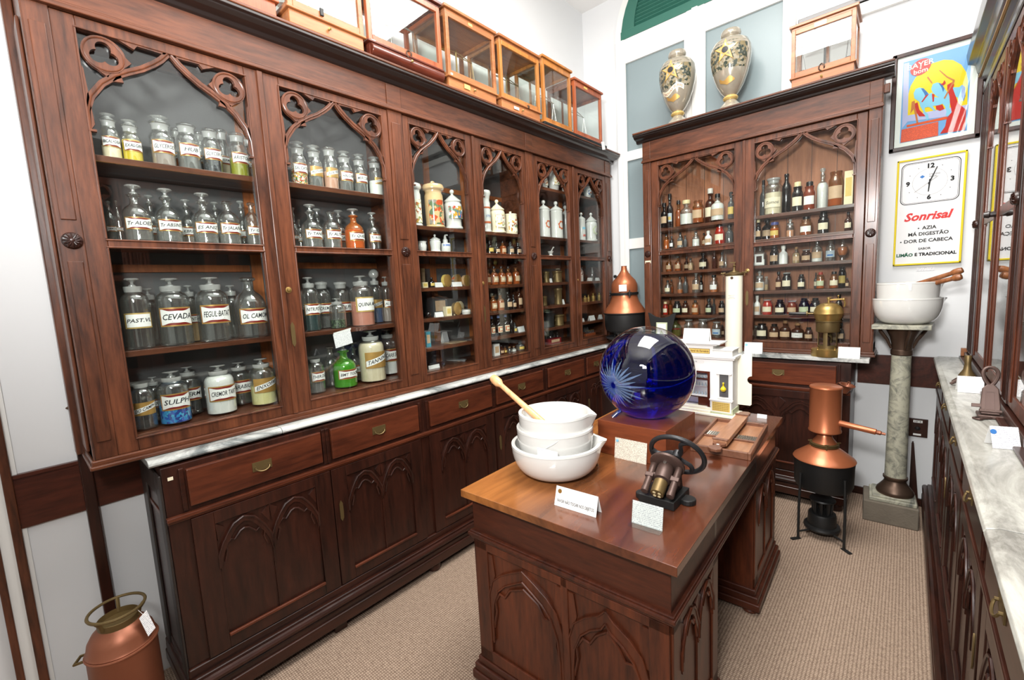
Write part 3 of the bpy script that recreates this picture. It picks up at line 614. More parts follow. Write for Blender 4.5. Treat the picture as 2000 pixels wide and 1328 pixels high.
tag(m.build('marble_worktop', 'marble_dirty', None, False, .002), 'broad veined marble counter with moulded edge along the right wall', 'worktop')

FH = Fr((2.31, 0, 0), (0, 1, 0), (-1, 0, 0))
hutch = thing('display_cabinet', 'tall dark glazed cabinet on the right counter, its panes mirroring the poster', 'cabinet', (2.48, 2, .992))
m = MB(); m.box(2.33, 2.645, -.6, -.58, .992, 2.6).box(2.312, 2.645, 3.675, 3.695, .992, 2.6).box(2.312, 2.645, -.6, 3.695, .992, 1.04).box(2.312, 2.645, -.6, 3.695, 2.49, 2.62).box(2.635, 2.65, -.6, 3.695, .992, 2.62)
m.build('case', 'wood_dark_v', hutch, False, .003)
m = MB().box(2.625, 2.634, -.58, 3.67, 1.04, 2.49); m.build('back_panel', 'black_cornice', hutch, False)
for z in (1.40, 1.76, 2.08): MB().box(2.36, 2.62, -.57, 3.66, z-.02, z).build('shelf', 'wood_dark_y', hutch, False, .002)
ops = [(2.935, 3.295), (2.42, 2.78), (1.80, 2.16), (1.285, 1.645), (.68, 1.04), (.16, .52)]
edges = [(2.86, 3.37), (2.345, 2.857), (1.725, 2.24), (1.21, 1.722), (.605, 1.12), (.09, .602)]
for (o0, o1), (e0, e1) in zip(ops, edges):
    m = MB()
    for a, b, z0, z1 in ((e0, o0, 1.04, 2.486), (o1, e1, 1.04, 2.486), (o0, o1, 1.04, 1.088), (o0, o1, 1.745, 1.785), (o0, o1, 2.436, 2.486)): FH.box(m, a, b, -.012, .012, z0, z1)
    for a, b in ((e0, o0), (o1, e1)):
        for k in (.3, .6): FH.box(m, a+(b-a)*k-.006, a+(b-a)*k+.006, .012, .016, 1.06, 2.46)
    d = m.build('door', 'desk_v', hutch, False, .004)
    g = MB(); FH.box(g, o0, o1, .006, .008, 1.088, 1.745); g.build('glass_pane', 'pane', d, False)
    g = MB(); FH.box(g, o0, o1, .006, .008, 1.785, 2.436); g.build('glass_pane', 'pane', d, False)
    t = MB(); tracery(t, FH.P(o0, .0085, 1.785), FH.u, FH.n, (o1-o0)/2, 2.436, t=.006); t.build('arch_tracery', 'desk_v', d, True)
for a, b in ((3.373, 3.672), (2.243, 2.342), (1.123, 1.207)):
    m = MB(); FH.box(m, a, b, -.01, .016, 1.04, 2.486)
    for k in (.25, .5, .75): m.tube([FH.P(a+(b-a)*k, .016, 1.05), FH.P(a+(b-a)*k, .016, 2.48)], .004, 8)
    ob = m.build('pilaster', 'wood_dark_v', hutch, False, .003); rosette(FH.P((a+b)/2, .018, 1.765), FH.n, .024, ob)
m = MB(); m.lathe([(.012, 0), (.012, .02), (.016, .024), (.012, .04), (0, .042)], 14, FH.P(2.858, .012, 1.76), FH.n); m.build('door_knob', 'black_cornice', hutch)
m = MB()
m.prism([(0, 2.49), (.018, 2.49), (.022, 2.512), (.012, 2.52), (.012, 2.56), (.03, 2.575), (.03, 2.60), (.045, 2.61), (.055, 2.655), (.085, 2.67), (.092, 2.715), (.092, 2.73), (-.34, 2.73), (-.34, 2.62), (0, 2.62)], (2.31, -.6, 0), (-1, 0, 0), (0, 0, 1), (0, 4.295, 0))
m.build('cornice', 'black_cornice', hutch, False, .003)
MB().box(2.270, 2.279, -.6, 3.69, 2.583, 2.590).build('gilt_line', 'gold', hutch, False)
m = MB().box(2.285, 2.31, -.6, 3.69, 1.0, 1.03).box(2.265, 2.31, -.6, 3.69, .992, 1.002); m.build('plinth_moulding', 'wood_dark_y', hutch, False, .004)
tag(MB().box(2.272, 2.306, 3.665, 3.697, 1.004, 1.05).build('wooden_wedge', 'case_orange', None, False, .002), 'small orange wood block wedged behind the right cabinet corner', 'block')

# ------------------------------------------------------------------ bottles and jars
GL = {'clear': 'glass_clear', 'amber': 'glass_amber', 'amberlight': 'glass_amberlight', 'amber2': 'glass_amber2', 'brown': 'glass_brown', 'smoke': 'glass_smoke', 'green': 'glass_green',
      'greend': 'glass_greend', 'dark': 'glass_dark', 'red': 'glass_red', 'white': 'plastic_white', 'cer': 'ceramic', 'cer2': 'ceramic_cream', 'certan': 'ceramic_tan', 'brass': 'brass_old', 'darkmetal': 'iron_black'}
PROF = {
 'wide': [(.93, 0), (1, .015), (1, .72), (.985, .775), (.93, .825), (.82, .865), (.66, .892), (.60, .905), (.60, .955), (.64, .965), (.64, 1.0)],
 'stopj': [(.93, 0), (1, .015), (1, .60), (.97, .66), (.87, .72), (.74, .76), (.69, .79), (.69, .90), (.78, .93), (.90, .955), (.90, .975), (.76, 1.0)],
 'salt': [(.93, 0), (1, .015), (1, .58), (.97, .64), (.86, .70), (.70, .745), (.60, .775), (.58, .80), (.58, .88), (.66, .90), (.80, .93), (.82, .96), (.74, .985), (.60, 1.0)],
 'narrow': [(.93, 0), (1, .015), (1, .52), (.97, .59), (.86, .66), (.66, .72), (.42, .765), (.33, .80), (.32, .90), (.34, .93), (.50, .95), (.52, .98), (.40, 1.0)],
 'med': [(.92, 0), (1, .02), (1, .60), (.95, .67), (.75, .74), (.48, .79), (.40, .82), (.40, .93), (.48, .95), (.48, 1.0)],
 'jar': [(.92, 0), (1, .02), (1, .68), (.95, .76), (.80, .82), (.74, .85), (.74, .93), (.80, .95), (.80, 1.0)],
 'vial': [(.9, 0), (1, .02), (1, .72), (.6, .80), (.55, .92), (.7, .94), (.7, 1)]}
def mushroom(m, r, z0, z1):   # dome stopper
    h = z1-z0; m.lathe([(r*.52, z0-.002), (r*.52, z0+h*.15), (r*.30, z0+h*.3), (r*.30, z0+h*.42), (r*.62, z0+h*.55), (r*.74, z0+h*.7), (r*.62, z0+h*.88), (0, z1)], 20)
def disc(m, r, z0, z1, k=1.12):
    h = z1-z0; m.lathe([(r*.50*k, z0-.002), (r*.46*k, z0+h*.12), (r*.20*k, z0+h*.3), (r*.20*k, z0+h*.52), (r*.45*k, z0+h*.66), (r*.86*k, z0+h*.80), (r*.90*k, z0+h*.9), (r*.80*k, z1), (0, z1)], 20)
def bent(m, vs, fs, R, z, a0=0):
    return m.add([(R*math.cos(x/R+a0), R*math.sin(x/R+a0), z+y) for x, y in vs], fs)
def patch(m, w, h, R, z, n=12, y0=0, shear=0):
    """curved rectangle centred on z"""
    vs = []; fs = []
    for i in range(n+1):
        x = -w/2+w*i/n
        vs += [(x, -h/2+y0+shear*x), (x, h/2+y0+shear*x)]
    for i in range(n): fs.append((2*i, 2*i+2, 2*i+3, 2*i+1))
    return bent(m, vs, fs, R, z)
def banner(m, w, h, R, z, n=16):
    """white scroll with waved edges"""
    vs = []; fs = []
    for i in range(n+1):
        t = i/n; x = -w/2+w*t; q = .12*math.cos(2*PI*t*1.0)+.06*math.cos(4*PI*t)
        vs += [(x, -h/2*(.80+q)), (x, h/2*(.80+q))]
    for i in range(n): fs.append((2*i, 2*i+2, 2*i+3, 2*i+1))
    return bent(m, vs, fs, R, z)
PLAIN = {'B': 'label_tan', 'Y': 'label_yellow', 'CL': 'label_cream', 'W': 'label_white', 'GR': 'label_green', 'BL': 'label_blue', 'GL': 'label_cream', 'P': 'label_white', 'WT': 'label_white'}
def add_label(root, st, txt, R, z0, H):
    """z0, H: foot and height of the straight part of the body"""
    if st == 'N': return
    ang = 1.95 if st != 'GS' else 1.8; w = R*ang; e = .0007; h = H*.56; z = z0+H*.56
    m = MB()
    if st in ('R', 'G', 'GS', 'GP'):
        w = R*2.15; h = min(H*.52, R*1.3); z = z0+H*(.62 if H > R*3 else .66)
        if st == 'GP': w *= .6; h *= .7
        m.cur = 0; patch(m, w, h, R+e, z)
        if st in ('R',):
            m.cur = 1; patch(m, w*.95, h*.86, R+e*1.6, z); m.cur = 2; banner(m, w*.92, h*.86, R+e*2.3, z)
        elif st == 'GS': m.cur = 2; patch(m, w*.86, h*.82, R+e*2, z)
        else: m.cur = 2; patch(m, w*.94, h*.36, R+e*2, z, shear=.28)
        lb = m.build('label', ['gold_light' if st == 'GS' else 'gold', 'dark_red', 'label_white'], root)
        if txt:
            sh = .28 if st in ('G', 'GP') else .03; t = MB(); sz = h*(.42 if st == 'R' else .34)
            vs, fs = glyphs(txt, sz, shear=.25, bold=.012); wt = max(a for a, b in vs)-min(a for a, b in vs); q = min(1.2, w*.84/wt)
            bent(t, [(a*q, b+sh*a*q) for a, b in vs], fs, R+e*3.2, z); t.build('lettering', 'ink', lb, False)
        if st == 'R':
            t = MB(); vs, fs = [(-w*.16, -h*.25), (w*.2, -h*.22), (w*.2, -h*.20), (-w*.16, -h*.228)], [(0, 1, 2, 3)]; bent(t, vs, fs, R+e*3.2, z); t.build('flourish', 'ink', lb, False)
        return
    if st in PLAIN:
        patch(m, w, h, R+e, z); m.build('label', PLAIN[st], root)
        if st == 'WT': t = MB(); bent(t, *glyphs(txt, h*.3, shear=.2), R+e*2, z); t.build('lettering', 'ink', root, False)
        if st == 'BL': t = MB(); patch(t, w*.6, h*.22, R+e*2, z-h*.2); t.build('print_band', 'pr_blue', root)
        if st == 'P': t = MB(); patch(t, w*1.5, h*.18, R+e*2, z+h*.5); t.build('purple_stripe', 'cap_blue', root)
    elif st == 'BW':
        m.cur = 0; patch(m, w, h*1.1, R+e, z); m.cur = 1; banner(m, w*.7, h*.55, R+e*2, z); lb = m.build('label', ['label_tan', 'label_cream'], root)
        if txt: t = MB(); bent(t, *glyphs(txt, h*.24, shear=.2), R+e*3, z); t.build('lettering', 'ink', lb, False)
    elif st == 'OW':
        m.cur = 0; patch(m, w, h*1.15, R+e, z); m.cur = 1; patch(m, w*.9, h*.8, R+e*1.6, z); m.cur = 2; banner(m, w*.6, h*.62, R+e*2.4, z); m.build('label', ['label_cream', 'label_orange', 'label_cream'], root)
    elif st == 'BY': m.cur = 0; patch(m, w, h*.9, R+e, z); m.cur = 1; patch(m, w*.7, h*.35, R+e*2, z-h*.1); m.build('label', ['label_blue', 'label_yellow'], root)
    elif st == 'DK': patch(m, w*1.3, h*.9, R+e, z); m.build('label', 'label_tan', root)
    elif st == 'RD': patch(m, w*1.2, h*.25, R+e, z+h*.4); m.build('label', 'dark_red', root)
    elif st == 'SQ': m.cur = 0; patch(m, w*.9, h*1.1, R*1.05+e, z); m.cur = 1; patch(m, w*.55, h*.7, R*1.05+e*2, z); m.build('label', ['label_white', 'velvet'], root)
    elif st == 'T':
        patch(m, w*1.1, h*.75, R+e, z-h*.2); lb = m.build('label', 'label_cream', root); t = MB(); bent(t, *glyphs(txt, h*.36, shear=.35), R+e*2, z-h*.2); t.build('lettering', 'ink', lb, False)
def cap(root, kind, r, z0, z1):
    m = MB(); h = z1-z0
    if kind == 'stop': mushroom(m, r, z0, z1); return m.build('stopper', 'glass_stopper', root)
    if kind == 'disc': disc(m, r*.58, z0, z1); return m.build('stopper', 'glass_stopper', root)
    if kind == 'ball': m.lathe([(r*.4, z0-.002), (r*.3, z0+h*.2)], 14); m.sphere((0, 0, z0+h*.58), h*.42, 16, 10); return m.build('stopper', 'glass_stopper', root)
    if kind == 'stopg': m.lathe([(r*.36, z0-.002), (r*.25, z0+h*.25), (r*.5, z0+h*.5), (r*.5, z0+h*.8), (0, z1)], 14); return m.build('stopper', 'glass_stopper', root)
    if kind == 'lid': m.lathe([(r*.8, z0-.001), (r*.84, z0+h*.2), (r*.84, z0+h*.6), (r*.5, z0+h*.85), (0, z1)], 20); return m.build('lid', 'glass_ground', root)
    k = {'cork': ('cap_black', .40), 'corkb': ('cork', .38), 'black': ('cap_black', .58), 'whitecap': ('cap_white', .52), 'cream': ('cap_cream', .62), 'blue': ('cap_blue', .42), 'bluecap': ('cap_bluelid', .86), 'redcap': ('cap_red', .55)}[kind]
    rr = r*k[1]; m.lathe([(rr*.96, z0-.002), (rr, z0+h*.05), (rr, z1-h*.12), (rr*.9, z1), (0, z1)], 16)
    return m.build('stopper' if 'cork' in kind else 'cap', k[0], root)
def vessel(root, kind, r, h, gl, fill, st, txt, cp, low=False):
    big = kind in ('salt', 'narrow'); n = 28 if big else 20
    if kind == 'salt' and (low or cp in ('lid', 'disc')): kind = 'wide'
    elif kind == 'salt': kind = 'stopj'
    frac = {'none': 1, 'disc': .885 if kind != 'narrow' else .85, 'stop': .88, 'ball': .78, 'lid': .92, 'stopg': .84, 'bluecap': .88}.get(cp, .86)
    if kind == 'jar' and cp not in ('none', 'lid'): frac = .84
    Hg = h*frac; P = PROF[kind]
    m = MB(); m.lathe([(0, .0008)]+[(r*a, .0008+(Hg-.0008)*b) for a, b in P], n)
    if gl == 'clear' or gl in ('amber', 'green', 'amberlight', 'smoke'):   # inner wall gives the glass its thickness
        m.lathe([(r*a*.90, Hg*(.03+.97*b)) for a, b in P if b > .01][::-1], n)
    g = m.build('glass_body' if gl in GL and 'glass' in GL[gl] else 'body', GL[gl], root)
    if kind in ('wide', 'stopj') and gl == 'clear':
        m = MB(); m.lathe([(r*.605, Hg*.91), (r*.65, Hg*.968), (r*.645, Hg)] if kind == 'wide' else [(r*.70, Hg*.80), (r*.70, Hg*.90), (r*.79, Hg*.932)], n); m.build('ground_neck', 'glass_ground', root)
    if fill:
        f = fill[1]; zt = Hg*f*.93; m = MB(); pr = [(0, Hg*.012+.002)]
        for a, b in P:
            if b*Hg < zt: pr.append((r*a*.95, max(b*Hg, Hg*.012+.0021)))
        rr = pr[-1][0]
        # radius at the fill line
        for (a, b), (c, d) in zip(P, P[1:]):
            if b*Hg <= zt <= d*Hg: rr = r*.95*(a+(c-a)*(zt/Hg-b)/(d-b))
        pr += [(rr, zt), (0, zt+(.002 if fill[0] in ('white', 'cream', 'pale', 'blue') else 0))]
        m.lathe(pr, n); m.build('contents', 'fill_'+fill[0], root)
    body = {'wide': .72, 'stopj': .60, 'narrow': .52, 'med': .60, 'jar': .68, 'vial': .7}[kind]
    add_label(root, st, txt, r, Hg*.04, Hg*body*.94)
    if cp != 'none': cap(root, cp, r*(.92 if kind == 'wide' else 1.12 if cp == 'stop' else 1), Hg, h)
CAPNECK = {}
def wreath(root, R, z, s, mat, inner=True):
    m = MB(); A = []; B = []
    for i in range(28):
        t = 2*PI*i/28; k = 1+.12*math.sin(7*t); A.append((s*k*math.cos(t), s*k*math.sin(t))); B.append((s*.66*math.cos(t), s*.66*math.sin(t)))
    vs = A+B; fs = [(i, (i+1) % 28, 28+(i+1) % 28, 28+i) for i in range(28)]
    bent(m, vs, fs, R+.0008, z); return m.build('painted_wreath', mat, root)
def ceramic(root, kind, r, h, gl, st, txt, cp):
    mt = GL[gl]
    if kind == 'albar':
        b = h*.80; m = MB(); m.lathe([(r*.86, 0), (r*.92, .006), (r*.80, h*.07), (r*.82, h*.10), (r*.84, b*.4), (r*.84, b*.86), (r*.74, b*.93), (r*.78, b)], 32); m.build('body', mt, root)
        m = MB(); z = b
        if cp == 'flat': m.lathe([(r*.80, z), (r*.82, z+h*.04), (r*1.0, z+h*.10), (r*1.0, z+h*.15), (r*.9, z+h*.18), (r*.2, h), (0, h)], 32)
        else:
            m.lathe([(r*.84, z), (r*.98, z+h*.03), (r*1.0, z+h*.07), (r*.9, z+h*.12), (r*.5, z+h*.155), (0, z+h*.165)], 32)
            if cp == 'loop': m.tube([(0, r*.18*math.cos(t), z+h*.155+h*.04*math.sin(t)) for t in [PI*i/8 for i in range(9)]], r*.09, 8)
        m.build('lid', mt if st != 'D2' else 'ceramic_tan', root); R = r*.845
    elif kind == 'cyljar':
        b = h*.74; m = MB(); m.lathe([(r*.95, 0), (r, .006), (r*.97, .02), (r*.97, b*.93), (r, b*.95), (r*.97, b)], 32); m.build('body', mt, root)
        m = MB(); m.lathe([(r*1.03, b), (r*1.05, b+h*.02), (r*.8, b+h*.06), (r*.35, b+h*.11), (r*.16, b+h*.13), (r*.14, b+h*.16)], 28); m.sphere((0, 0, h-h*.055), h*.055 if r > .02 else h*.04, 16, 10); m.build('lid', mt, root); R = r*.975
    elif kind == 'cerpot':
        b = h*.84; m = MB(); m.lathe([(r*.95, 0), (r, .005), (r*.98, b)], 32); m.build('body', mt, root)
        m = MB(); m.lathe([(r*1.02, b), (r*1.0, b+h*.04), (r*.5, b+h*.05), (r*.16, b+h*.06), (r*.2, h), (0, h)], 28); m.build('lid', mt, root); R = r*.99
    else:
        if cp == 'none': m = MB(); m.lathe([(r*.7, 0), (r*.8, h*.05), (r*.98, h*.5), (r*.9, h*.8), (r*.6, h*.92), (r*.7, h)], 28); m.build('body', mt, root); R = r*.99
        else:
            b = h*.68; m = MB(); m.lathe([(r*.92, 0), (r*1.0, h*.02), (r*.98, h*.06), (r*.86, h*.08), (r*.84, h*.2), (r*.98, b*.80), (r*.96, b*.9), (r*.84, b*.96), (r*.88, b)], 32); m.build('body', mt, root)
            m = MB(); m.lathe([(r*.93, b), (r*.93, b+h*.03), (r*.7, b+h*.07), (r*.42, b+h*.13), (r*.30, b+h*.15), (r*.14, b+h*.18), (r*.12, b+h*.21)], 28); m.sphere((0, 0, h-h*.065), min(h*.065, r*.25), 14, 10); m.build('lid', mt, root); R = r*.95
    m = MB(); H = h*.72
    if st == 'D2': patch(m, R*2.6, H*.72, R+.001, H*.45, 20); d = m.build('painted_poppies', 'paint_poppy', root); m = MB(); vs, fs = [(-.45*R, H*.15), (.55*R, H*.15), (.5*R, -H*.1), (.1*R, -H*.26), (-.35*R, -H*.08)], [(0, 4, 3, 2, 1)]; bent(m, vs, fs, R+.0016, H*.62); m.build('shield', 'label_orange' if 0 else 'label_tan', d)
    elif st == 'D1': patch(m, R*2.4, H*.7, R+.001, H*.45, 20); d = m.build('painted_flowers', 'paint_spray', root); m = MB(); bent(m, [(-.6*R, H*.2), (.6*R, H*.2), (.55*R, -H*.05), (0, -H*.24), (-.55*R, -H*.05)], [(0, 4, 3, 2, 1)], R+.0016, H*.6); m.build('shield', 'ceramic', d)
    elif st == 'D3':
        patch(m, R*2.5, H*.42, r*.99+.0015, H*.56, 20); d = m.build('painted_garden', 'paint_urn', root); m = MB()
        bent(m, [(-.3*R, .03*H), (.3*R, .03*H), (.24*R, -.14*H), (.1*R, -.2*H), (-.1*R, -.2*H), (-.24*R, -.14*H)], [(0, 5, 4, 3, 2, 1)], r*.99+.0024, H*.58); m.build('painted_urn', 'pr_horsedark', d)
    elif st == 'D4':
        patch(m, R*2.2, H*.05, R+.001, H*.80, 16); patch(m, R*2.2, H*.06, R+.001, H*.32, 16); d = m.build('painted_bands', 'label_orange', root); m = MB(); bent(m, *glyphs(txt, H*.10), R+.0015, H*.52); m.build('lettering', 'pr_blue', d, False)
    elif st == 'D5': patch(m, R*2.2, H*.55, R+.0012, H*.5, 20); d = m.build('painted_flowers', 'paint_spray', root); m = MB(); bent(m, arc(0, 0, R*.42, 0, 2*PI, 20)[:-1], [tuple(range(20))], R+.002, H*.55); m.build('crest', 'ceramic', d)
    elif st == 'D6': patch(m, R*2.4, H*.8, R+.0012, H*.52, 20); d = m.build('painted_flowers', 'paint_spray', root); m = MB(); bent(m, *glyphs(txt, H*.17, shear=.1), R+.002, H*.5); m.build('lettering', 'ink', d, False)
    elif st in ('D7', 'D8'): patch(m, R*1.8, H*.5, R*1.04+.001, H*.62, 16); m.build('painted_figure', 'paint_spray' if st == 'D7' else 'paint_blue', root)
    elif st == 'WR': wreath(root, R, H*.48, r*.62, 'label_orange')
    elif st == 'WG': wreath(root, R, H*.52, r*.7, 'label_green')
    elif st == 'WB': patch(m, R*1.5, H*.1, R+.001, H*.6); m.build('painted_name', 'pr_horse', root); m = MB(); patch(m, R*1.4, H*.12, R+.001, H*.25); m.build('painted_flowers', 'paint_red', root)
def tent(root, w, h, mat, lean=.28):
    m = MB(); d = h*lean
    m.obox((d*.5, 0, h/2), (-d*.5, 0, h/2), (0, w/2, 0), (.0006, 0, .0001)); m.build('front_sheet', mat, root, False)
    m = MB(); m.obox((-d*.5, 0, h/2), (d*.5, 0, h/2), (0, w/2, 0), (.0006, 0, .0001)); m.build('back_sheet', 'paper_plain', root, False)
def odd(root, kind, r, h, gl, st):
    m = MB()
    if kind in ('box', 'boxwide', 'packet'):
        mt = {'boxtan': 'box_tan', 'boxcream': 'box_cream', 'boxgrey': 'box_grey', 'boxblue': 'box_blue', 'boxred': 'box_red', 'cer': 'label_white'}[gl]; d = min(r*.8, .035) if kind != 'boxwide' else .03
        m.box(-d, d, -r, r, 0, h); m.build('carton', mt, root, False, .001)
        m = MB(); m.box(d, d+.0006, -r*.7, r*.7, h*.25, h*.8); m.build('printed_panel', 'label_tan' if gl != 'boxcream' else 'label_orange' if r > .02 and kind == 'box' and h < .05 else 'label_yellow', root, False)
    elif kind == 'tin':
        R = h/2; mt = {'tinyellow': 'label_yellow', 'tinpink': 'paint_poppy', 'tinflower': 'box_flower', 'tingold': 'brass', 'boxcream': 'box_cream'}[gl]
        m.lathe([(R, -.012), (R, .012)], 32, (0, 0, R), (1, .25, .0)); m.build('tin_body', mt, root)
        m = MB(); m.lathe([(R*.86, .0122), (R*.86, .0135), (0, .0136)], 32, (0, 0, R), (1, .25, 0)); m.build('lid_face', {'tinyellow': 'gold_light', 'tingold': 'paint_urn'}.get(gl, 'label_cream') if gl not in ('tinpink', 'tinflower') else 'paint_spray', root)
        m = MB(); m.lathe([(R*1.0, .008), (R*1.02, .012), (R*.9, .0145)], 32, (0, 0, R), (1, .25, 0)); m.build('rim', 'gold' if gl != 'boxcream' else 'box_cream', root)
    elif kind == 'card': tent(root, 2*r, max(h, .02), 'paper_plain' if gl == 'card' else 'card_grey')
    elif kind == 'sheet': m.obox((0, 0, .004), (.07, .02, 0), (-.02, r, 0), (0, 0, .002)); m.build('plate', 'pane' if r > .05 else 'card_grey', root, False); m = MB(); m.obox((.0, 0, .0012), (.05, 0, 0), (0, r*.8, 0), (0, 0, .001)); m.build('backing_card', 'label_tan', root, False)
    elif kind == 'bulb': h = max(h, 2*r*.8); m.sphere((0, 0, h*.5), h*.5); m.build('bulb', 'glass_dark', root); m = MB(); m.lathe([(h*.25, 0), (h*.15, h*.06), (h*.12, h*.12)], 16); m.build('foot', 'brass_old', root)
    elif kind in ('cup', 'cupl'): m.lathe([(r*.8, 0), (r*.85, h*.03), (r*.98, h*.6), (r*.86, h*.82), (r*1.0, h*.98), (r*.95, h), (r*.8, h*.8), (r*.85, h*.1), (0, h*.08)], 28); m.build('cup', 'ceramic', root); m = MB(); m.lathe([(r*1.0, h*.97), (r*1.02, h*1.0), (r*.94, h*1.0)], 28); m.build('rim', 'ceramic', root)
    elif kind == 'pump':
        m.lathe([(r*.9, 0), (r, .005), (r, h*.48), (r*.9, h*.52), (0, h*.53)], 26); m.build('body', 'ceramic', root)
        m = MB(); m.lathe([(r*.5, h*.53), (r*.5, h*.72), (r*.3, h*.78), (r*.2, h*.95), (0, h*.95)], 18); m.box(0, r*.7, -r*.14, r*.14, h*.93, h); m.build('pump_head', 'ceramic', root)
        m = MB(); patch(m, r*2.4, h*.10, r+.0006, h*.40); m.build('purple_stripe', 'cap_blue', root)
    elif kind == 'mortarlet':
        m.lathe([(r*.9, 0), (r*.9, h*.1), (r*.5, h*.2), (r*.8, h*.3), (r*1.2, h*.55), (r*1.0, h*.55), (r*.5, h*.3), (0, h*.3)], 20); m.build('bowl', 'ceramic', root); m = MB(); m.tube([(0, 0, h*.4), (0, r*1.6, h*.95), (0, r*2, h)], [r*.25, r*.2, r*.35], 8); m.build('pestle', 'ceramic', root)
    elif kind == 'pot':
        m.lathe([(r*.92, 0), (r, .005), (r*.9, h*.15), (r*.9, h*.75), (r*1.0, h*.80), (r*1.0, h*.84)], 26); m.build('body', GL[gl], root); m = MB(); m.lathe([(r*1.06, h*.84), (r*1.06, h*.90), (r*.5, h*.95), (r*.15, h*.96), (r*.2, h), (0, h)], 26); m.build('lid', GL[gl], root)
        m = MB(); [m.tube([(0, s*r*.9, h*.6), (0, s*r*1.2, h*.55), (0, s*r*1.2, h*.45), (0, s*r*.9, h*.4)], r*.07, 6) for s in (1, -1)]; m.build('side_handle', GL[gl], root)
    elif kind == 'weight': m.lathe([(r*.95, 0), (r, .003), (r*.96, h*.6), (r*.4, h*.7), (r*.3, h*.8), (r*.55, h*.9), (0, h)], 20); m.build('weight_body', 'brass', root); m = MB(); m.lathe([(r*1.01, h*.2), (r*1.01, h*.24)], 20); m.build('groove', 'brass_old', root)
    elif kind == 'rack':
        m.box(-.02, .02, -r, r, 0, h*.5).box(-.02, -.016, -r, r, h*.5, h*.8); m.build('rack', 'case_red', root, False, .001)
        for i in range(7): q = MB(); q.cyl((.004, -r*.85+i*r*.28, h*.5), (.004, -r*.85+i*r*.28, h), .004, n=10); v = q.build('glass_tube', 'glass_smoke', root); q = MB(); q.cyl((.004, -r*.85+i*r*.28, h), (.004, -r*.85+i*r*.28, h*1.1), .0042, n=10); q.build('stopper', 'brass', v)
    elif kind == 'square':
        m.box(-r*.8, r*.8, -r, r, .001, h*.64); m.lathe([(r*.8, h*.64), (r*.4, h*.74), (r*.36, h*.82), (r*.46, h*.84)], 20); m.build('glass_body', 'glass_clear', root, True, .003)
        q = MB(); q.box(-r*.72, r*.72, -r*.92, r*.92, .003, h*.3); q.build('contents', 'fill_white', root, False); cap(root, 'stopg', r, h*.84, h)
        q = MB(); q.box(r*.8+.0005, r*.8+.001, -r*.8, r*.8, h*.06, h*.56); lb = q.build('label', 'label_white', root, False); q = MB(); q.box(r*.8+.001, r*.8+.0015, -r*.45, r*.5, h*.16, h*.46); q.build('label_window', 'velvet', lb, False)
    elif kind == 'flask':
        m.lathe([(r*.4, 0), (r*.5, .003), (r*.3, h*.12), (r*.75, h*.25), (r*.95, h*.42), (r*.8, h*.58), (r*.35, h*.68), (r*.25, h*.75), (r*.25, h*.93), (r*.35, h)], 26); m.build('glass_body', 'glass_clear', root); m = MB(); m.lathe([(0, h*.2), (r*.55, h*.22), (r*.88, h*.40), (r*.76, h*.54), (0, h*.54)], 26); m.build('contents', 'fill_orange', root)
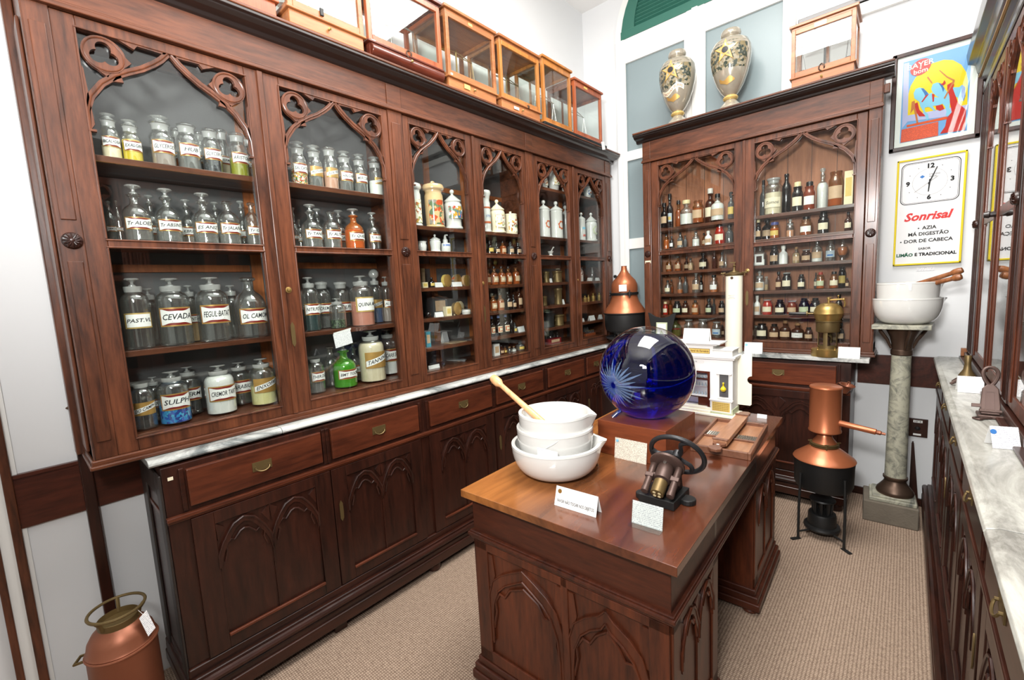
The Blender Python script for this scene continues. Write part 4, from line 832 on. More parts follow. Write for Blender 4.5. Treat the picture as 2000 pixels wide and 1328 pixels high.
ITEMS = [
(1,'s1','salt',-0.095,0.227,2.06,0.0274,0.157,'f','clear',('cream',0.35),'R','BICAL+DEA','stop','glass jar lettered BICAL',0),
(1,'s1','salt',-0.095,0.285,2.06,0.0289,0.149,'f','clear',('yellow',0.62),'R','EXALGIN','stop','glass jar of yellow liquid lettered EXALGIN',1),
(1,'s1','salt',-0.095,0.374,2.06,0.0375,0.184,'f','clear',('rose',0.5),'R','GLYCEROD','stop','glass jar lettered GLYCEROD',2),
(1,'s1','salt',-0.195,0.443,2.06,0.0204,0.181,'b','clear',('amber',0.5),'R','CRIS','none','open glass jar half hidden behind GLYCEROD',3),
(1,'s1','salt',-0.095,0.456,2.06,0.037,0.172,'f','clear',('grey',0.45),'R','HUB','none','open glass jar lettered HUB',4),
(1,'s1','salt',-0.195,0.522,2.06,0.0238,0.184,'b','clear',('dark',0.5),'R','CALC','none','open glass jar behind the black pebbles jar',5),
(1,'s1','salt',-0.095,0.534,2.06,0.0339,0.17,'f','clear',('pebble',0.4),'R','GLYCER P','none','open glass jar of black pebbles',6),
(1,'s1','salt',-0.195,0.604,2.06,0.0274,0.212,'b','clear',('cream',0.5),'R','IK.FERMO','none','open glass jar of cream powder',7),
(1,'s1','salt',-0.095,0.631,2.06,0.0351,0.175,'f','clear',('olive',0.45),'R','ARISTOL','none','open glass jar of green liquid lettered ARISTOL',8),
(1,'s1','salt',-0.195,0.709,2.06,0.022,0.204,'b','clear',None,'R','ES','none','open glass jar last on the right',9),
(1,'s2','narrow',-0.195,0.208,1.78,0.015,0.157,'b','clear',('grey',0.3),'R','AMMON','none','bottle without stopper lettered AMMON',0),
(1,'s2','narrow',-0.195,0.231,1.78,0.0102,0.16,'b','clear',None,'R','ISTR','none','small bottle beside the AMMON bottle',1),
(1,'s2','narrow',-0.095,0.269,1.78,0.0422,0.2,'f','clear',('grey',0.3),'R','Tr ALOES','disc','bottle lettered ALOES with disc stopper',2),
(1,'s2','narrow',-0.195,0.329,1.78,0.0259,0.189,'b','clear',('rose',0.3),'R','EDOR','disc','bottle lettered EDOR behind ALOES',3),
(1,'s2','narrow',-0.095,0.362,1.78,0.0406,0.199,'f','clear',('grey',0.3),'R','Tr ABSINT','disc','bottle lettered ABSINT with disc stopper',4),
(1,'s2','narrow',-0.195,0.446,1.78,0.0283,0.186,'b','clear',('rose',0.25),'R','KBRAN','disc','bottle lettered KBRAN',5),
(1,'s2','narrow',-0.095,0.479,1.78,0.0422,0.197,'f','clear',('grey',0.3),'R','ES ANIZ','disc','bottle lettered ES ANIZ with bluish shoulder',6),
(1,'s2','narrow',-0.195,0.549,1.78,0.0257,0.187,'b','clear',None,'R','IOD','disc','bottle half hidden behind ES ANIZ',7),
(1,'s2','narrow',-0.095,0.564,1.78,0.0403,0.175,'f','clear',('grey',0.3),'R','Tr JALAPA','none','open bottle lettered JALAPA',8),
(1,'s2','narrow',-0.195,0.648,1.78,0.0249,0.203,'b','clear',None,'R','T','disc','thin bottle behind JALAPA',9),
(1,'s2','narrow',-0.095,0.655,1.78,0.0293,0.18,'f','clear',('grey',0.35),'R','Tr GE','none','open bottle lettered G at the right end',10),
(1,'s3','salt',-0.095,0.228,1.39,0.0427,0.258,'f','clear',None,'GS','PAST.VL','disc','jar lettered PAST on a gold edged label',0),
(1,'s3','salt',-0.195,0.285,1.39,0.0317,0.224,'b','clear',None,'N','','disc','unlabelled jar behind PAST and CEVADA',1),
(1,'s3','salt',-0.095,0.339,1.39,0.0546,0.256,'f','clear',None,'R','CEVADA','disc','empty jar lettered CEVADA',2),
(1,'s3','salt',-0.195,0.417,1.39,0.0296,0.232,'b','clear',('tan',0.45),'R','KANTHA','disc','jar lettered ANTHA with tan contents',3),
(1,'s3','salt',-0.095,0.47,1.39,0.0569,0.258,'f','clear',None,'R','FEGUL·BATAT','disc','empty jar lettered FEGUL BATAT',4),
(1,'s3','salt',-0.195,0.569,1.39,0.0328,0.228,'b','clear',None,'N','','disc','unlabelled jar behind FEGUL BATAT',5),
(1,'s3','narrow',-0.095,0.608,1.39,0.0595,0.256,'f','clear',None,'R','OL CAMOM','none','round shouldered bottle lettered OL CAMOM',6),
(1,'s4','salt',-0.095,0.209,1.095,0.0366,0.169,'f','clear',None,'G','DO CAMPH','none','jar lettered DO CAMPH on gold',0),
(1,'s4','salt',-0.195,0.261,1.095,0.0271,0.175,'b','clear',None,'R','X','disc','dark jar behind DO CAMPH',1),
(1,'s4','salt',-0.095,0.303,1.095,0.0506,0.199,'f','clear',('blue',0.42),'R','SULPH','disc','jar of blue crystals lettered SULPH',2),
(1,'s4','salt',-0.195,0.376,1.095,0.0403,0.197,'b','clear',None,'R','FERM','disc','jar lettered FERM',3),
(1,'s4','salt',-0.095,0.459,1.095,0.054,0.197,'f','clear',('white',0.95),'R','CREMOR TART','disc','jar full of white powder lettered CREMOR TART',4),
(1,'s4','salt',-0.195,0.564,1.095,0.0458,0.186,'b','clear',None,'R','ARABICA','disc','jar lettered ARABICA',5),
(1,'s4','salt',-0.095,0.622,1.095,0.0509,0.2,'f','clear',('pale',0.5),'G','ENXOFRE','disc','jar of pale sulphur lettered ENXOFRE',6),
(2,'s1','salt',-0.095,0.876,2.06,0.0359,0.196,'f','clear',('pills',0.5),'R','SALCATH','stop','jar of coloured pills lettered SALCATH',0),
(2,'s1','salt',-0.095,0.952,2.06,0.0342,0.194,'f','clear',('grey',0.3),'G','PROTOXINO','stop','jar with gold diagonal label PROTOXINO',1),
(2,'s1','salt',-0.095,1.028,2.06,0.0345,0.196,'f','clear',('rose2',0.45),'G','OLDE PEER','none','open jar of pink granules',2),
(2,'s1','salt',-0.095,1.103,2.06,0.0362,0.196,'f','clear',('grey',0.3),'R','HALCHIM','stop','jar lettered HALCHIM',3),
(2,'s1','salt',-0.095,1.183,2.06,0.0358,0.197,'f','clear',('grey',0.3),'R','MERCURI','stop','jar lettered MERCURI',4),
(2,'s1','salt',-0.095,1.273,2.06,0.0369,0.199,'f','clear',('white',0.45),'GP','OXIDO','stop','jar of white powder with small gold label',5),
(2,'s2','narrow',-0.195,0.873,1.78,0.0149,0.197,'b','clear',None,'R','N','disc','bottle cut by the door edge',0),
(2,'s2','narrow',-0.195,0.896,1.78,0.0161,0.144,'b','clear',None,'R','OL','none','small bottle lettered OL',1),
(2,'s2','narrow',-0.095,0.907,1.78,0.0443,0.198,'f','clear',('grey',0.4),'R','Tr TANO','disc','bottle lettered TANO',2),
(2,'s2','narrow',-0.195,0.989,1.78,0.0323,0.202,'b','clear',('rose',0.3),'R','E','disc','bottle behind TANO',3),
(2,'s2','narrow',-0.095,1.006,1.78,0.0425,0.177,'f','clear',('grey',0.3),'R','Tr ALTH','none','open bottle lettered ALTH',4),
(2,'s2','narrow',-0.195,1.101,1.78,0.0397,0.205,'b','clear',('rose',0.3),'R','CALE','disc','bottle lettered CALE',5),
(2,'s2','narrow',-0.095,1.125,1.78,0.0467,0.199,'f','amberlight',('amber',0.6),'R','Tr QUILL','disc','orange tinted bottle lettered QUILL',6),
(2,'s2','narrow',-0.095,1.232,1.78,0.0373,0.191,'f','clear',None,'R','Tr ROTH','disc','slim bottle lettered ROTH',7),
(2,'s3','salt',-0.095,0.864,1.39,0.0409,0.253,'f','clear',('teal',0.5),'R','NITR.POT','disc','jar of dark green contents lettered NITR POT',0),
(2,'s3','salt',-0.195,0.974,1.39,0.0397,0.239,'b','clear',('grey',0.3),'R','CREMOR','lid','jar lettered CREMOR',1),
(2,'s3','salt',-0.095,0.996,1.39,0.0394,0.148,'f','clear',('herb',0.35),'N','','disc','small jar of green herbs',2),
(2,'s3','salt',-0.195,1.075,1.39,0.0427,0.237,'b','clear',None,'R','SULPH','lid','tall jar behind the herb jar',3),
(2,'s3','salt',-0.095,1.133,1.39,0.0578,0.256,'f','clear',('pink',0.6),'GS','QUINA AM','disc','jar of pink powder lettered QUINA',4),
(2,'s3','salt',-0.195,1.275,1.39,0.0353,0.298,'b','clear',('bluegrey',0.55),'G','GLEOFINO','ball','jar of bluish contents behind pink powder',5),
(2,'s3','salt',-0.195,1.346,1.39,0.0347,0.255,'b','clear',('rose',0.4),'R','AL ALFA','disc','jar lettered AL ALFA',6),
(2,'s4','salt',-0.095,0.86,1.095,0.0368,0.161,'f','clear',('grey',0.3),'R','THER.DG','none','jar lettered THER',0),
(2,'s4','narrow',-0.195,0.985,1.095,0.0437,0.2,'b','clear',None,'N','','none','round empty bottle without label',1),
(2,'s4','narrow',-0.095,1.005,1.095,0.0557,0.216,'f','green',('green',0.7),'R','BMT TOCM','disc','green bottle with disc stopper',2),
(2,'s4','narrow',-0.195,1.112,1.095,0.0421,0.206,'b','clear',None,'R','OL E','disc','bluish bottle behind the green bottle',3),
(2,'s4','salt',-0.098,1.164,1.095,0.0669,0.267,'f','clear',('cream',0.92),'G','TANNINO','disc','jar of white powder lettered TANNINO',4),
(2,'s4','salt',-0.195,1.329,1.095,0.0548,0.255,'b','clear',('white',0.5),'R','CARB SODA','disc','jar lettered CARB SODA',5),
(3,'a','albar',-0.095,1.515,1.92,0.0414,0.255,'f','cer',None,'D1','','dome','cut off white ceramic jar with shield',0),
(3,'a','albar',-0.095,1.653,1.92,0.0642,0.268,'f','certan',None,'D2','','loop','tan ceramic jar painted with red poppies',1),
(3,'a','cerjar',-0.095,1.798,1.92,0.0576,0.244,'f','cer',None,'D3','','knob','white ceramic jar painted with blue urn',2),
(3,'s2','cup',-0.095,1.543,1.78,0.0282,0.058,'f','cer',None,'N','','none','plain white ceramic cup',0),
(3,'s2','cerjar',-0.095,1.642,1.78,0.033,0.105,'f','cer',None,'N','','knob','small white lidded pot',1),
(3,'s2','pump',-0.095,1.721,1.78,0.0299,0.106,'f','cer',None,'P','','none','white pump jar with purple stripe',2),
(4,'a','albar',-0.095,2.081,1.92,0.0415,0.275,'f','cer',None,'D4','STRA','flat','tall white jar with wide rim',0),
(4,'a','cerjar',-0.095,2.196,1.92,0.0536,0.229,'f','cer2',None,'D5','','knob','cream jar with flowers and round crest',1),
(4,'a','cerpot',-0.095,2.332,1.92,0.0466,0.159,'f','cer2',None,'D6','MORPH','knob','low cream pot lettered MORPH',2),
(4,'s2','med',-0.095,2.105,1.78,0.0261,0.089,'f','dark',None,'Y','','cork','dark bottle with cream and orange label',0),
(4,'s2','med',-0.095,2.174,1.78,0.022,0.079,'f','dark',None,'B','','cork','small dark bottle',1),
(4,'s2','med',-0.095,2.235,1.78,0.0237,0.092,'f','amber',('orange',0.8),'B','','cork','orange bottle',2),
(4,'s2','med',-0.095,2.315,1.78,0.0249,0.092,'f','smoke',None,'B','','cork','smoky bottle',3),
(4,'s2','med',-0.095,2.396,1.78,0.0262,0.092,'f','dark',None,'B','','cork','dark bottle at the right',4),
(4,'b','med',-0.095,2.075,1.572,0.0159,0.105,'f','amber',('orange',0.8),'B','','none','orange bottle cut by the frame',0),
(4,'b','med',-0.095,2.134,1.572,0.0279,0.128,'f','amber',('orange',0.8),'BW','TOLU','cork','amber bottle with tan label',1),
(4,'b','med',-0.095,2.207,1.572,0.0277,0.128,'f','amber',('orange',0.8),'BW','RATA','cork','amber bottle with tan label',2),
(4,'b','med',-0.095,2.28,1.572,0.0252,0.128,'f','amber',('orange',0.8),'BW','TILIA','cork','amber bottle with tan label',3),
(4,'b','med',-0.095,2.36,1.572,0.0283,0.118,'f','amber',('orange',0.85),'B','BALS','none','bright orange bottle',4),
(4,'c','med',-0.095,2.106,1.395,0.0281,0.123,'f','amber',('orange',0.7),'BW','','cork','orange bottle with pale label',0),
(4,'c','med',-0.095,2.181,1.395,0.0279,0.123,'f','amber',('orange',0.7),'B','','cork','orange bottle with tan label',1),
(4,'c','med',-0.095,2.261,1.395,0.0291,0.127,'f','dark',None,'B','','cork','dark bottle with tan label',2),
(4,'c','med',-0.095,2.32,1.395,0.0197,0.104,'f','dark',None,'B','','cork','small dark bottle',3),
(4,'c','med',-0.095,2.383,1.395,0.0238,0.15,'f','brown',None,'B','','none','tall brown bottle',4),
(4,'d','med',-0.095,2.082,1.225,0.0224,0.14,'f','dark',None,'OW','','blue','dark bottle with blue cap',0),
(4,'d','med',-0.095,2.151,1.225,0.0272,0.141,'f','dark',None,'OW','','blue','dark bottle with blue cap',1),
(4,'d','med',-0.095,2.223,1.225,0.0276,0.143,'f','dark',None,'OW','','blue','dark bottle with blue cap',2),
(4,'d','med',-0.095,2.285,1.225,0.017,0.138,'f','dark',None,'N','','cork','dark bottle without label',3),
(4,'d','med',-0.095,2.319,1.225,0.016,0.073,'f','smoke',None,'Y','','cork','small bottle with yellow label',4),
(4,'d','card',-0.095,2.384,1.225,0.0354,0.039,'f','card',None,'N','','none','white card at the right',5),
(4,'d','med',-0.195,2.484,1.225,0.0203,0.079,'b','brown',None,'Y','','cork','small bottle behind the white card',6),
(4,'e','packet',-0.095,2.1,1.09,0.0274,0.081,'f','cer',None,'N','','none','white paper packet',0),
(4,'e','med',-0.095,2.165,1.09,0.0193,0.063,'f','brown',None,'B','','cork','small brown bottle',1),
(4,'e','med',-0.095,2.203,1.09,0.0135,0.054,'f','amber',None,'Y','','cork','thin vial with yellow label',2),
(4,'e','med',-0.095,2.249,1.09,0.022,0.042,'f','clear',None,'N','','corkb','clear bottle with cork',3),
(4,'e','med',-0.095,2.296,1.09,0.0192,0.039,'f','clear',('white',0.5),'N','','corkb','clear bottle of white powder with cork',4),
(4,'e','med',-0.095,2.367,1.09,0.0327,0.069,'f','smoke',('tan',0.6),'Y','','cork','jar with yellow paper label',5),
(3,'b','box',-0.095,1.537,1.572,0.0184,0.032,'f','boxcream',None,'N','','none','small cream carton with red print',0),
(3,'b','med',-0.095,1.594,1.572,0.0177,0.06,'f','dark',('yellow',0.4),'Y','','cork','dark scent bottle with yellow label',1),
(3,'b','box',-0.195,1.604,1.572,0.015,0.119,'b','boxtan',None,'N','','none','tall tan carton',2),
(3,'b','card',-0.095,1.645,1.572,0.03,0.029,'f','card',None,'N','','none','white folded card',3),
(3,'b','tin',-0.095,1.709,1.572,0.0321,0.076,'f','tinyellow',None,'N','','none','round yellow powder tin standing on edge',4),
(3,'b','card',-0.095,1.79,1.572,0.0399,0.029,'f','card',None,'N','','none','white folded card',5),
(3,'b','tin',-0.195,1.882,1.572,0.0345,0.081,'b','tinpink',None,'N','','none','round flowered tin standing on edge',6),
(3,'b','tin',-0.195,1.963,1.572,0.0319,0.076,'b','tinflower',None,'N','','none','round tin with brown flowers',7),
(3,'c','bulb',-0.095,1.55,1.395,0.0221,0.038,'f','dark',None,'N','','none','dark glass bulb',0),
(3,'c','card',-0.095,1.632,1.395,0.0303,0.029,'f','card',None,'N','','none','white folded card',1),
(3,'c','box',-0.095,1.701,1.395,0.0208,0.058,'f','boxcream',None,'N','','none','cream printed carton',2),
(3,'c','boxwide',-0.195,1.707,1.395,0.0573,0.12,'b','boxgrey',None,'N','','none','large grey carton',3),
(3,'c','box',-0.095,1.756,1.395,0.0044,0.043,'f','boxcream',None,'N','','none','thin cream carton',4),
(3,'c','tin',-0.095,1.775,1.395,0.0183,0.08,'f','tingold',None,'N','','none','round gold rimmed tin standing on edge',5),
(3,'c','cupl',-0.095,1.857,1.395,0.0324,0.032,'f','cer',None,'N','','none','low round white pot',6),
(3,'c','tin',-0.195,1.887,1.395,0.035,0.082,'b','boxcream',None,'N','','none','round pale lid leaning behind the tin',7),
(3,'d','box',-0.095,1.532,1.225,0.0166,0.091,'f','boxblue',None,'N','','none','bright blue carton',0),
(3,'d','card',-0.195,1.749,1.225,0.02,0.064,'b','cardgrey',None,'N','','none','small card',1),
(3,'d','sheet',-0.117,1.753,1.225,0.0866,0.016,'f','card',None,'N','','none','flat glass plate',2),
(3,'e','card',-0.095,1.566,1.09,0.041,0.02,'f','card',None,'N','','none','white printed card',0),
(3,'e','bulb',-0.095,1.644,1.09,0.0139,0.009,'f','dark',None,'N','','none','small black ink pot',1),
(3,'e','sheet',-0.195,1.834,1.09,0.0243,-0.014,'b','cardgrey',None,'N','','none','small flat metal plate',2),
(5,'t','cerjar',-0.095,2.755,2.285,0.022,0.099,'f','cer',None,'D7','','none','white painted jar behind the tracery',0),
(5,'t','cerjar',-0.095,2.868,2.285,0.0461,0.153,'f','cer',None,'D7','','none','white jar with painted figure',1),
(5,'t','cerjar',-0.095,3.014,2.285,0.0231,0.17,'f','cer',None,'D8','','none','blue and white painted jar',2),
(5,'a','cyljar',-0.095,2.721,1.92,0.0463,0.282,'f','cer',None,'WR','','ballk','tall white jar with red wreath',0),
(5,'a','cyljar',-0.095,2.882,1.92,0.0525,0.292,'f','cer',None,'WR','','ballk','tall white jar with red wreath',1),
(5,'a','cyljar',-0.195,3.16,1.92,0.0301,0.304,'b','cer',None,'N','','ballk','white jar behind the others',2),
(5,'s2','mortarlet',-0.095,2.791,1.78,0.0205,0.07,'f','cer',None,'N','','none','tiny white mortar with pestle',0),
(5,'b','pot',-0.095,2.722,1.572,0.0265,0.095,'f','brass',None,'N','','none','brass canister',0),
(5,'b','card',-0.095,2.769,1.572,0.0195,0.035,'f','card',None,'N','','none','small white card',1),
(5,'b','pot',-0.095,2.867,1.572,0.0412,0.1,'f','brass',None,'N','','none','brass canister with handles',2),
(5,'c','pot',-0.095,2.683,1.395,0.0225,0.079,'f','brass',None,'N','','none','small brass canister',0),
(5,'c','pot',-0.095,2.87,1.395,0.0345,0.144,'f','brass',None,'N','','none','tall brass canister',1),
(5,'c','card',-0.095,2.925,1.395,0.0195,0.04,'f','card',None,'N','','none','small white card',2),
(5,'d','pot',-0.095,2.727,1.225,0.048,0.138,'f','darkmetal',None,'N','','none','dark metal canister',0),
(5,'d','pot',-0.095,2.866,1.225,0.0432,0.095,'f','brass',None,'N','','none','dull brass canister',1),
(5,'e','boxwide',-0.108,2.788,1.09,0.0779,0.04,'f','boxred',None,'N','','none','red case',0),
(5,'e','vial',-0.195,2.813,1.09,0.01,0.091,'b','clear',None,'N','','cork','clear vial',1),
(5,'e','vial',-0.195,2.879,1.09,0.0102,0.084,'b','clear',None,'N','','cork','clear vial',2),
(5,'e','vial',-0.195,2.928,1.09,0.0102,0.079,'b','clear',None,'N','','cork','clear vial',3),
(5,'e','vial',-0.195,2.978,1.09,0.0103,0.074,'b','clear',None,'N','','cork','clear vial',4),
(6,'t','cerjar',-0.095,3.363,2.285,0.0342,0.102,'f','cer',None,'D8','','none','blue painted jar',0),
(6,'a','cyljar',-0.095,3.249,1.92,0.0351,0.239,'f','cer',None,'WB','','ballk','white jar with blue lettering',0),
(6,'a','cerjar',-0.095,3.407,1.92,0.0541,0.254,'f','cer',None,'WG','','ballk','white jar with green wreath',1),
(6,'b','vial',-0.095,3.221,1.572,0.0193,0.123,'f','clear',('white',0.5),'N','','none','small clear flask',0),
(6,'b','card',-0.095,3.353,1.572,0.0301,0.032,'f','card',None,'N','','none','small white card',1),
(6,'b','vial',-0.095,3.403,1.572,0.0173,0.123,'f','clear',None,'N','','none','clear glass tube',2),
(6,'b','card',-0.095,3.488,1.572,0.032,0.03,'f','card',None,'N','','none','small white card',3),
(6,'c','weight',-0.095,3.27,1.395,0.0211,0.059,'f','brass',None,'N','','none','low brass weight',0),
(6,'c','weight',-0.095,3.327,1.395,0.0146,0.063,'f','brass',None,'N','','none','thin brass weight',1),
(6,'c','weight',-0.095,3.407,1.395,0.0215,0.074,'f','brass',None,'N','','none','brass weight',2),
(6,'c','weight',-0.095,3.512,1.395,0.0205,0.08,'f','brass',None,'N','','none','tallest brass weight',3),
(6,'d','card',-0.095,3.223,1.225,0.0156,0.029,'f','card',None,'N','','none','tiny white card',0),
(6,'d','card',-0.095,3.368,1.225,0.0454,0.042,'f','card',None,'N','','none','wide white card',1),
(6,'d','card',-0.095,3.519,1.225,0.0264,0.039,'f','card',None,'N','','none','small white card',2),
(6,'e','rack',-0.108,3.343,1.09,0.0776,0.044,'f','wood',None,'N','','none','wooden rack of small vials',0),
(6,'e','card',-0.195,3.429,1.09,0.033,0.066,'b','cardgrey',None,'N','','none','grey card',1),
('A','A1','med',0.532,3.495,1.968,0.028,0.193,'f','dark',('orange',0.2),'B','','black','dark bottle with tan label and orange base',0),
('A','A1','med',0.545,3.575,1.968,0.0259,0.272,'b','dark',None,'BY','','black','dark long necked bottle with yellow label',1),
('A','A1','med',0.616,3.575,1.968,0.0254,0.208,'b','amber',('orange',0.8),'N','','black','bright orange bottle with dark cap',2),
('A','A1','med',0.705,3.495,1.968,0.0478,0.187,'f','clear',('white',0.55),'N','','cream','clear bottle of white powder with cream cap',3),
('A','A1','jar',0.795,3.495,1.968,0.0412,0.168,'f','amber',('orange',0.7),'B','','none','amber jar with brown label',4),
('A','A1','med',0.861,3.575,1.968,0.0386,0.256,'b','brown',None,'CL','','whitecap','tall brown bottle with white cap',5),
('A','A1','med',0.935,3.495,1.968,0.0466,0.195,'f','clear',('white',0.9),'DK','','cork','clear bottle of white powder with dark label',6),
('A','A1','med',1.031,3.495,1.968,0.0221,0.19,'f','smoke',None,'Y','','black','dark grey bottle at the right edge',7),
('A','A2','med',0.546,3.495,1.795,0.0237,0.119,'f','amber',('gold',0.8),'N','','cork','yellow bottle',0),
('A','A2','med',0.589,3.495,1.795,0.0153,0.1,'f','dark',None,'W','','black','small dark bottle with white label',1),
('A','A2','med',0.658,3.495,1.795,0.0233,0.119,'f','smoke',('white',0.2),'B','','cork','clear bottle with tan label',2),
('A','A2','med',0.697,3.495,1.795,0.0147,0.092,'f','smoke',None,'N','','cork','small clear bottle',3),
('A','A2','med',0.779,3.495,1.795,0.0267,0.113,'f','clear',('white',0.6),'N','','cork','clear bottle of whitish powder',4),
('A','A2','med',0.813,3.575,1.795,0.0134,0.101,'b','amber',('orange',0.6),'B','','black','small amber bottle',5),
('A','A2','med',0.871,3.495,1.795,0.0248,0.106,'f','white',None,'B','','whitecap','white plastic bottle',6),
('A','A2','jar',0.953,3.495,1.795,0.0347,0.147,'f','red',('redl',0.8),'CL','','black','red jar with cream label and black lid',7),
('A','A2','med',1.02,3.495,1.795,0.0267,0.134,'f','smoke',None,'N','','black','smoky grey bottle',8),
('A','A3','med',0.565,3.495,1.614,0.0228,0.102,'f','amber',('orange',0.3),'B','','none','brown bottle with tan label',0),
('A','A3','med',0.639,3.495,1.614,0.0238,0.119,'f','amber',('orange',0.7),'B','','cork','orange bottle',1),
('A','A3','med',0.677,3.575,1.614,0.0179,0.112,'b','brown',None,'B','','cork','brown bottle',2),
('A','A3','med',0.738,3.495,1.614,0.0203,0.094,'f','clear',('tan',0.8),'B','','cork','small bottle with grey label',3),
('A','A3','med',0.835,3.495,1.614,0.0309,0.127,'f','dark',None,'CL','','black','large dark bottle with pale label',4),
('A','A3','med',0.915,3.495,1.614,0.0164,0.139,'f','brown',('orange',0.6),'N','','none','slender amber bottle',5),
('A','A3','med',0.968,3.495,1.614,0.0197,0.118,'f','clear',None,'B','','cork','clear bottle with grey label',6),
('A','A3','vial',0.996,3.495,1.614,0.0073,0.104,'f','clear',None,'N','','none','thin clear tube',7),
('A','A4','med',0.552,3.575,1.436,0.0156,0.115,'b','amber',('orange',0.6),'N','','cork','amber bottle behind the cream labelled one',0),
('A','A4','med',0.554,3.495,1.436,0.0247,0.11,'f','clear',None,'CL','','cork','bottle with large cream label',1),
('A','A4','med',0.653,3.495,1.436,0.021,0.134,'f','clear',('orange',0.3),'N','','cork','bottle with orange liquid at the bottom',2),
('A','A4','med',0.697,3.495,1.436,0.0192,0.132,'f','smoke',None,'N','','cork','dark empty bottle',3),
('A','A4','med',0.78,3.495,1.436,0.0289,0.161,'f','clear',None,'B','','stopg','large clear bottle with tan label',4),
('A','A4','med',0.791,3.575,1.436,0.0152,0.137,'b','dark',None,'W','','black','black bottle with white label',5),
('A','A4','med',0.912,3.495,1.436,0.0291,0.133,'f','clear',('orange',0.4),'W','','black','bottle with white and orange label',6),
('A','A5','jar',0.533,3.495,1.265,0.0203,0.106,'f','red',('redl',0.8),'CL','','cream','small red jar',0),
('A','A5','med',0.542,3.575,1.265,0.019,0.135,'b','amber',('orange',0.7),'N','','cork','amber bottle',1),
('A','A5','jar',0.63,3.495,1.265,0.0335,0.11,'f','dark',None,'GR','','black','dark jar with pale green label',2),
('A','A5','jar',0.695,3.495,1.265,0.0254,0.111,'f','brown',('orange',0.4),'CL','','cork','amber jar with cream label',3),
('A','A5','jar',0.773,3.495,1.265,0.0269,0.113,'f','amber',('peach',0.9),'B','','cork','peach coloured jar',4),
('A','A5','med',0.875,3.495,1.265,0.0241,0.122,'f','dark',None,'GR','','black','dark bottle with greenish label',5),
('A','A5','med',0.888,3.575,1.265,0.0129,0.12,'b','smoke',None,'N','','cork','grey bottle behind the dark one',6),
('A','A5','jar',0.969,3.495,1.265,0.0221,0.106,'f','dark',None,'B','','black','dark jar with tan label',7),
('A','A6','med',0.612,3.495,1.09,0.0447,0.151,'f','greend',('gold',0.5),'RD','','cork','olive bottle with red label band',0),
('A','A6','jar',0.721,3.495,1.09,0.0359,0.14,'f','clear',None,'N','','lid','clear jar behind the white card',1),
('A','A6','jar',0.831,3.495,1.09,0.0391,0.147,'f','clear',None,'N','','lid','large clear jar behind the white card',2),
('A','A6','jar',0.934,3.495,1.09,0.0343,0.125,'f','clear',None,'BL','','lid','clear jar with pale blue label',3),
('A','A6','jar',0.951,3.575,1.09,0.017,0.089,'b','brown',None,'B','','cork','brown jar',4),
('B','B1','med',1.222,3.575,1.958,0.0223,0.258,'b','smoke',None,'N','','cork','grey bottle at the left edge',0),
('B','B1','salt',1.299,3.495,1.958,0.0543,0.252,'f','clear',('cream',0.68),'T','Sumos','lid','large jar of cream powder with handwriting',1),
('B','B1','med',1.365,3.575,1.958,0.0307,0.271,'b','dark',None,'N','','none','tall dark bottle',2),
('B','B1','jar',1.444,3.495,1.958,0.0323,0.191,'f','dark',None,'CL','','cream','dark jar with cream lid',3),
('B','B1','jar',1.511,3.495,1.958,0.0337,0.18,'f','amber2',('redl',0.6),'W','','black','reddish jar with white label',4),
('B','B1','med',1.571,3.575,1.958,0.0327,0.273,'b','clear',('white',0.8),'N','','stopg','tall clear bottle of white powder',5),
('B','B1','jar',1.651,3.495,1.958,0.042,0.216,'f','amber',('gold',0.35),'B','','none','amber jar with orange liquid',6),
('B','B1','box',1.718,3.495,1.958,0.0223,0.206,'f','boxcream',None,'N','','none','tall cream carton with writing',7),
('B','B2','med',1.211,3.495,1.795,0.0185,0.143,'f','dark',None,'B','','cream','dark bottle with yellow cap',0),
('B','B2','med',1.251,3.575,1.795,0.0329,0.155,'b','dark',None,'B','','black','dark bottle with tan label',1),
('B','B2','jar',1.313,3.495,1.795,0.0287,0.11,'f','amber',('gold',0.8),'Y','','bluecap','yellow jar with blue lid',2),
('B','B2','salt',1.405,3.495,1.795,0.0239,0.121,'f','clear',('peach',0.5),'N','','ball','clear jar with ball stopper',3),
('B','B2','jar',1.496,3.495,1.795,0.035,0.122,'f','amber',('orange',0.3),'W','','black','black lidded jar with white label',4),
('B','B2','jar',1.591,3.495,1.795,0.0309,0.14,'f','dark',None,'CL','','black','dark jar with cream label',5),
('B','B2','med',1.72,3.495,1.795,0.0192,0.12,'f','brown',None,'CL','','cork','brown bottle with cream label',6),
('B','B3','square',1.224,3.495,1.614,0.036,0.146,'f','clear',('white',0.5),'SQ','','stopg','square clear bottle with framed label',0),
('B','B3','jar',1.313,3.495,1.614,0.0271,0.137,'f','dark',None,'B','','black','dark jar with tan label',1),
('B','B3','med',1.368,3.495,1.614,0.0269,0.127,'f','white',None,'N','','whitecap','white plastic bottle',2),
('B','B3','med',1.444,3.495,1.614,0.0227,0.11,'f','clear',('tan',0.8),'B','','corkb','clear bottle with tan label',3),
('B','B3','jar',1.501,3.495,1.614,0.0278,0.09,'f','brown',('tan',0.5),'B','','lid','low brown jar with grey lid',4),
('B','B3','med',1.561,3.495,1.614,0.0312,0.155,'f','clear',('white',0.55),'B','','stopg','clear bottle with white powder',5),
('B','B3','med',1.634,3.495,1.614,0.0277,0.154,'f','clear',None,'BL','','corkb','clear bottle with pale blue label',6),
('B','B3','flask',1.697,3.495,1.614,0.0337,0.154,'f','clear',('orange',0.6),'N','','none','round flask of orange liquid',7),
('B','B4','salt',1.224,3.495,1.438,0.0297,0.14,'f','clear',('white',0.6),'B','','ball','wide jar of white powder',0),
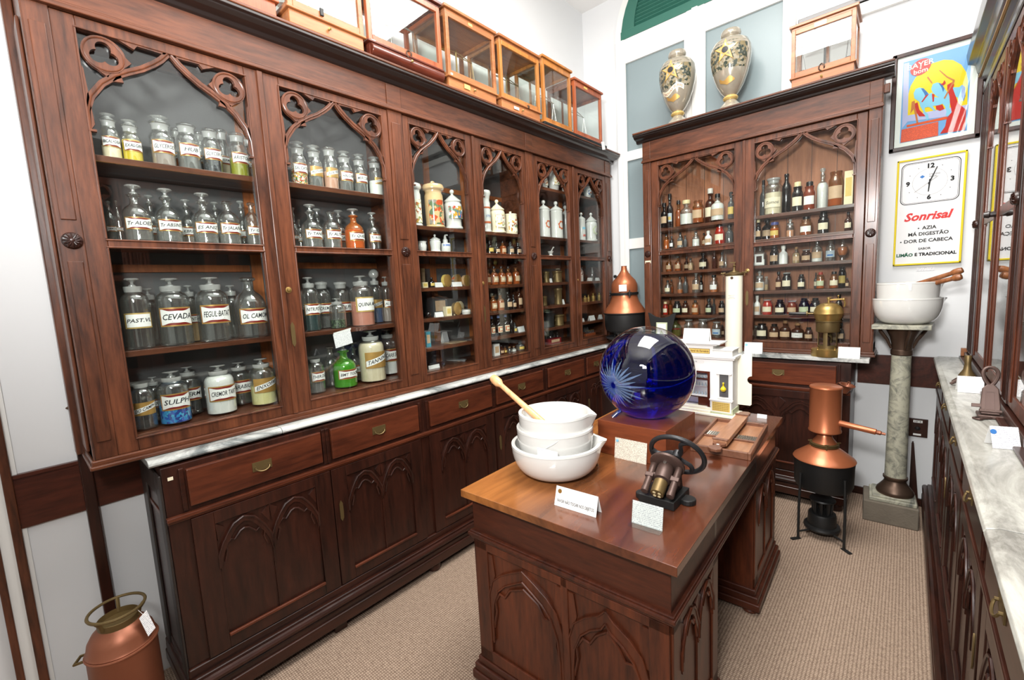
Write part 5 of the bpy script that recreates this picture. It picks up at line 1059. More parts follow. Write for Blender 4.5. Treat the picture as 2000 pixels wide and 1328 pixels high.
('B','B4','jar',1.267,3.495,1.438,0.0123,0.099,'f','clear',('tan',0.5),'N','','lid','small yellowish jar',1),
('B','B4','med',1.342,3.495,1.438,0.0184,0.128,'f','brown',('orange',0.4),'B','','black','brown bottle with black cap',2),
('B','B4','jar',1.391,3.495,1.438,0.028,0.121,'f','dark',None,'CL','','lid','dark jar with cream label',3),
('B','B4','jar',1.477,3.495,1.438,0.0219,0.101,'f','dark',None,'CL','','black','small dark jar with cream label',4),
('B','B4','med',1.548,3.575,1.438,0.0107,0.107,'b','smoke',None,'CL','','cork','small bottle behind the amber jar',5),
('B','B4','jar',1.584,3.495,1.438,0.0229,0.109,'f','amber',('gold',0.7),'GR','','redcap','amber jar with red lid',6),
('B','B4','jar',1.657,3.495,1.438,0.0243,0.108,'f','amber',('orange',0.5),'CL','','black','amber jar with cream label',7),
('B','B4','jar',1.692,3.575,1.438,0.0211,0.137,'b','dark',None,'Y','','none','black wide mouthed jar',8),
('B','B4','jar',1.726,3.495,1.438,0.0095,0.064,'f','brown',None,'B','','cork','small brown jar',9),
('B','B5','med',1.21,3.495,1.265,0.0199,0.137,'f','white',None,'B','','whitecap','tall white plastic bottle',0),
('B','B5','jar',1.275,3.495,1.265,0.0321,0.111,'f','red',('redl',0.85),'CL','','lid','red jar with cream label',1),
('B','B5','jar',1.354,3.495,1.265,0.0315,0.105,'f','dark',('redl',0.2),'CL','','black','dark jar with cream label',2),
('B','B5','jar',1.426,3.495,1.265,0.0298,0.098,'f','amber2',('redl',0.6),'B','','lid','orange jar with grey lid',3),
('B','B5','jar',1.496,3.495,1.265,0.0314,0.113,'f','dark',None,'GR','','black','dark jar with pale green label',4),
('B','B5','jar',1.559,3.495,1.265,0.0306,0.112,'f','dark',None,'CL','','black','dark jar behind the brass boiler',5),
('B','B5','med',1.686,3.495,1.265,0.0194,0.134,'f','dark',None,'N','','black','dark bottle behind the brass tap',6),
('B','B6','salt',1.192,3.575,1.09,0.0222,0.092,'b','clear',None,'N','','none','clear jar at the left edge',0),
('B','B6','jar',1.243,3.495,1.09,0.0355,0.112,'f','dark',None,'GL','','none','dark jar with grey cream label',1),
('B','B6','jar',1.321,3.495,1.09,0.0318,0.109,'f','brown',('orange',0.3),'B','','black','brown jar with tan label',2),
('B','B6','med',1.388,3.495,1.09,0.0342,0.134,'f','brown',None,'B','','corkb','wide brown bottle with tan label',3),
('B','B6','med',1.462,3.495,1.09,0.0384,0.119,'f','brown',None,'WT','Vinol','corkb','brown bottle with large white label',4),
('B','B6','jar',1.526,3.495,1.09,0.0246,0.089,'f','brown',None,'B','','black','tan labelled jar left of boiler',5),
('B','B6','box',1.663,3.575,1.09,0.0101,0.061,'b','boxtan',None,'N','','none','tan carton behind the brass boiler',6),
('B','B6','med',1.702,3.495,1.09,0.0182,0.122,'f','dark',None,'B','','black','tan labelled dark bottle right of boiler',7),
]
ORD = ['first', 'second', 'third', 'fourth', 'fifth', 'sixth', 'seventh', 'eighth', 'ninth', 'tenth', 'eleventh', 'twelfth']
SHN = {1: {'s1': 'top', 's2': 'second', 's3': 'third', 's4': 'bottom'}, 3: {'a': 'top', 's2': 'second', 'b': 'third', 'c': 'fourth', 'd': 'fifth', 'e': 'bottom'}, 5: {'t': 'top', 'a': 'second', 's2': 'third', 'b': 'fourth', 'c': 'fifth', 'd': 'sixth', 'e': 'bottom'}}
SHB = ['top', 'second', 'third', 'fourth', 'fifth', 'bottom']
KN = {'salt': ('apothecary_jar', 'jar'), 'narrow': ('tincture_bottle', 'bottle'), 'med': ('medicine_bottle', 'bottle'), 'jar': ('medicine_jar', 'jar'), 'vial': ('glass_vial', 'vial'), 'albar': ('ceramic_jar', 'jar'), 'cerjar': ('ceramic_jar', 'jar'), 'cyljar': ('ceramic_jar', 'jar'),
      'cerpot': ('ceramic_jar', 'jar'), 'box': ('carton', 'box'), 'boxwide': ('carton', 'box'), 'packet': ('paper_packet', 'packet'), 'tin': ('powder_tin', 'tin'), 'card': ('note_card', 'card'), 'sheet': ('flat_plate', 'plate'), 'bulb': ('glass_bulb', 'glass'), 'cup': ('ceramic_cup', 'cup'), 'cupl': ('ceramic_pot', 'pot'),
      'pump': ('dispenser_jar', 'jar'), 'mortarlet': ('small_mortar', 'mortar'), 'pot': ('metal_canister', 'canister'), 'weight': ('brass_weight', 'weight'), 'rack': ('vial_rack', 'rack'), 'square': ('square_bottle', 'bottle'), 'flask': ('round_flask', 'flask')}
for (door, sh, kind, x, y, z, r, h, row, gl, fill, st, txt, cp, desc, idx) in ITEMS:
    left = isinstance(door, int)
    if left: shn = SHN[1 if door < 3 else 3 if door < 5 else 5][sh]; dn = ORD[door-1]+' long-cabinet door'
    else: shn = SHB[int(sh[1])-1]; dn = 'window-wall cabinet '+('left' if door == 'A' else 'right')
    lab = '%s, %s from left, %s shelf, %s' % (desc, ORD[idx], shn, dn)
    n, c = KN[kind]; h = max(h, .022)
    if not left: y = max(y, 3.452+r) if kind in ('card', 'box') else min(max(y, 3.455+r), 3.620-r*1.03)
    root = thing(n, lab, c, (x, y, z), 0 if left else -PI/2, 'contents of the %s shelf, %s' % (shn, dn), False)
    if kind in PROF: vessel(root, kind, r, h, gl, fill, st, txt, cp, sh in ('s3', 's4'))
    elif kind in ('albar', 'cyljar', 'cerjar', 'cerpot'): ceramic(root, kind, r, h, gl, st, txt, cp)
    else: odd(root, kind, r, h, gl, st)
# the little tag card hanging from the shelf in the second bay
t = thing('note_card', 'white printed card hanging off the third shelf edge below the herb jar', 'card', (-.043, .985, 1.305), 0, None, False)
MB().obox((0, 0, .035), (.0006, 0, 0), (0, .045, .008), (0, -.004, .034)).build('sheet', 'print_card', t, False); MB().obox((-.001, 0, .072), (.002, 0, 0), (0, .045, .008), (0, 0, .004)).build('fold', 'paper_plain', t, False)
t = thing('inventory_sticker', 'tiny cream inventory sticker on the window-wall cabinet left pilaster under its rosette', 'sticker', (.431, 3.4005, 1.69), 0, None, False)
MB().box(-.024, .024, -.0008, 0, 0, .022).build('sticker', 'label_cream', t, False)

# ------------------------------------------------------------------ balances in glazed cases on top of the cabinets
def balance(name, label, c, span, h, mat, F, group=None):
    t = thing(name, label, 'balance', c, 0, group); c = Vector(c); u = F.u; z = Vector((0, 0, 1))
    m = MB(); m.lathe([(.016, 0), (.016, .008), (.008, .014), (.005, .03), (.005, h*.86), (.009, h*.88), (.006, h*.92), (0, h*.95)], 14, c); m.build('column', mat, t)
    m = MB(); a, b = c-u*span+z*h*.80, c+u*span+z*h*.80; m.tube([a, c-u*span*.3+z*h*.87, c+z*h*.88, c+u*span*.3+z*h*.87, b], .0028, 6); m.tube([a, c+z*h*.80, b], .0028, 6); m.build('beam', mat, t)
    for e in (a, b):
        m = MB(); p = e-z*h*.55
        for k in range(3): q = Vector((math.cos(2.1*k), math.sin(2.1*k), 0))*.022; m.tube([e, p+q], .0008, 4)
        m.lathe([(.001, -.004), (.02, -.001), (.026, .003), (.024, .003), (0, 0)], 16, p); m.build('pan', mat, t)
    return t
def scale_case(label, F, a0, a1, d0, d1, z0, zb, z1, mats, lip=.012, bulge=False, feet=False, extras=()):
    """F axes; d0 back depth, d1 front; base drawer z0..zb, glazed box zb..z1"""
    t = thing('balance_case', label, 'display case', F.P((a0+a1)/2, (d0+d1)/2, z0), 0, 'glazed balance cases on the cabinet tops')
    wf, wp = mats
    m = MB(); F.box(m, a0+.004, a1-.004, d0, d1-.004, z0, zb-.008); 
    if bulge: m.tube([F.P(a0+.006, d1-.006, (z0+zb)/2-.004), F.P(a1-.006, d1-.006, (z0+zb)/2-.004)], (zb-z0)*.42, 14)
    m.build('base_drawer', wf, t, bulge, .003)
    m = MB(); F.box(m, a0-lip*.6, a1+lip*.6, d0, d1+lip*.6, zb-.008, zb+.002); m.build('base_lip', wf, t, False, .003)
    m = MB(); F.box(m, a0-lip, a1+lip, d0-.004, d1+lip, z1-.016, z1); F.box(m, a0, a1, d0, d1, z1-.03, z1-.016); m.build('top_board', wf, t, False, .003)
    w = .022
    for a in (a0, a1-w):
        for d in (d0, d1-w): m = MB(); F.box(m, a, a+w, d, d+w, zb, z1-.028); m.build('post', wp, t, False, .002)
    for za, zc in ((zb, zb+.03), (z1-.055, z1-.028)): m = MB(); F.box(m, a0+w, a1-w, d1-.016, d1, za, zc); m.build('sash_rail', wp, t, False, .002)
    for a in (a0, a1-.014):
        for za, zc in ((zb, zb+.022), (z1-.05, z1-.03)): m = MB(); F.box(m, a, a+.014, d0+w, d1-w, za, zc); m.build('side_rail', wp, t, False, .002)
    m = MB(); F.box(m, a0+w, a1-w, d0, d0+.012, zb, zb+.02); F.box(m, a0+w, a1-w, d0, d0+.012, z1-.05, z1-.03); F.box(m, (a0+a1)/2-.008, (a0+a1)/2+.008, d0, d0+.012, zb, z1-.03); m.build('back_rail', wp, t, False, .002)
    for q in ((a0+w, a1-w, d1-.010, d1-.007), (a0+.005, a0+.008, d0+w, d1-w), (a1-.008, a1-.005, d0+w, d1-w)):
        m = MB(); F.box(m, *q, zb+.02, z1-.045); m.build('glass_pane', 'pane_case', t, False)
    m = MB(); q = F.P((a0+a1)/2, d1-.004+(.022 if bulge else 0), (z0+zb)/2); m.lathe([(.005, 0), (.003, .006), (.007, .012), (0, .016)], 12, q, F.n); m.build('knob', 'brass', t)
    for e in extras:
        kind, a, z, w_, h_, mt = e; m = MB()
        if kind == 'tag': F.box(m, a, a+w_, d1+.0002, d1+.0012, z, z+h_); m.build('paper_tag', mt, t, False)
        if kind == 'ring': m.tube([F.P(a+.014*math.cos(2*PI*i/14), d1+.004+.004*math.sin(2*PI*i/7), z+.02*math.sin(2*PI*i/14)) for i in range(14)], .004, 6, True); m.build('ring_pull', 'bronze', t)
        if kind == 'latch': F.box(m, a, a+w_, d1, d1+.008, z, z+h_); m.build('latch', mt, t, False, .002)
    return t
Z0 = 2.6742
scale_case('dark reddish case nearest the viewer in the row, mostly out of frame', FL, .34, .78, -.23, .075, Z0, 2.735, 3.10, ('case_red', 'case_red'))
scale_case('light orange balance case with drawer, first fully orange one from the left', FL, .82, 1.165, -.23, .08, Z0, 2.737, 3.10, ('case_orange', 'case_orange'), extras=(('latch', .955, 2.747, .016, .03, 'iron_black'),))
scale_case('dark mahogany balance case with rounded drawer front and ring pull', FL, 1.195, 1.645, -.23, .07, Z0, 2.742, 3.088, ('case_mahogany', 'case_red'), bulge=True, extras=(('ring', 1.42, 2.747, 0, 0, ''), ('tag', 1.21, 2.737, .02, .012, 'label_white')))
scale_case('orange balance case with a yellow sticker on its drawer, beside the dark rounded one', FL, 1.685, 2.075, -.23, .07, Z0, 2.737, 3.10, ('case_orange', 'case_orange'), extras=(('tag', 1.80, 2.697, .045, .024, 'label_yellow'), ('tag', 1.70, 2.737, .015, .014, 'label_white'), ('tag', 1.86, 3.056, .03, .014, 'label_yellow')))
scale_case('reddish orange balance case with white paper tag, third from the window end', FL, 2.13, 2.53, -.23, .06, Z0, 2.745, 3.115, ('case_orange', 'case_amber'), extras=(('tag', 2.245, 2.702, .05, .016, 'label_white'), ('latch', 2.38, 2.737, .02, .02, 'bronze')))
scale_case('narrow bright amber case with a thin post frame on a black rail', FL, 2.585, 2.935, -.21, .05, 2.70, 2.709, 3.15, ('case_amber', 'case_amber'))
scale_case('darkest red balance case at the far end of the row, on the black rail', FL, 2.985, 3.39, -.21, .05, 2.70, 2.709, 3.12, ('case_red', 'case_red'), extras=(('tag', 3.12, 3.08, .05, .014, 'label_yellow'),))
tr = thing('mounting_rail', 'black metal rail with small feet under the two end cases', 'rail', (.05, 3.0, Z0)); MB().box(.0, .07, 2.56, 3.43, 2.68, 2.6995).build('rail', 'iron_black', tr, False, .004)
for y in (2.62, 2.802, 3.022, 3.25): m = MB(); m.cyl((.05, y, Z0), (.05, y, 2.68), .008, n=12); m.build('levelling_foot', 'steel', tr)
MB().box(-.2, -.18, 2.56, 3.43, Z0, 2.6995).build('rear_bar', 'iron_black', tr, False)
t = thing('paper_tag', 'small white tag hanging from the black rail at its right end', 'tag', (.072, 3.30, 2.672)); m = MB(); m.obox((.108, 3.30, 2.667), (.0004, 0, 0), (0, .025, .006), (0, -.008, .03)); m.build('tag_card', 'paper_plain', t, False); m = MB(); m.tube([(.072, 3.29, 2.694), (.095, 3.292, 2.707), (.108, 3.292, 2.692)], .0008, 5); m.build('string', 'ink', t)
for y, s, h, mt, lab in ((.99, .12, .26, 'brass', 'brass balance inside the light orange case'), (1.42, .15, .27, 'steel', 'steel balance inside the dark mahogany case'), (1.88, .13, .25, 'brass', 'brass balance inside the yellow stickered case'), (2.33, .12, .24, 'brass_old', 'dull brass balance inside the reddish orange case')):
    balance('balance', lab, (-.07, y, 2.7475), s, h, mt, FL, 'balances in the glazed cases')
for y, lab in ((2.76, 'steel balance inside the bright amber case'), (3.19, 'steel balance inside the end case of the row')): balance('balance', lab, (-.07, y, 2.7095), .11, .28, 'steel', FL, 'balances in the glazed cases')
t = thing('carved_pediment', 'stepped dark wood pediment standing on the yellow stickered case', 'ornament', (-.10, 1.86, 3.1003)); m = MB(); m.box(-.18, -.02, 1.66, 2.06, 3.1003, 3.115).box(-.17, -.03, 1.68, 2.04, 3.115, 3.14).box(-.16, -.04, 1.72, 2.00, 3.14, 3.165); m.build('stepped_base', 'case_red', t, False, .006)
m = MB(); m.lathe([(.05, 0), (.055, .012), (.04, .03), (.03, .05), (0, .055)], 20, (-.10, 1.86, 3.165)); m.build('turned_finial', 'case_red', t)
scale_case('light orange balance case alone on top of the window wall cabinet', FB, 1.41, 1.735, -.22, .02, 2.7022, 2.775, 3.085, ('case_orange_x', 'case_orange_x'), extras=(('tag', 1.53, 3.035, .06, .022, 'label_white'), ('ring', 1.572, 2.79, 0, 0, '')))
balance('balance', 'thin steel balance inside the case on the window wall cabinet', (1.572, 3.5, 2.777), .12, .24, 'iron', FB, 'balances in the glazed cases')

# ------------------------------------------------------------------ silvered glass vases
VP = [(.0, .0), (.098, .0), (.100, .006), (.085, .016), (.082, .024), (.070, .04), (.045, .066), (.036, .08)]
VG = [(.036, .08), (.046, .086), (.050, .095), (.046, .104), (.038, .11)]
VB = [(.038, .11), (.06, .135), (.085, .18), (.107, .24), (.124, .31), (.131, .37), (.128, .42), (.112, .455), (.085, .475), (.062, .485), (.053, .492)]
VN = [(.053, .492), (.062, .500), (.066, .515), (.062, .532), (.056, .540), (.050, .54), (.05, .5)]
def rad_at(z):
    for (a, b), (c, d) in zip(VB, VB[1:]):
        if b <= z <= d: return a+(c-a)*(z-b)/(d-b)
    return .05
def on_vase(m, pts, fs, z, e=.0012): return m.add([((rad_at(z+y)+e)*math.cos(x/.128), (rad_at(z+y)+e)*math.sin(x/.128), z+y) for x, y in pts], fs)
for (x, lab, txt) in ((.655, 'silver glass vase with gold star and lettered ribbon, left of the pair', True), (1.03, 'silver glass vase with gold star and worn silvering, right of the pair', False)):
    t = thing('ornamental_vase', lab, 'vase', (x, 3.47, 2.7022), -PI/2, 'pair of star vases on the window wall cabinet', False)
    m = MB(); m.lathe(VP, 36); m.build('foot', 'silver_glass', t)
    m = MB(); m.lathe(VG, 32); m.build('gold_collar', 'gold_light', t)
    m = MB(); m.lathe(VB, 40); b = m.build('body', 'silver_glass', t)
    m = MB(); m.lathe(VN, 32); m.build('neck', 'silver_glass', t)
    m = MB(); vs = []; fs = []
    for i in range(13):
        for j in range(9): vs.append((-.15+.3*i/12, -.10+.17*j/8))
    for i in range(12):
        for j in range(8): fs.append((i*9+j, i*9+9+j, i*9+10+j, i*9+j+1))
    on_vase(m, vs, fs, .36, .0008); m.build('painted_foliage', 'paint_vase', b)
    for R, k, e, nm, mt in ((.085, .40, .003, 'gold_star', 'ink_gold'), (.076, .40, .0038, 'star_face', 'gold_light'), (.050, .40, .0044, 'silver_star', 'silver_glass')):  # dark gold outline, light gold face, smaller silver star inside
        m = MB(); vs = [(0, 0)]; S = 5
        for q in range(10):
            for s in range(1, S+1): a = PI/2+q*PI/5; r = (R if q % 2 == 0 else R*k)*s/S; vs.append((r*math.cos(a), r*math.sin(a)))
        fs = []
        for q in range(10):
            a, c = 1+q*S, 1+((q+1) % 10)*S; fs.append((0, a, c))
            for s in range(S-1): fs.append((a+s, a+s+1, c+s+1, c+s))
        on_vase(m, vs, fs, .375, e); m.build(nm, mt, b)
    m = MB(); on_vase(m, [(0, 0)]+arc(0, 0, .027, 0, 2*PI, 20)[:-1], [(0, i+1, (i+1) % 20+1) for i in range(20)], .375, .005); m.build('star_disc', 'gold', b)
    m = MB(); on_vase(m, [(0, 0)]+arc(0, 0, .020, 0, 2*PI, 20)[:-1], [(0, i+1, (i+1) % 20+1) for i in range(20)], .375, .006); m.build('star_centre', 'iron', b)
    if txt:
        m = MB(); vs = []
        for i in range(13): q = -.10+.2*i/12; w = .02*math.sin(q*30); vs += [(q, w-.016), (q, w+.016)]
        on_vase(m, vs, [(2*i, 2*i+2, 2*i+3, 2*i+1) for i in range(12)], .245, .002); rb = m.build('ribbon', 'label_cream', b)
        m = MB(); v, f = glyphs('DROGAS PURAS', .024); on_vase(m, [(a, c+.02*math.sin(a*30)) for a, c in v], f, .243, .004); m.build('lettering', 'dark_red', rb, False)
    m = MB(); vs = []
    for i in range(13): q = -.07+.14*i/12; vs += [(q, -.03+.02*abs(q)/.07), (q, .008+.01*math.sin(q*60))]
    on_vase(m, vs, [(2*i, 2*i+2, 2*i+3, 2*i+1) for i in range(12)], .195, .002); m.build('gold_scroll', 'gold', b)

# ------------------------------------------------------------------ things on the marble of the window wall
t = thing('copper_still', 'copper onion-shaped still over a black pan in the corner between both counters', 'still', (.19, 3.452, 1.0095)); c = (.19, 3.452, 0)
m = MB(); m.lathe([(.1799, 1.285), (.1744, 1.30), (.1526, 1.335), (.1221, 1.38), (.1101, 1.42), (.1079, 1.44)], 40, c); m.build('skirt', 'copper', t)
m = MB(); m.lathe([(.1079, 1.458), (.1112, 1.49), (.1079, 1.53), (.0927, 1.565), (.06, 1.60), (.0382, 1.63), (.0262, 1.65), (.0229, 1.682), (.0262, 1.686), (.0196, 1.686), (.0196, 1.66)], 40, c); m.build('onion_head', 'copper', t)
m = MB(); m.lathe([(.1079, 1.437), (.1177, 1.440), (.1177, 1.448), (.1134, 1.450), (.1177, 1.452), (.1177, 1.460), (.1068, 1.462)], 36, c); m.build('clamp_ring', 'iron_black', t)
for a, dz in ((-2.75, 0), (-.75, 0)):
    p = Vector((c[0]+.122*math.cos(a), c[1]+.122*math.sin(a), 1.45)); m = MB(); m.cyl(p+Vector((0, 0, -.03)), p+Vector((0, 0, .03)), .005, n=8)
    for k in range(4): q = Vector((math.cos(a+PI/2), math.sin(a+PI/2), 0)); th = PI*k/4; m.tube([p-(q*math.cos(th)+Vector((0, 0, 1))*math.sin(th))*.02, p+(q*math.cos(th)+Vector((0, 0, 1))*math.sin(th))*.02], .004, 6)
    m.build('wing_nut', 'iron_black', t)
m = MB(); p = Vector((.14, 3.385, 1.60))
for k in range(4): th = PI*k/4; m.tube([p-Vector((math.cos(th), 0, math.sin(th)))*.016, p+Vector((math.cos(th), 0, math.sin(th)))*.016], .004, 6)
m.cyl(p, (.165, 3.43, 1.60), .005, n=8); m.build('valve_wheel', 'iron_black', t)
m = MB(); m.lathe([(.1831, 1.290), (.1831, 1.283), (.1744, 1.275), (.1722, 1.18), (.1635, 1.14), (.1363, 1.125), (0, 1.12)], 40, c); m.build('black_pan', 'iron_black', t)
m = MB(); m.tube([(c[0]+.160*math.cos(2*PI*i/32), c[1]+.160*math.sin(2*PI*i/32), 1.075) for i in range(32)], .009, 8, True)
for k in range(4): a = PI/4+k*PI/2; m.tube([(c[0]+.15*math.cos(a), c[1]+.15*math.sin(a), 1.075), (c[0]+.02*math.cos(a), c[1]+.02*math.sin(a), 1.075)], .008, 6)
m.lathe([(.0327, 1.06), (.0327, 1.09)], 16, c); m.build('trivet_ring', 'iron', t)
for k in range(3): a = .6+2*PI*k/3; m = MB(); m.tube([(c[0]+.15*math.cos(a), c[1]+.15*math.sin(a), 1.12), (c[0]+.155*math.cos(a), c[1]+.155*math.sin(a), 1.0105)], .007, 8); m.build('leg', 'iron_black', t)
m = MB(); m.obox((.238, 3.330, 1.50), (.030, .010, 0), (.0003, -.0006, 0), (0, 0, .028)); m.build('paper_label', 'print_card', t, False)
t = thing('carved_plaque', 'black scalloped stand holding a small pale relief picture, beside the copper onion still', 'plaque', (.56, 3.335, 1.0095))
m = MB(); o = (.45, 3.335, 1.0095); P = [(0.02, 0), (.2, 0), (.19, .14), (.225, .285), (.20, .275), (.16, .25), (.11, .24), (.06, .25), (.02, .275), (-.005, .285), (.03, .14)]
m.prism(P, o, (1, 0, 0), (0, .06, 1), (0, .014, 0)); m.build('board', 'iron_black', t, False, .002)
m = MB(); m.prism([(.068, .06), (.158, .06), (.158, .205), (.068, .205)], (.45, 3.331, 1.0095), (1, 0, 0), (0, .06, 1), (0, .004, 0)); pp = m.build('relief_panel', 'label_green', t, False, .001)
m = MB(); m.prism([(.078, .07), (.148, .07), (.148, .195), (.078, .195)], (.45, 3.3295, 1.0095), (1, 0, 0), (0, .06, 1), (0, .001, 0)); m.build('relief_ground', 'label_white', pp, False)
m = MB(); m.tube([(.53, 3.334, 1.085), (.555, 3.335, 1.12), (.562, 3.337, 1.15), (.575, 3.339, 1.125), (.59, 3.337, 1.09)], [.004, .008, .005, .006, .004], 6); m.build('relief_figure', 'label_green', pp)
m = MB(); m.obox((.56, 3.39, 1.09), (.03, 0, 0), (0, .03, -.075), (0, .002, .001)); m.build('strut', 'iron_black', t, False)
t = thing('irrigator_cylinder', 'tall ivory enamel cylinder with brass clamp top, between the two back cabinet doors', 'cylinder', (1.095, 3.345, 1.0095)); c = (1.095, 3.345, 0)
m = MB(); m.lathe([(0, 1.0095), (.056, 1.0095), (.057, 1.02), (.056, 1.03), (.0555, 1.555), (.053, 1.557)], 36, c); m.build('enamel_body', 'enamel_ivory', t)
m = MB(); m.lathe([(.057, 1.553), (.060, 1.557), (.060, 1.566), (.05, 1.572), (.03, 1.578), (.028, 1.585), (0, 1.586)], 32, c); m.build('lid', 'brass_old', t)
m = MB(); m.lathe([(.014, 1.585), (.008, 1.60), (.006, 1.615), (.012, 1.622), (.004, 1.63), (.004, 1.645)], 16, c); m.box(1.068, 1.105, 3.341, 3.349, 1.643, 1.649); m.build('screw_handle', 'brass_old', t)
for s in (-1, 1): m = MB(); m.tube([(1.095+s*.054, 3.335, 1.575), (1.095+s*.078, 3.33, 1.572)], .0045, 8); m.sphere((1.095+s*.08, 3.33, 1.572), .0075, 10, 6); m.cyl((1.095+s*.07, 3.332, 1.55), (1.095+s*.07, 3.332, 1.58), .003, n=8); m.build('side_clamp', 'brass_old', t)
m = MB(); m.lathe([(.010, 0), (.008, .002), (0, .002)], 16, (1.095, 3.2893, 1.538), (0, -1, 0)); m.build('badge', 'bronze', t)
m = MB()
for z, w in ((1.415, .045), (1.403, .03), (1.394, .05)):
    for k in range(int(w/.006)): a = (-w/2+k*.006)/.0565; m.add([(1.095+.0566*math.sin(a+e), 3.345-.0566*math.cos(a+e), z+dz) for e, dz in ((0, 0), (.07, 0), (.07, .0022), (0, .0022))], [(0, 1, 2, 3)])
m.build('printed_mark', 'pr_greyink', t, False)
def tent_card(label, c, rz, w, h, lean=.32, mat='print_card', txt=None, group=None, seal=None, name='tent_card'):
    t = thing(name, label, 'card', c, rz, group, False); d = h*lean
    m = MB(); m.obox((d*.5, 0, h/2), (-d*.5, 0, h/2), (0, w/2, 0), (.0006, 0, .0001)); f = m.build('front_sheet', mat, t, False)
    m = MB(); m.obox((-d*.5, 0, h/2), (d*.5, 0, h/2), (0, w/2, 0), (.0006, 0, .0001)); m.build('back_sheet', 'paper_plain', t, False)
    o = Vector((d, 0, 0)); up_ = Vector((-d, 0, h)).normalized(); n = up_.cross(Vector((0, 1, 0)))*-1; n = Vector((h, 0, d)).normalized()
    if txt: m = MB(); text(m, txt, h*.23, o+up_*h*.30+n*.0012, (0, 1, 0), up_, fit=w*.88, bold=.01); m.build('lettering', 'pr_tick', f, False)
    if seal: m = MB(); m.prism(arc(-w*.40, h*.80, h*.12, 0, 2*PI, 18)[:-1], o+n*.0008, (0, 1, 0), up_, n*.0006); m.build('seal', seal, f, False)
    return t
tent_card('white folded card on the marble right of the ivory cylinder', (1.228, 3.328, 1.0095), -PI/2+.1, .11, .075, seal='pr_horse', mat='paper_plain')
tent_card('blank white folded card right of the brass boiler', (1.762, 3.325, 1.0095), -PI/2, .108, .068, mat='paper_plain')
t = thing('brass_boiler', 'brass domed steam boiler with black handle on the window wall marble', 'boiler', (1.645, 3.375, 1.0095)); c = (1.645, 3.375, 0)
m = MB(); m.lathe([(0, 1.0095), (.086, 1.0095), (.088, 1.014), (.086, 1.05), (.087, 1.054), (.07, 1.058), (0, 1.059)], 36, c); m.build('spirit_base', 'brass', t)
for a in (-2.2, -.9, .3, 1.8): m = MB(); m.lathe([(.006, 1.054), (.003, 1.06), (.005, 1.068), (0, 1.072)], 10, (c[0]+.074*math.cos(a), c[1]+.074*math.sin(a), 0)); m.build('base_screw', 'brass', t)
m = MB()
for k in range(4):
    a0 = -PI/2-.55+k*PI/2+.2; P = [(c[0]+.052*math.cos(a0+i*.09), c[1]+.052*math.sin(a0+i*.09)) for i in range(6)]; Q = [(c[0]+.049*math.cos(a0+i*.09), c[1]+.049*math.sin(a0+i*.09)) for i in range(6)]
    m.strip(P, Q, (0, 0, 1.075), (1, 0, 0), (0, 1, 0), (0, 0, .10))
m.lathe([(.049, 1.058), (.052, 1.058), (.052, 1.078), (.049, 1.078)], 32, c); m.build('openwork_cylinder', 'brass_old', t)
m = MB(); m.lathe([(.012, 1.06), (.016, 1.08), (.01, 1.10), (.016, 1.13), (0, 1.14)], 16, c); m.build('burner', 'bronze', t)
m = MB(); m.lathe([(.0, 1.165), (.062, 1.165), (.064, 1.17), (.064, 1.228), (.070, 1.232), (.070, 1.237), (.05, 1.238)], 36, c); m.build('water_jacket', 'brass_old', t)
m = MB(); m.lathe([(.064, 1.238), (.074, 1.262), (.079, 1.28), (.081, 1.283), (.079, 1.287), (.076, 1.305), (.064, 1.328), (.045, 1.343), (.02, 1.350), (0, 1.351)], 40, c); m.build('dome', 'brass', t)
m = MB(); m.cyl((c[0], c[1], 1.348), (c[0], c[1], 1.375), .007, n=12); m.lathe([(.012, 1.375), (.012, 1.381), (.004, 1.386)], 12, c); m.tube([(c[0], c[1], 1.368), (c[0]+.075, c[1]-.01, 1.372)], .005, 8); m.tube([(c[0]+.075, c[1]-.01, 1.372), (c[0]+.085, c[1]-.01, 1.35), (c[0]+.082, c[1]-.01, 1.325)], .005, 8); m.cyl((c[0]+.05, c[1]-.007, 1.37), (c[0]+.05, c[1]-.007, 1.39), .003, n=8); m.sphere((c[0]+.05, c[1]-.007, 1.393), .006, 10, 6); m.sphere((c[0]+.078, c[1]-.01, 1.37), .008, 10, 6); m.build('steam_tap', 'brass', t)
m = MB(); m.cyl((c[0]-.078, c[1]-.01, 1.282), (c[0]-.11, c[1]-.014, 1.283), .006, n=10); m.cyl((c[0]-.108, c[1]-.014, 1.283), (c[0]-.114, c[1]-.014, 1.283), .018, n=16); hd = m.build('handle_ferrule', 'brass_old', t)
m = MB(); m.lathe([(.0, 0), (.008, 0), (.010, .01), (.010, .09), (.008, .10), (0, .102)], 16, (c[0]-.114, c[1]-.014, 1.283), (-1, -.04, .0)); m.build('black_grip', 'black_plastic', hd)

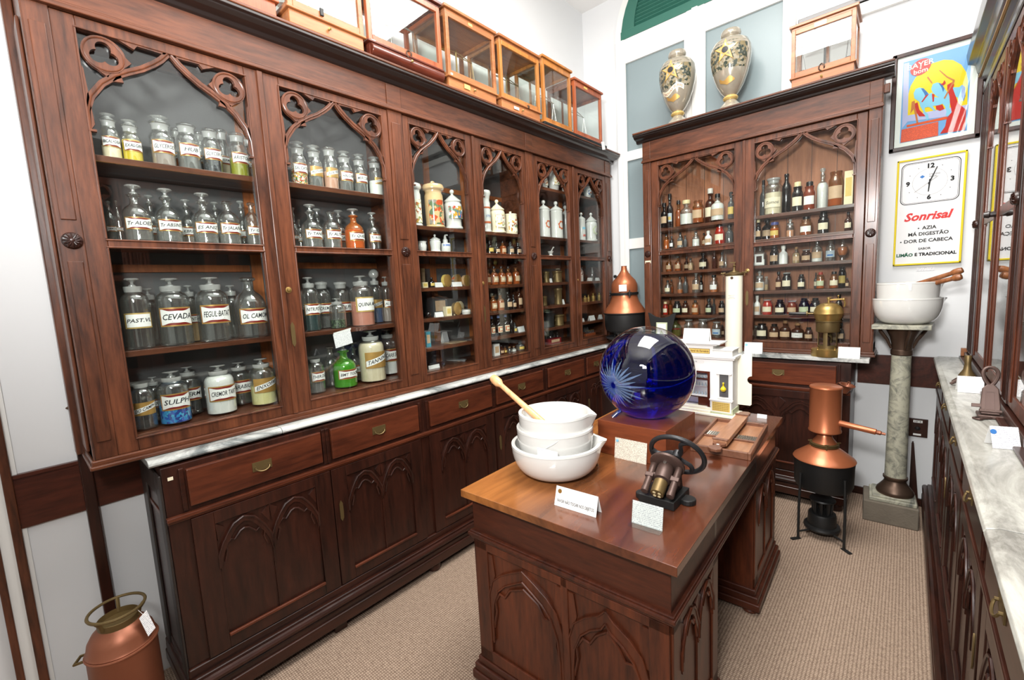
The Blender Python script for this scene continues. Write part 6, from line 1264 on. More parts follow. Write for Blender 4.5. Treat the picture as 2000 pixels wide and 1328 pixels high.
# ------------------------------------------------------------------ writing desk
DA = math.radians(1.6)
desk = thing('pedestal_desk', 'mahogany pedestal desk with carved gothic panels in the middle of the room', 'desk', (.782, .966, 0), DA, None, False)
m = MB(); m.box(0, .812, 0, 1.552, .772, .800); m.build('desk_top', 'desk_top', desk, False, .0015)
m = MB(); m.box(.030, .785, .028, 1.522, .636, .772); m.build('frieze', 'desk_x', desk, False, .002)
m = MB(); m.box(.012, .802, .010, 1.540, .620, .634).box(.020, .795, .018, 1.532, .608, .621).box(.018, .797, .016, 1.534, .633, .640); m.build('ledge_moulding', 'desk_y', desk, False, .005)
for y0, y1 in ((.030, .455), (1.045, 1.520)):
    m = MB(); m.box(.034, .782, y0, y1, .11, .610); p = m.build('pedestal', 'desk_v', desk, False, .003)
    m = MB(); m.box(.020, .796, y0-.014, y1+.014, .085, .115).box(.008, .808, y0-.024, y1+.024, .055, .087).box(.0, .816, y0-.032, y1+.032, .022, .057); m.build('base_moulding', 'desk_x', p, False, .006, seg=3)
    for x in (.04, .77):
        for y in (y0+.01, y1-.01): m = MB(); m.lathe([(.020, 0), (.034, .003), (.036, .010), (.026, .018), (.022, .024)], 18, (x, y, 0)); m.build('foot', 'desk_v', p)
    # carved panels: ends and sides
    FX = Fr((0, y0, 0), (1, 0, 0), (0, -1, 0)); FS = Fr((.782, 0, 0), (0, 1, 0), (1, 0, 0))
    if y0 < .1:
        m = MB()
        for a, b in ((.034, .100), (.425, .452), (.722, .782)): FX.box(m, a, b, 0, .010, .118, .606)
        for z0, z1 in ((.118, .165), (.575, .606)): FX.box(m, .034, .782, 0, .010, z0, z1)
        m.build('front_framing', 'desk_v', p, False, .003)
        for a, b in ((.100, .425), (.452, .722)):
            m = MB(); w = b-a; H = .30; o = (a, y0-.0005, .575-H)
            for s in (1, -1):
                oo = (a if s == 1 else b, y0-.0005, .575-H); uu = (s, 0, 0)
                P = [(.012, -.06), (.012, .02), (.02, .10), (.045, .16), (.08, .195), (.12, .22), (w/2, .245)]; Q = [(0, -.06), (0, .02), (0, .13), (.02, .19), (.06, .228), (.11, .258), (w/2, .285)]
                m.strip(P, Q, oo, uu, (0, 0, 1), (0, -.008, 0))
                I = [(.014, .0), (.03, .07), (.026, .11), (.05, .15), (.075, .145), (.10, .185), (w/2, .215)]
                m.tube([Vector(oo)+Vector(uu)*x+Vector((0, -.004, y)) for x, y in I], .005, 6); m.tube([Vector(oo)+Vector(uu)*x+Vector((0, -.009, y)) for x, y in P], .004, 6); m.tube([Vector(oo)+Vector(uu)*x+Vector((0, -.009, y)) for x, y in Q], .003, 6)
                m.prism([(.0, .16), (.012, .16), (.03, .215), (.02, .29), (0, .29)], oo, uu, (0, 0, 1), (0, -.005, 0))
            m.build('carved_arch', 'desk_v', p)
    m = MB()
    for a, b in ((y0, y0+.06), (y1-.06, y1)): FS.box(m, a, b, 0, .008, .118, .606)
    for z0, z1 in ((.118, .165), (.575, .606)): FS.box(m, y0, y1, 0, .008, z0, z1)
    m.build('side_framing', 'desk_v', p, False, .003); gothic_panel(FS, p, y0+.06, y1-.06, .165, .575, 'side_carving', 'desk_v', .0005, 2)
for y in (.44, 1.06): m = MB(); m.box(.7845, .7855, y-.012, y+.012, .655, .755); m.build('drawer_gap', 'black_cornice', desk, False)
def dk(x, y, z=0):   # desk local -> world
    return (.782+x*math.cos(DA)-y*math.sin(DA), .966+x*math.sin(DA)+y*math.cos(DA), z)
ZT = .8003
# mortars
def bowl(label, c, z0, R, h, rf, wall, spout, parts=(), name='mortar'):
    t = thing(name, label, 'mortar', (c[0], c[1], z0), 0, None, False); n = 56
    prof = [(0, 0), (rf, 0), (rf+.012, .004)]
    for i in range(1, 10): a = i/9*PI/2; prof.append((rf+(R-rf)*math.sin(a)**.8, .004+(h-.004)*(1-math.cos(a)**.9)))
    k0 = len(prof)
    prof += [(R+.001, h-.008), (R, h-.001), (R-wall*.4, h), (R-wall, h-.002)]
    for i in range(9, 0, -1): a = i/9*PI/2; prof.append(((rf+(R-rf)*math.sin(a)**.8)*(R-wall)/R, max(wall, .004+(h-.004)*(1-math.cos(a)**.9)+wall*.5*(1-i/9))))
    prof.append((0, wall)); m = MB(); m.lathe(prof, n)
    if spout is not None:
        v2 = []
        for (x, y, z) in m.v:
            a = math.atan2(y, x); d = abs((a-spout+PI) % (2*PI)-PI); r = math.hypot(x, y); g = math.exp(-(d/.16)**2)*max(0, (z/h-.55)/.45)**1.5
            if r > R*.7: x += math.cos(spout)*g*R*.17; y += math.sin(spout)*g*R*.17; z -= g*h*.05
            v2.append((x, y, z))
        m.v = v2
    m.build('bowl', 'ceramic', t); m = MB(); m.lathe([(rf+.001, -.0002), (rf+.004, .002), (rf, .003)], 40); m.build('foot_ring', 'ceramic_cream', t); return t
CM = (.985, 1.305)
b1 = bowl('largest white porcelain mortar on the desk, at the bottom of the stack', CM, ZT, .178, .128, .085, .014, .75)
m = MB(); text(m, '977', .012, (.02, -.1585, .075), (1, 0.1, 0), (0, -.35, 1)); m.build('number', 'pr_greyink', b1, False)
b2 = bowl('middle white mortar of the desk stack, with a tag hung on it', (CM[0]-.006, CM[1]+.004), ZT+.0145, .152, .178, .075, .012, None)
b3 = bowl('top white mortar of the desk stack, holding the light wooden pestle', (CM[0]-.006, CM[1]+.006), ZT+.0275, .143, .222, .07, .012, .45)
m = MB(); m.obox((.075, -.150, .120), (.034, .016, -.008), (.0003, -.0006, 0), (-.002, .002, .016)); m.build('paper_tag', 'print_card', b2, False); m = MB(); m.tube([(.05, -.155, .13), (.09, -.13, .155), (.115, -.09, .178)], .0007, 5); m.build('string', 'paper_plain', b2)
def pestle(label, a, b, r, mat, knob=1.5, cat='pestle'):
    a, b = Vector(a), Vector(b); L = (b-a).length; t = thing('pestle', label, cat, a, 0, None)
    m = MB(); m.lathe([(0, 0), (r*1.25, 0), (r*1.3, .01), (r*1.05, L*.5), (r*.95, L*.80)], 20, a, b-a); m.build('shaft', mat, t)
    m = MB(); m.lathe([(r*.95, L*.80), (r*1.15, L*.82), (r*knob, L*.86), (r*knob*1.02, L*.93), (r*knob*.8, L*.985), (0, L)], 20, a, b-a); m.build('knob', mat, t); return t
pestle('light wooden pestle with round knob, leaning out of the desk mortars', (.955, 1.275, 1.0), (.652, 1.30, 1.158), .0115, 'pestle_light', 1.75)
t = tent_card('cream card propped behind the desk mortars, beside the wooden block', (1.06, 1.46, ZT), .75, .06, .085, mat='label_cream', lean=.15)
# block and globe
m = MB(); m.box(1.012, 1.320, 1.583, 1.910, ZT, .949); tag(m.build('plinth_block', 'block_wood', None, False, .002), 'plain brown wooden block carrying the blue glass globe on the desk', 'block')
t = thing('glass_globe', 'big cobalt blue show globe with cut star, on the wooden block', 'globe', (1.165, 1.752, .9495), 0); c = Vector((1.165, 1.752, .9495+.194))
m = MB(); pr = [(.205*math.sin(PI*i/28), -.205*math.cos(PI*i/28)) for i in range(29)]; pr = [(0, -.194), (.062, -.194)]+[p for p in pr if p[1] > -.192]; m.lathe(pr, 56, c); m.build('glass_shell', 'globe_shell', t)
m = MB(); lp = [(.2015*math.sin(PI*i/56), -.2015*math.cos(PI*i/56)) for i in range(57)]; lp = [(0, -.190), (.066, -.190)]+[p for p in lp if -.189 < p[1] < .158]+[(.125, .158), (0, .158)]; m.lathe(lp, 56, c); m.build('blue_liquid', 'globe_glass', t)
cd = Vector((2.0112, -.0756, 1.54))-c
sd = (Vector((cd.x, cd.y, 0)).normalized()*.74+Vector((-cd.y, cd.x, 0)).normalized()*-.64+Vector((0, 0, -.12))).normalized(); e1 = sd.cross(Vector((0, 0, 1))).normalized(); e2 = e1.cross(sd)
m = MB()
for k in range(30):
    a = 2*PI*k/30; Lr = (.55 if k % 2 else .42)*(1.25 if abs(math.cos(a)) > .8 else 1); vs = []
    for j in range(7):
        th = .06+(Lr-.06)*j/6; wd = .0048*math.sin(PI*min(1, (j+.15)/6.3)); d = e1*math.cos(a)+e2*math.sin(a); q = e1*-math.sin(a)+e2*math.cos(a)
        p = sd*math.cos(th)+d*math.sin(th)
        vs += [c+(p*.2062+q*wd), c+(p*.2062-q*wd)]
    m.add(vs, [(2*j, 2*j+2, 2*j+3, 2*j+1) for j in range(6)])
m.build('cut_star', 'cut_glass', t)
m = MB(); p = c+Vector((-.745, -.667, 0))*.13+Vector((0, 0, -.175)); m.tube([p+Vector((.05, .045, .035)), p, p+Vector((-.018, -.016, -.022))], [.010, .009, .012], 12); m.build('spout', 'glass_blueclear', t)
# information card leaning on the block
t = thing('information_card', 'cream printed card leaning on the front of the wooden block', 'card', (1.172, 1.57, ZT)); m = MB(); m.obox((1.172, 1.572, .8432), (.072, 0, 0), (0, -.0004, 0), (0, .006, .043)); m.build('sheet', 'print_cream', t, False); m = MB(); m.prism(arc(1.112, .875, .006, 0, 2*PI, 14)[:-1], (0, 1.5745, 0), (1, 0, 0), (0, 0, 1), (0, -.0035, 0)); m.build('seal', 'pr_horse', t, False)
tent_card('long folded white card reading FAVOR NÃO TOCAR NOS OBJETOS on the desk front', (1.216, 1.10, ZT), -PI/2+DA*2, .158, .062, mat='paper_plain', txt='FAVOR NÃO TOCAR NOS OBJETOS', seal='ink_gold')
t = thing('acrylic_card_holder', 'small clear acrylic holder with a printed white card near the desk front edge', 'card holder', (1.446, 1.135, ZT), -PI/2+.05, None, False)
m = MB(); m.obox((0, 0, .034), (-.006, 0, .034), (0, .048, 0), (.0007, 0, .0001)); m.build('card', 'print_card', t, False); m = MB(); m.obox((.0025, 0, .035), (-.006, 0, .035), (0, .050, 0), (.0008, 0, .0002)); m.box(.004, .034, -.05, .05, 0, .0015); m.build('acrylic', 'pane', t, False)
m = MB(); m.prism(arc(-.037, .058, .005, 0, 2*PI, 14)[:-1], (.0095-.006*1.0-.004, 0, 0), (0, 1, 0), (-.17, 0, 1), (.0006, 0, 0)); m.build('seal', 'ink_gold', t, False)
# suppository press
t = thing('hand_press', 'black iron suppository press with spoked handwheel and brass nozzle on the desk', 'press', (1.42, 1.33, ZT)); O = Vector((1.427, 1.262, .862)); A = Vector((-.01, .135, .080)).normalized(); X = Vector((1, .07, 0)).normalized(); Y = A.cross(X)*-1
X = (X-A*X.dot(A)).normalized(); Y = X.cross(A)
m = MB(); m.box(1.355, 1.478, 1.262, 1.400, ZT, .830).prism(arc(1.352, 1.30, .022, 0, 2*PI, 18)[:-1], (0, 0, ZT), (1, 0, 0), (0, 1, 0), (0, 0, .018)).prism(arc(1.492, 1.345, .026, 0, 2*PI, 18)[:-1], (0, 0, ZT), (1, 0, 0), (0, 1, 0), (0, 0, .018)); m.build('base', 'iron_black', t, False, .003)
m = MB(); m.prism([(1.30, .83), (1.39, .83), (1.38, .885), (1.335, .885)], (1.39, 0, 0), (0, 1, 0), (0, 0, 1), (.07, 0, 0)); m.build('column', 'iron_black', t, False, .004)
m = MB(); m.lathe([(.019, .0), (.019, .035), (.027, .037), (.028, .085), (.022, .10)], 24, O+A*.0, A)
m.build('barrel', 'iron_brown', t)
m = MB(); m.lathe([(.018, -.020), (.0215, -.018), (.0225, .0), (.0225, .03), (.018, -.012)], 24, O, A); m.lathe([(0, -.016), (.0205, -.016), (.0205, -.010)], 20, O, A); nz = m.build('nozzle', 'brass_old', t)
for a in (.6, 2.2, 3.9, 5.3): m = MB(); m.lathe([(0, -.0212), (.0052, -.0208), (.0052, -.012)], 12, O+X*.0115*math.cos(a)+Y*.0115*math.sin(a), A); m.build('nozzle_hole', 'cap_cream', nz)
for s in (-1, 1):
    m = MB(); q = O+X*s*.042; m.lathe([(0, -.02), (.012, -.018), (.013, -.010), (.0125, -.006), (.013, -.004), (.0115, .0), (.0115, .098)], 18, q, A); rd = m.build('guide_rod', 'iron_brown', t)
    m = MB(); m.obox(q+A*.045, X*.014, Y*.013, A*.008); m.obox(O+X*s*.03+A*.055, X*.014, Y*.006, A*.006); m.build('collar', 'iron_brown', rd, False, .002)
m = MB(); m.lathe([(.0, .096), (.052, .096), (.058, .100), (.058, .108), (.048, .114), (.012, .118), (.012, .14)], 36, O, A); m.build('flange', 'iron_brown', t)
m = MB(); m.lathe([(.0, .0), (.006, .001), (.006, .006)], 12, O+Y*.0+A*.078+Vector((0, 0, .026)), Vector((0, -.3, 1))); m.build('oiler', 'steel', t)
W = O+A*.150+X*.022+Y*.004; m = MB(); m.tube([W+(X*math.cos(2*PI*i/40)+Y*math.sin(2*PI*i/40))*.089 for i in range(40)], .0085, 10, True); w = m.build('handwheel', 'iron', t)
m = MB(); m.lathe([(.014, -.016), (.016, -.008), (.014, .012), (.008, .014)], 18, W, A); m.build('hub', 'iron', w)
for k in range(3):
    a = .6+2*PI*k/3; pts = []
    for i in range(9): f = i/8; th = a+.75*math.sin(f*PI)*.55+.35*f; r = .012+.077*f; pts.append(W+(X*math.cos(th)+Y*math.sin(th))*r)
    m = MB(); m.tube(pts, [.010, .009, .008, .0075, .0075, .008, .008, .0085, .009], 8); m.build('spoke', 'iron', w)
# miniature pharmacy
t = thing('miniature_pharmacy', 'white cardboard model of a pharmacy facade on the far end of the desk', 'model building', (1.17, 2.45, ZT)); X0, X1, Y0, Y1 = .985, 1.343, 2.405, 2.515
m = MB(); m.box(X0-.02, X1+.022, Y0-.036, Y1, ZT, .812).box(X0-.01, 1.236, Y0-.026, Y1, .812, .826).box(X0, 1.236, Y0-.014, Y1, .826, .840); m.build('steps', 'enamel_ivory', t, False, .002)
m = MB(); m.box(1.230, X1+.004, Y0-.010, Y1, .812, .842); m.build('plinth', 'label_green', t, False, .002)
m = MB(); m.box(1.228, X1, Y0, Y1, .842, 1.118).box(X0, 1.228, Y0+.004, Y1, 1.035, 1.118).box(X0, 1.03, Y0+.004, Y1, .842, 1.035).box(1.03, 1.228, Y0+.06, Y1, .842, 1.035); m.build('walls', 'ceiling_white', t, False, .001)
m = MB(); m.box(X0-.014, X1+.016, Y0-.016, Y1, 1.118, 1.128).box(X0-.008, X1+.010, Y0-.010, Y1, 1.108, 1.118).box(X0, 1.245, Y0-.004, Y1, 1.128, 1.190).box(1.245, X1-.002, Y0-.002, Y1, 1.128, 1.158).box(1.242, X1+.004, Y0-.008, Y1+.0, 1.158, 1.164).box(X0-.016, 1.285, Y0-.022, Y1, 1.190, 1.198).box(X0-.008, 1.265, Y0-.012, Y1, 1.182, 1.190); m.build('cornice', 'trim_white', t, False, .001)
m = MB(); m.box(1.05, 1.228, Y0-.0055, Y0-.004, 1.137, 1.164); sg = m.build('sign_board', 'ink_gold', t, False)
m = MB(); m.box(1.052, 1.226, Y0-.0062, Y0-.0055, 1.139, 1.162); m.build('sign_field', 'label_yellow', sg, False)
m = MB(); text(m, 'Conselho Federal de Farmácia', .016, (1.139, Y0-.0068, 1.150), (1, 0, 0), (0, 0, 1), fit=.165, shear=.2, bold=.02); m.build('lettering', 'ink_gold', sg, False)
m = MB(); m.prism(arc(1.187, 1.09, .010, -PI/2, PI/2, 10)+arc(1.07, 1.09, .010, PI/2, 3*PI/2, 10), (0, Y0+.0038, 0), (1, 0, 0), (0, 0, 1), (0, -.001, 0)); fs_ = m.build('name_plate', 'label_white', t, False); m = MB(); text(m, 'Pharmacia', .014, (1.13, Y0+.0025, 1.09), (1, 0, 0), (0, 0, 1)); m.build('lettering', 'pr_greyink', fs_, False)
m = MB(); m.box(1.215, 1.228, Y0-.002, Y0+.06, .842, 1.035).box(1.03, 1.04, Y0-.002, Y0+.06, .842, 1.035).box(1.03, 1.228, Y0+.0, Y0+.055, 1.028, 1.038).box(1.04, 1.215, Y0+.02, Y0+.05, .885, .892).box(1.16, 1.215, Y0+.015, Y0+.05, .842, .885).box(1.04, 1.215, Y0+.03, Y0+.055, .985, .992); m.build('shopfront', 'case_mahogany', t, False)
m = MB(); m.box(1.04, 1.215, Y0+.012, Y0+.052, .892, .896).box(1.04, 1.215, Y0+.035, Y0+.055, .945, .947); m.build('counter', 'paper_plain', t, False)
m = MB()
for x, z in [(1.055+.017*i, zz) for i in range(9) for zz in (.992, .947, .896)]: m.lathe([(.005, 0), (.0055, .010), (.003, .014), (.0035, .018)], 8, (x, Y0+.042, z))
o = m.build('tiny_jars', 'label_blue', t); o['kind'] = 'stuff'
m = MB(); m.box(1.272, 1.278, Y0-.006, Y0, .905, 1.03).box(1.324, 1.330, Y0-.006, Y0, .905, 1.03).box(1.262, 1.340, Y0-.012, Y0, 1.03, 1.036).box(1.266, 1.336, Y0-.008, Y0, .897, .905); wn = m.build('display_window', 'trim_white', t, False)
m = MB(); m.box(1.278, 1.324, Y0-.0012, Y0-.0004, .905, 1.03); m.build('window_dark', 'inner_grey', wn, False)
m = MB(); m.lathe([(.008, .94), (.013, .944), (.015, .952), (.010, .962), (.004, .968), (.004, .98), (.006, .985), (0, .99)], 16, (1.301, Y0-.016, 0)); m.build('yellow_flask', 'fill_yellow', wn)
m = MB(); m.box(1.236, 1.342, Y0-.016, Y0-.0, .822, .884).box(1.230, 1.348, Y0-.020, Y0, .884, .892); pl = m.build('pedestal_block', 'trim_white', t, False, .001)
m = MB(); m.box(1.244, 1.334, Y0-.0168, Y0-.016, .829, .879); m.build('plaque', 'label_yellow', pl, False)
m = MB()
for i in range(5): 
    for k in range(9): m.box(1.249+k*.009, 1.2555+k*.009, Y0-.0175, Y0-.0168, .870-i*.009, .8725-i*.009)
m.build('plaque_lines', 'ink_gold', pl, False)
m = MB(); m.prism([(1.343, .850), (1.405, .850), (1.412, .857), (1.412, .955)]+arc(1.412, .99, .022, -PI/2, -3*PI/2, 10)+[(1.412, 1.145), (1.405, 1.152), (1.37, 1.13), (1.343, 1.118)], (0, 2.500, 0), (1, 0, 0), (0, 0, 1), (0, .004, 0)); m.build('slide_cover', 'enamel_ivory', t, False)
tent_card('blank white folded card on the roof of the miniature pharmacy', (1.142, 2.455, 1.1983), -PI/2, .142, .070, mat='paper_plain')
# pill machine
t = thing('pill_machine', 'wooden pill rolling board with brass grooved strips on the desk right edge', 'pill machine', (1.44, 2.04, ZT)); o = Vector((1.332, 1.815, ZT)); U_ = Vector((.235, .018, 0)); V_ = Vector((-.030, .445, 0))
def pb(m, u0, u1, v0, v1, z0, z1): m.prism([(u0, v0), (u1, v0), (u1, v1), (u0, v1)], o+Vector((0, 0, z0)), U_, V_, (0, 0, z1-z0)); return m
m = MB(); pb(m, .03, .97, .02, .98, .004, .014); m.build('tray', 'pill_wood', t, False)
m = MB(); pb(m, 0, .05, 0, 1, 0, .030); pb(m, .95, 1, 0, 1, 0, .030); pb(m, .05, .95, 0, .03, 0, .030); pb(m, .05, .95, .97, 1, 0, .030); pb(m, .05, .95, .40, .42, .014, .024); m.build('rim', 'pill_dark', t, False, .002)
for u0, u1 in ((.06, .44), (.60, .94)):
    m = MB(); n = 9
    for k in range(n): a = u0+(u1-u0)*(k+.5)/n; m.tube([o+U_*a+V_*.43+Vector((0, 0, .018)), o+U_*a+V_*.56+Vector((0, 0, .018))], (u1-u0)/n*.115, 6)
    g = m.build('grooved_strip', 'steel', t); o2 = MB(); pb(o2, u0, u1, .425, .565, .012, .016); o2.build('strip_plate', 'brass_old', g, False)
# roller bar lies across the board on top of the rim
t = thing('pill_roller', 'flat wooden pill roller with two shaped handles lying across the pill board', 'roller', (1.44, 2.06, .831)); a = Vector((1.440, 1.86, .8312)); b = Vector((1.418, 2.30, .8312)); d = (b-a).normalized(); s = Vector((d.y, -d.x, 0))
m = MB(); m.prism([(-.028, 0), (.028, 0), (.028, (b-a).length), (-.028, (b-a).length)], a, s, d, (0, 0, .022)); m.build('bar', 'pill_wood', t, False, .002)
m = MB(); m.prism([(-.031, 0), (.031, 0), (.031, .018), (-.031, .018)], a+Vector((0, 0, .022)), s, d, (0, 0, .006)); m.prism([(-.031, 0), (.031, 0), (.031, .018), (-.031, .018)], b-d*.018+Vector((0, 0, .022)), s, d, (0, 0, .006)); m.build('end_cleat', 'pill_dark', t, False, .002)
HP = [(-.026, 0), (-.024, -.018), (-.012, -.03), (-.016, -.045), (-.028, -.055), (-.028, -.078), (-.014, -.092), (.010, -.094), (.024, -.080), (.024, -.058), (.014, -.046), (.012, -.03), (.024, -.016), (.026, 0)]
for q, dd, ss in ((a, d, s), (b, -d, s)): m = MB(); m.prism(HP, q+Vector((0, 0, .002)), ss, dd, (0, 0, .012)); h_ = m.build('handle', 'pill_dark', t, False, .002)
m = MB(); q = a-d*.03+Vector((0, 0, .0146)); m.prism([(-.005, -.005), (.005, -.005), (.005, .005), (-.005, .005)], q, s, d, (0, 0, .0006)); m.build('sticker', 'paper_plain', t, False)
tent_card('tiny white card at the far right corner of the desk behind the pill board', (1.47, 2.47, ZT), -PI/2, .045, .02, mat='paper_plain')

# ------------------------------------------------------------------ floor still
t = thing('copper_still', 'floor-standing copper still with side pipe on a black iron tripod stove', 'still', (1.69, 2.95, 0)); c = (1.69, 2.95, 0)
m = MB(); m.lathe([(0, .903), (.070, .903), (.077, .900), (.080, .893), (.077, .887), (.0765, .65), (.080, .645), (.080, .638), (.06, .628), (.03, .622)], 40, c); m.build('condenser_head', 'copper', t)
m = MB(); m.lathe([(.032, .625), (.040, .60), (.058, .575), (.062, .565)], 32, c); m.build('neck', 'copper', t)
m = MB(); m.lathe([(.060, .548), (.069, .550), (.070, .556), (.063, .558), (.070, .560), (.070, .567), (.058, .570)], 36, c)
m.build('clamp_ring', 'brass_old', t)
for a in (-2.9, -1.3, .2, 1.8): m = MB(); p = Vector((c[0]+.068*math.cos(a), c[1]+.068*math.sin(a), .558)); m.cyl(p-Vector((0, 0, .016)), p+Vector((0, 0, .016)), .004, n=8); m.tube([p+Vector((-.01, 0, .012)), p+Vector((.01, 0, .016))], .003, 6); m.build('wing_nut', 'brass_old', t)
m = MB(); m.lathe([(.060, .550), (.080, .535), (.115, .508), (.148, .482), (.153, .474), (.150, .470), (.12, .47)], 44, c); m.build('skirt', 'copper', t)
m = MB(); m.lathe([(.149, .470), (.146, .44), (.144, .33), (.135, .305), (.09, .30), (0, .30)], 40, c); m.build('black_pan', 'iron_black', t)
p0 = Vector((c[0]+.066, c[1]-.02, .70)); dr = Vector((.98, -.12, -.11)).normalized()
m = MB(); m.lathe([(.020, 0), (.017, .006), (.0155, .16), (.016, .165), (.010, .168)], 20, p0, dr); pp = m.build('outlet_pipe', 'copper', t)
m = MB(); m.lathe([(.008, .165), (.012, .17), (.012, .186), (.007, .19), (.007, .206), (.0, .206)], 6, p0, dr); m.build('nut', 'copper_dull', pp)
for a in (-2.25, -.75, 1.57):
    q = Vector((math.cos(a), math.sin(a), 0)); P = Vector(c)
    m = MB(); m.tube([P+q*.150+Vector((0, 0, .40)), P+q*.158+Vector((0, 0, .2)), P+q*.158+Vector((0, 0, .004))], .007, 6); m.obox(P+q*.175+Vector((0, 0, .003)), q*.028, Vector((-q.y, q.x, 0))*.010, (0, 0, .003)); m.build('leg', 'iron_black', t)
    m = MB(); m.tube([P+q*.155+Vector((0, 0, .045)), P+q*.04+Vector((0, 0, .045))], .006, 6); m.build('brace', 'iron_black', t)
m = MB(); m.lathe([(.0, .045), (.088, .045), (.092, .055), (.088, .066), (.072, .070), (.070, .13), (.066, .140), (.04, .142), (0, .142)], 32, c); m.build('burner', 'iron_black', t)
m = MB()
for k in range(8): a = 2*PI*k/8; m.cyl((c[0]+.042*math.cos(a), c[1]+.042*math.sin(a), .14), (c[0]+.048*math.cos(a), c[1]+.048*math.sin(a), .215), .009, n=8)
m.lathe([(.062, .215), (.066, .22), (.062, .228), (.03, .23)], 24, c); m.build('burner_crown', 'iron_black', t)
t = thing('copper_funnel', 'small copper funnel cup hooked on the cabinet corner behind the floor still', 'funnel', (1.75, 3.30, .80)); m = MB(); m.lathe([(.014, -.02), (.022, .0), (.040, .035), (.043, .037), (.036, .037), (.012, -.015)], 24, (1.752, 3.30, .81), (.25, -.1, 1)); m.build('cup', 'copper_dull', t)
m = MB(); m.tube([(1.70, 3.335, .835), (1.715, 3.31, .85), (1.735, 3.295, .845)], .003, 6); m.tube([(1.76, 3.30, .848), (1.765, 3.298, .866), (1.775, 3.298, .862), (1.772, 3.298, .846)], .003, 6); m.build('hook', 'copper_dull', t)
m = MB(); m.obox((1.725, 3.315, .798), (.035, 0, -.003), (0, .02, 0), (0, 0, .0015)); m.build('bracket', 'steel', t, False)

# ------------------------------------------------------------------ marble column with bowls
cx_, cy_ = 2.005, 3.42; t = thing('pedestal_column', 'speckled green marble column with bronze capital, carrying two white bowls', 'column', (cx_, cy_, 0)); c = (cx_, cy_, 0)
m = MB(); m.obox((cx_-.022, cy_+.0, .065), (.129, .007, 0), (-.007, .122, 0), (0, 0, .065)); m.build('stone_base', 'stone', t, False, .006)
m = MB(); m.obox((cx_-.012, cy_, .141), (.110, .006, 0), (-.006, .104, 0), (0, 0, .0105)); m.obox((cx_-.012, cy_, .158), (.097, .005, 0), (-.005, .092, 0), (0, 0, .007)); m.build('plinth_slab', 'marble_green', t, False, .003)
m = MB(); m.lathe([(.088, .165), (.092, .175), (.088, .19), (.070, .215), (.056, .235), (.052, .25), (.060, .262), (.060, .272), (.051, .276)], 40, c); m.build('bronze_base', 'bronze', t)
m = MB(); m.lathe([(.053, .272), (.050, .6), (.046, 1.045)], 36, c); m.build('shaft', 'marble_green', t)
m = MB(); m.lathe([(.047, 1.03), (.051, 1.035), (.051, 1.06), (.047, 1.065), (.050, 1.10), (.058, 1.14), (.074, 1.175), (.078, 1.186), (.078, 1.192)], 36, c)
for k in range(4):
    a = k*PI/2+.3; q = Vector((math.cos(a), math.sin(a), 0)); m.tube([Vector(c)+q*.05+Vector((0, 0, 1.07)), Vector(c)+q*.07+Vector((0, 0, 1.12)), Vector(c)+q*.105+Vector((0, 0, 1.175)), Vector(c)+q*.11+Vector((0, 0, 1.188))], [.006, .009, .010, .006], 8)
m.build('bronze_capital', 'bronze', t)
m = MB(); m.obox((cx_, cy_, 1.206), (.131, -.010, 0), (.010, .122, 0), (0, 0, .0135)); m.build('top_slab', 'marble_green', t, False, .003)
b = bowl('large white mortar on the marble column, lower of the two', (cx_+.012, cy_), 1.2197, .158, .152, .085, .010, .35)
b = bowl('smaller white mortar on the marble column, upper one with a paper tag', (cx_+.012, cy_), 1.2302, .143, .232, .082, .010, .35)
m = MB(); m.obox((-.015, -.1395, .205), (.032, -.004, 0), (0, -.0006, 0), (0, -.001, .018)); m.build('paper_tag', 'print_card', b, False)
pestle('upper brown wooden pestle in the column mortars, the longer one', (cx_+.0, cy_+.03, 1.425), (cx_+.235, cy_-.055, 1.520), .0125, 'pestle_brown', 1.45)
pestle('lower brown wooden pestle in the column mortars, nearer the viewer', (cx_+.035, cy_-.035, 1.425), (cx_+.228, cy_-.115, 1.485), .0125, 'pestle_brown', 1.45)

# ------------------------------------------------------------------ wall: framed poster, clock sign, socket, small notes
t = thing('framed_poster', 'framed colourful Bayer poster with blue horses on the white wall', 'poster', (2.09, 3.698, 2.26)); FX0, FX1, FZ0, FZ1 = 1.897, 2.292, 2.262, 2.832
m = MB(); w = .024
for q in ((FX0, FX1, FZ0, FZ0+w), (FX0, FX1, FZ1-w, FZ1), (FX0, FX0+w, FZ0, FZ1), (FX1-w, FX1, FZ0, FZ1)): m.box(q[0], q[1], 3.672, 3.698, q[2], q[3])
m.build('frame', 'wood_dark_v', t, False, .004)
m = MB(); m.box(FX0+w, FX1-w, 3.688, 3.694, FZ0+w, FZ1-w); m.build('mount', 'label_white', t, False)
PX0, PX1, PZ0, PZ1 = 1.947, 2.238, 2.312, 2.782; PW, PH = PX1-PX0, PZ1-PZ0
def pz(nm, pts, mat, lay, par, sh=None):
    m = MB(); m.prism([(PX0+a*PW, PZ0+b*PH) for a, b in pts], (0, 3.688-.0004*lay, 0), (1, 0, 0), (0, 0, 1), (0, -.0004, 0)); return m.build(nm, mat, par, False)
ps = pz('print', [(0, 0), (1, 0), (1, 1), (0, 1)], 'pr_sky', 0, t)
pz('lilac_margin', [(0.007, 0.987), (0.092, 0.983), (0.102, 0.595), (0.11, 0.254), (0.026, 0.184)], 'pr_lilac', 1, ps)
pz('sun_arch', [(0.107, 0.32), (0.102, 0.595), (0.13, 0.688), (0.199, 0.774), (0.299, 0.852), (0.441, 0.894), (0.61, 0.9), (0.742, 0.867), (0.865, 0.787), (0.944, 0.68), (0.971, 0.583), (0.986, 0.283)], 'pr_sun', 2, ps)
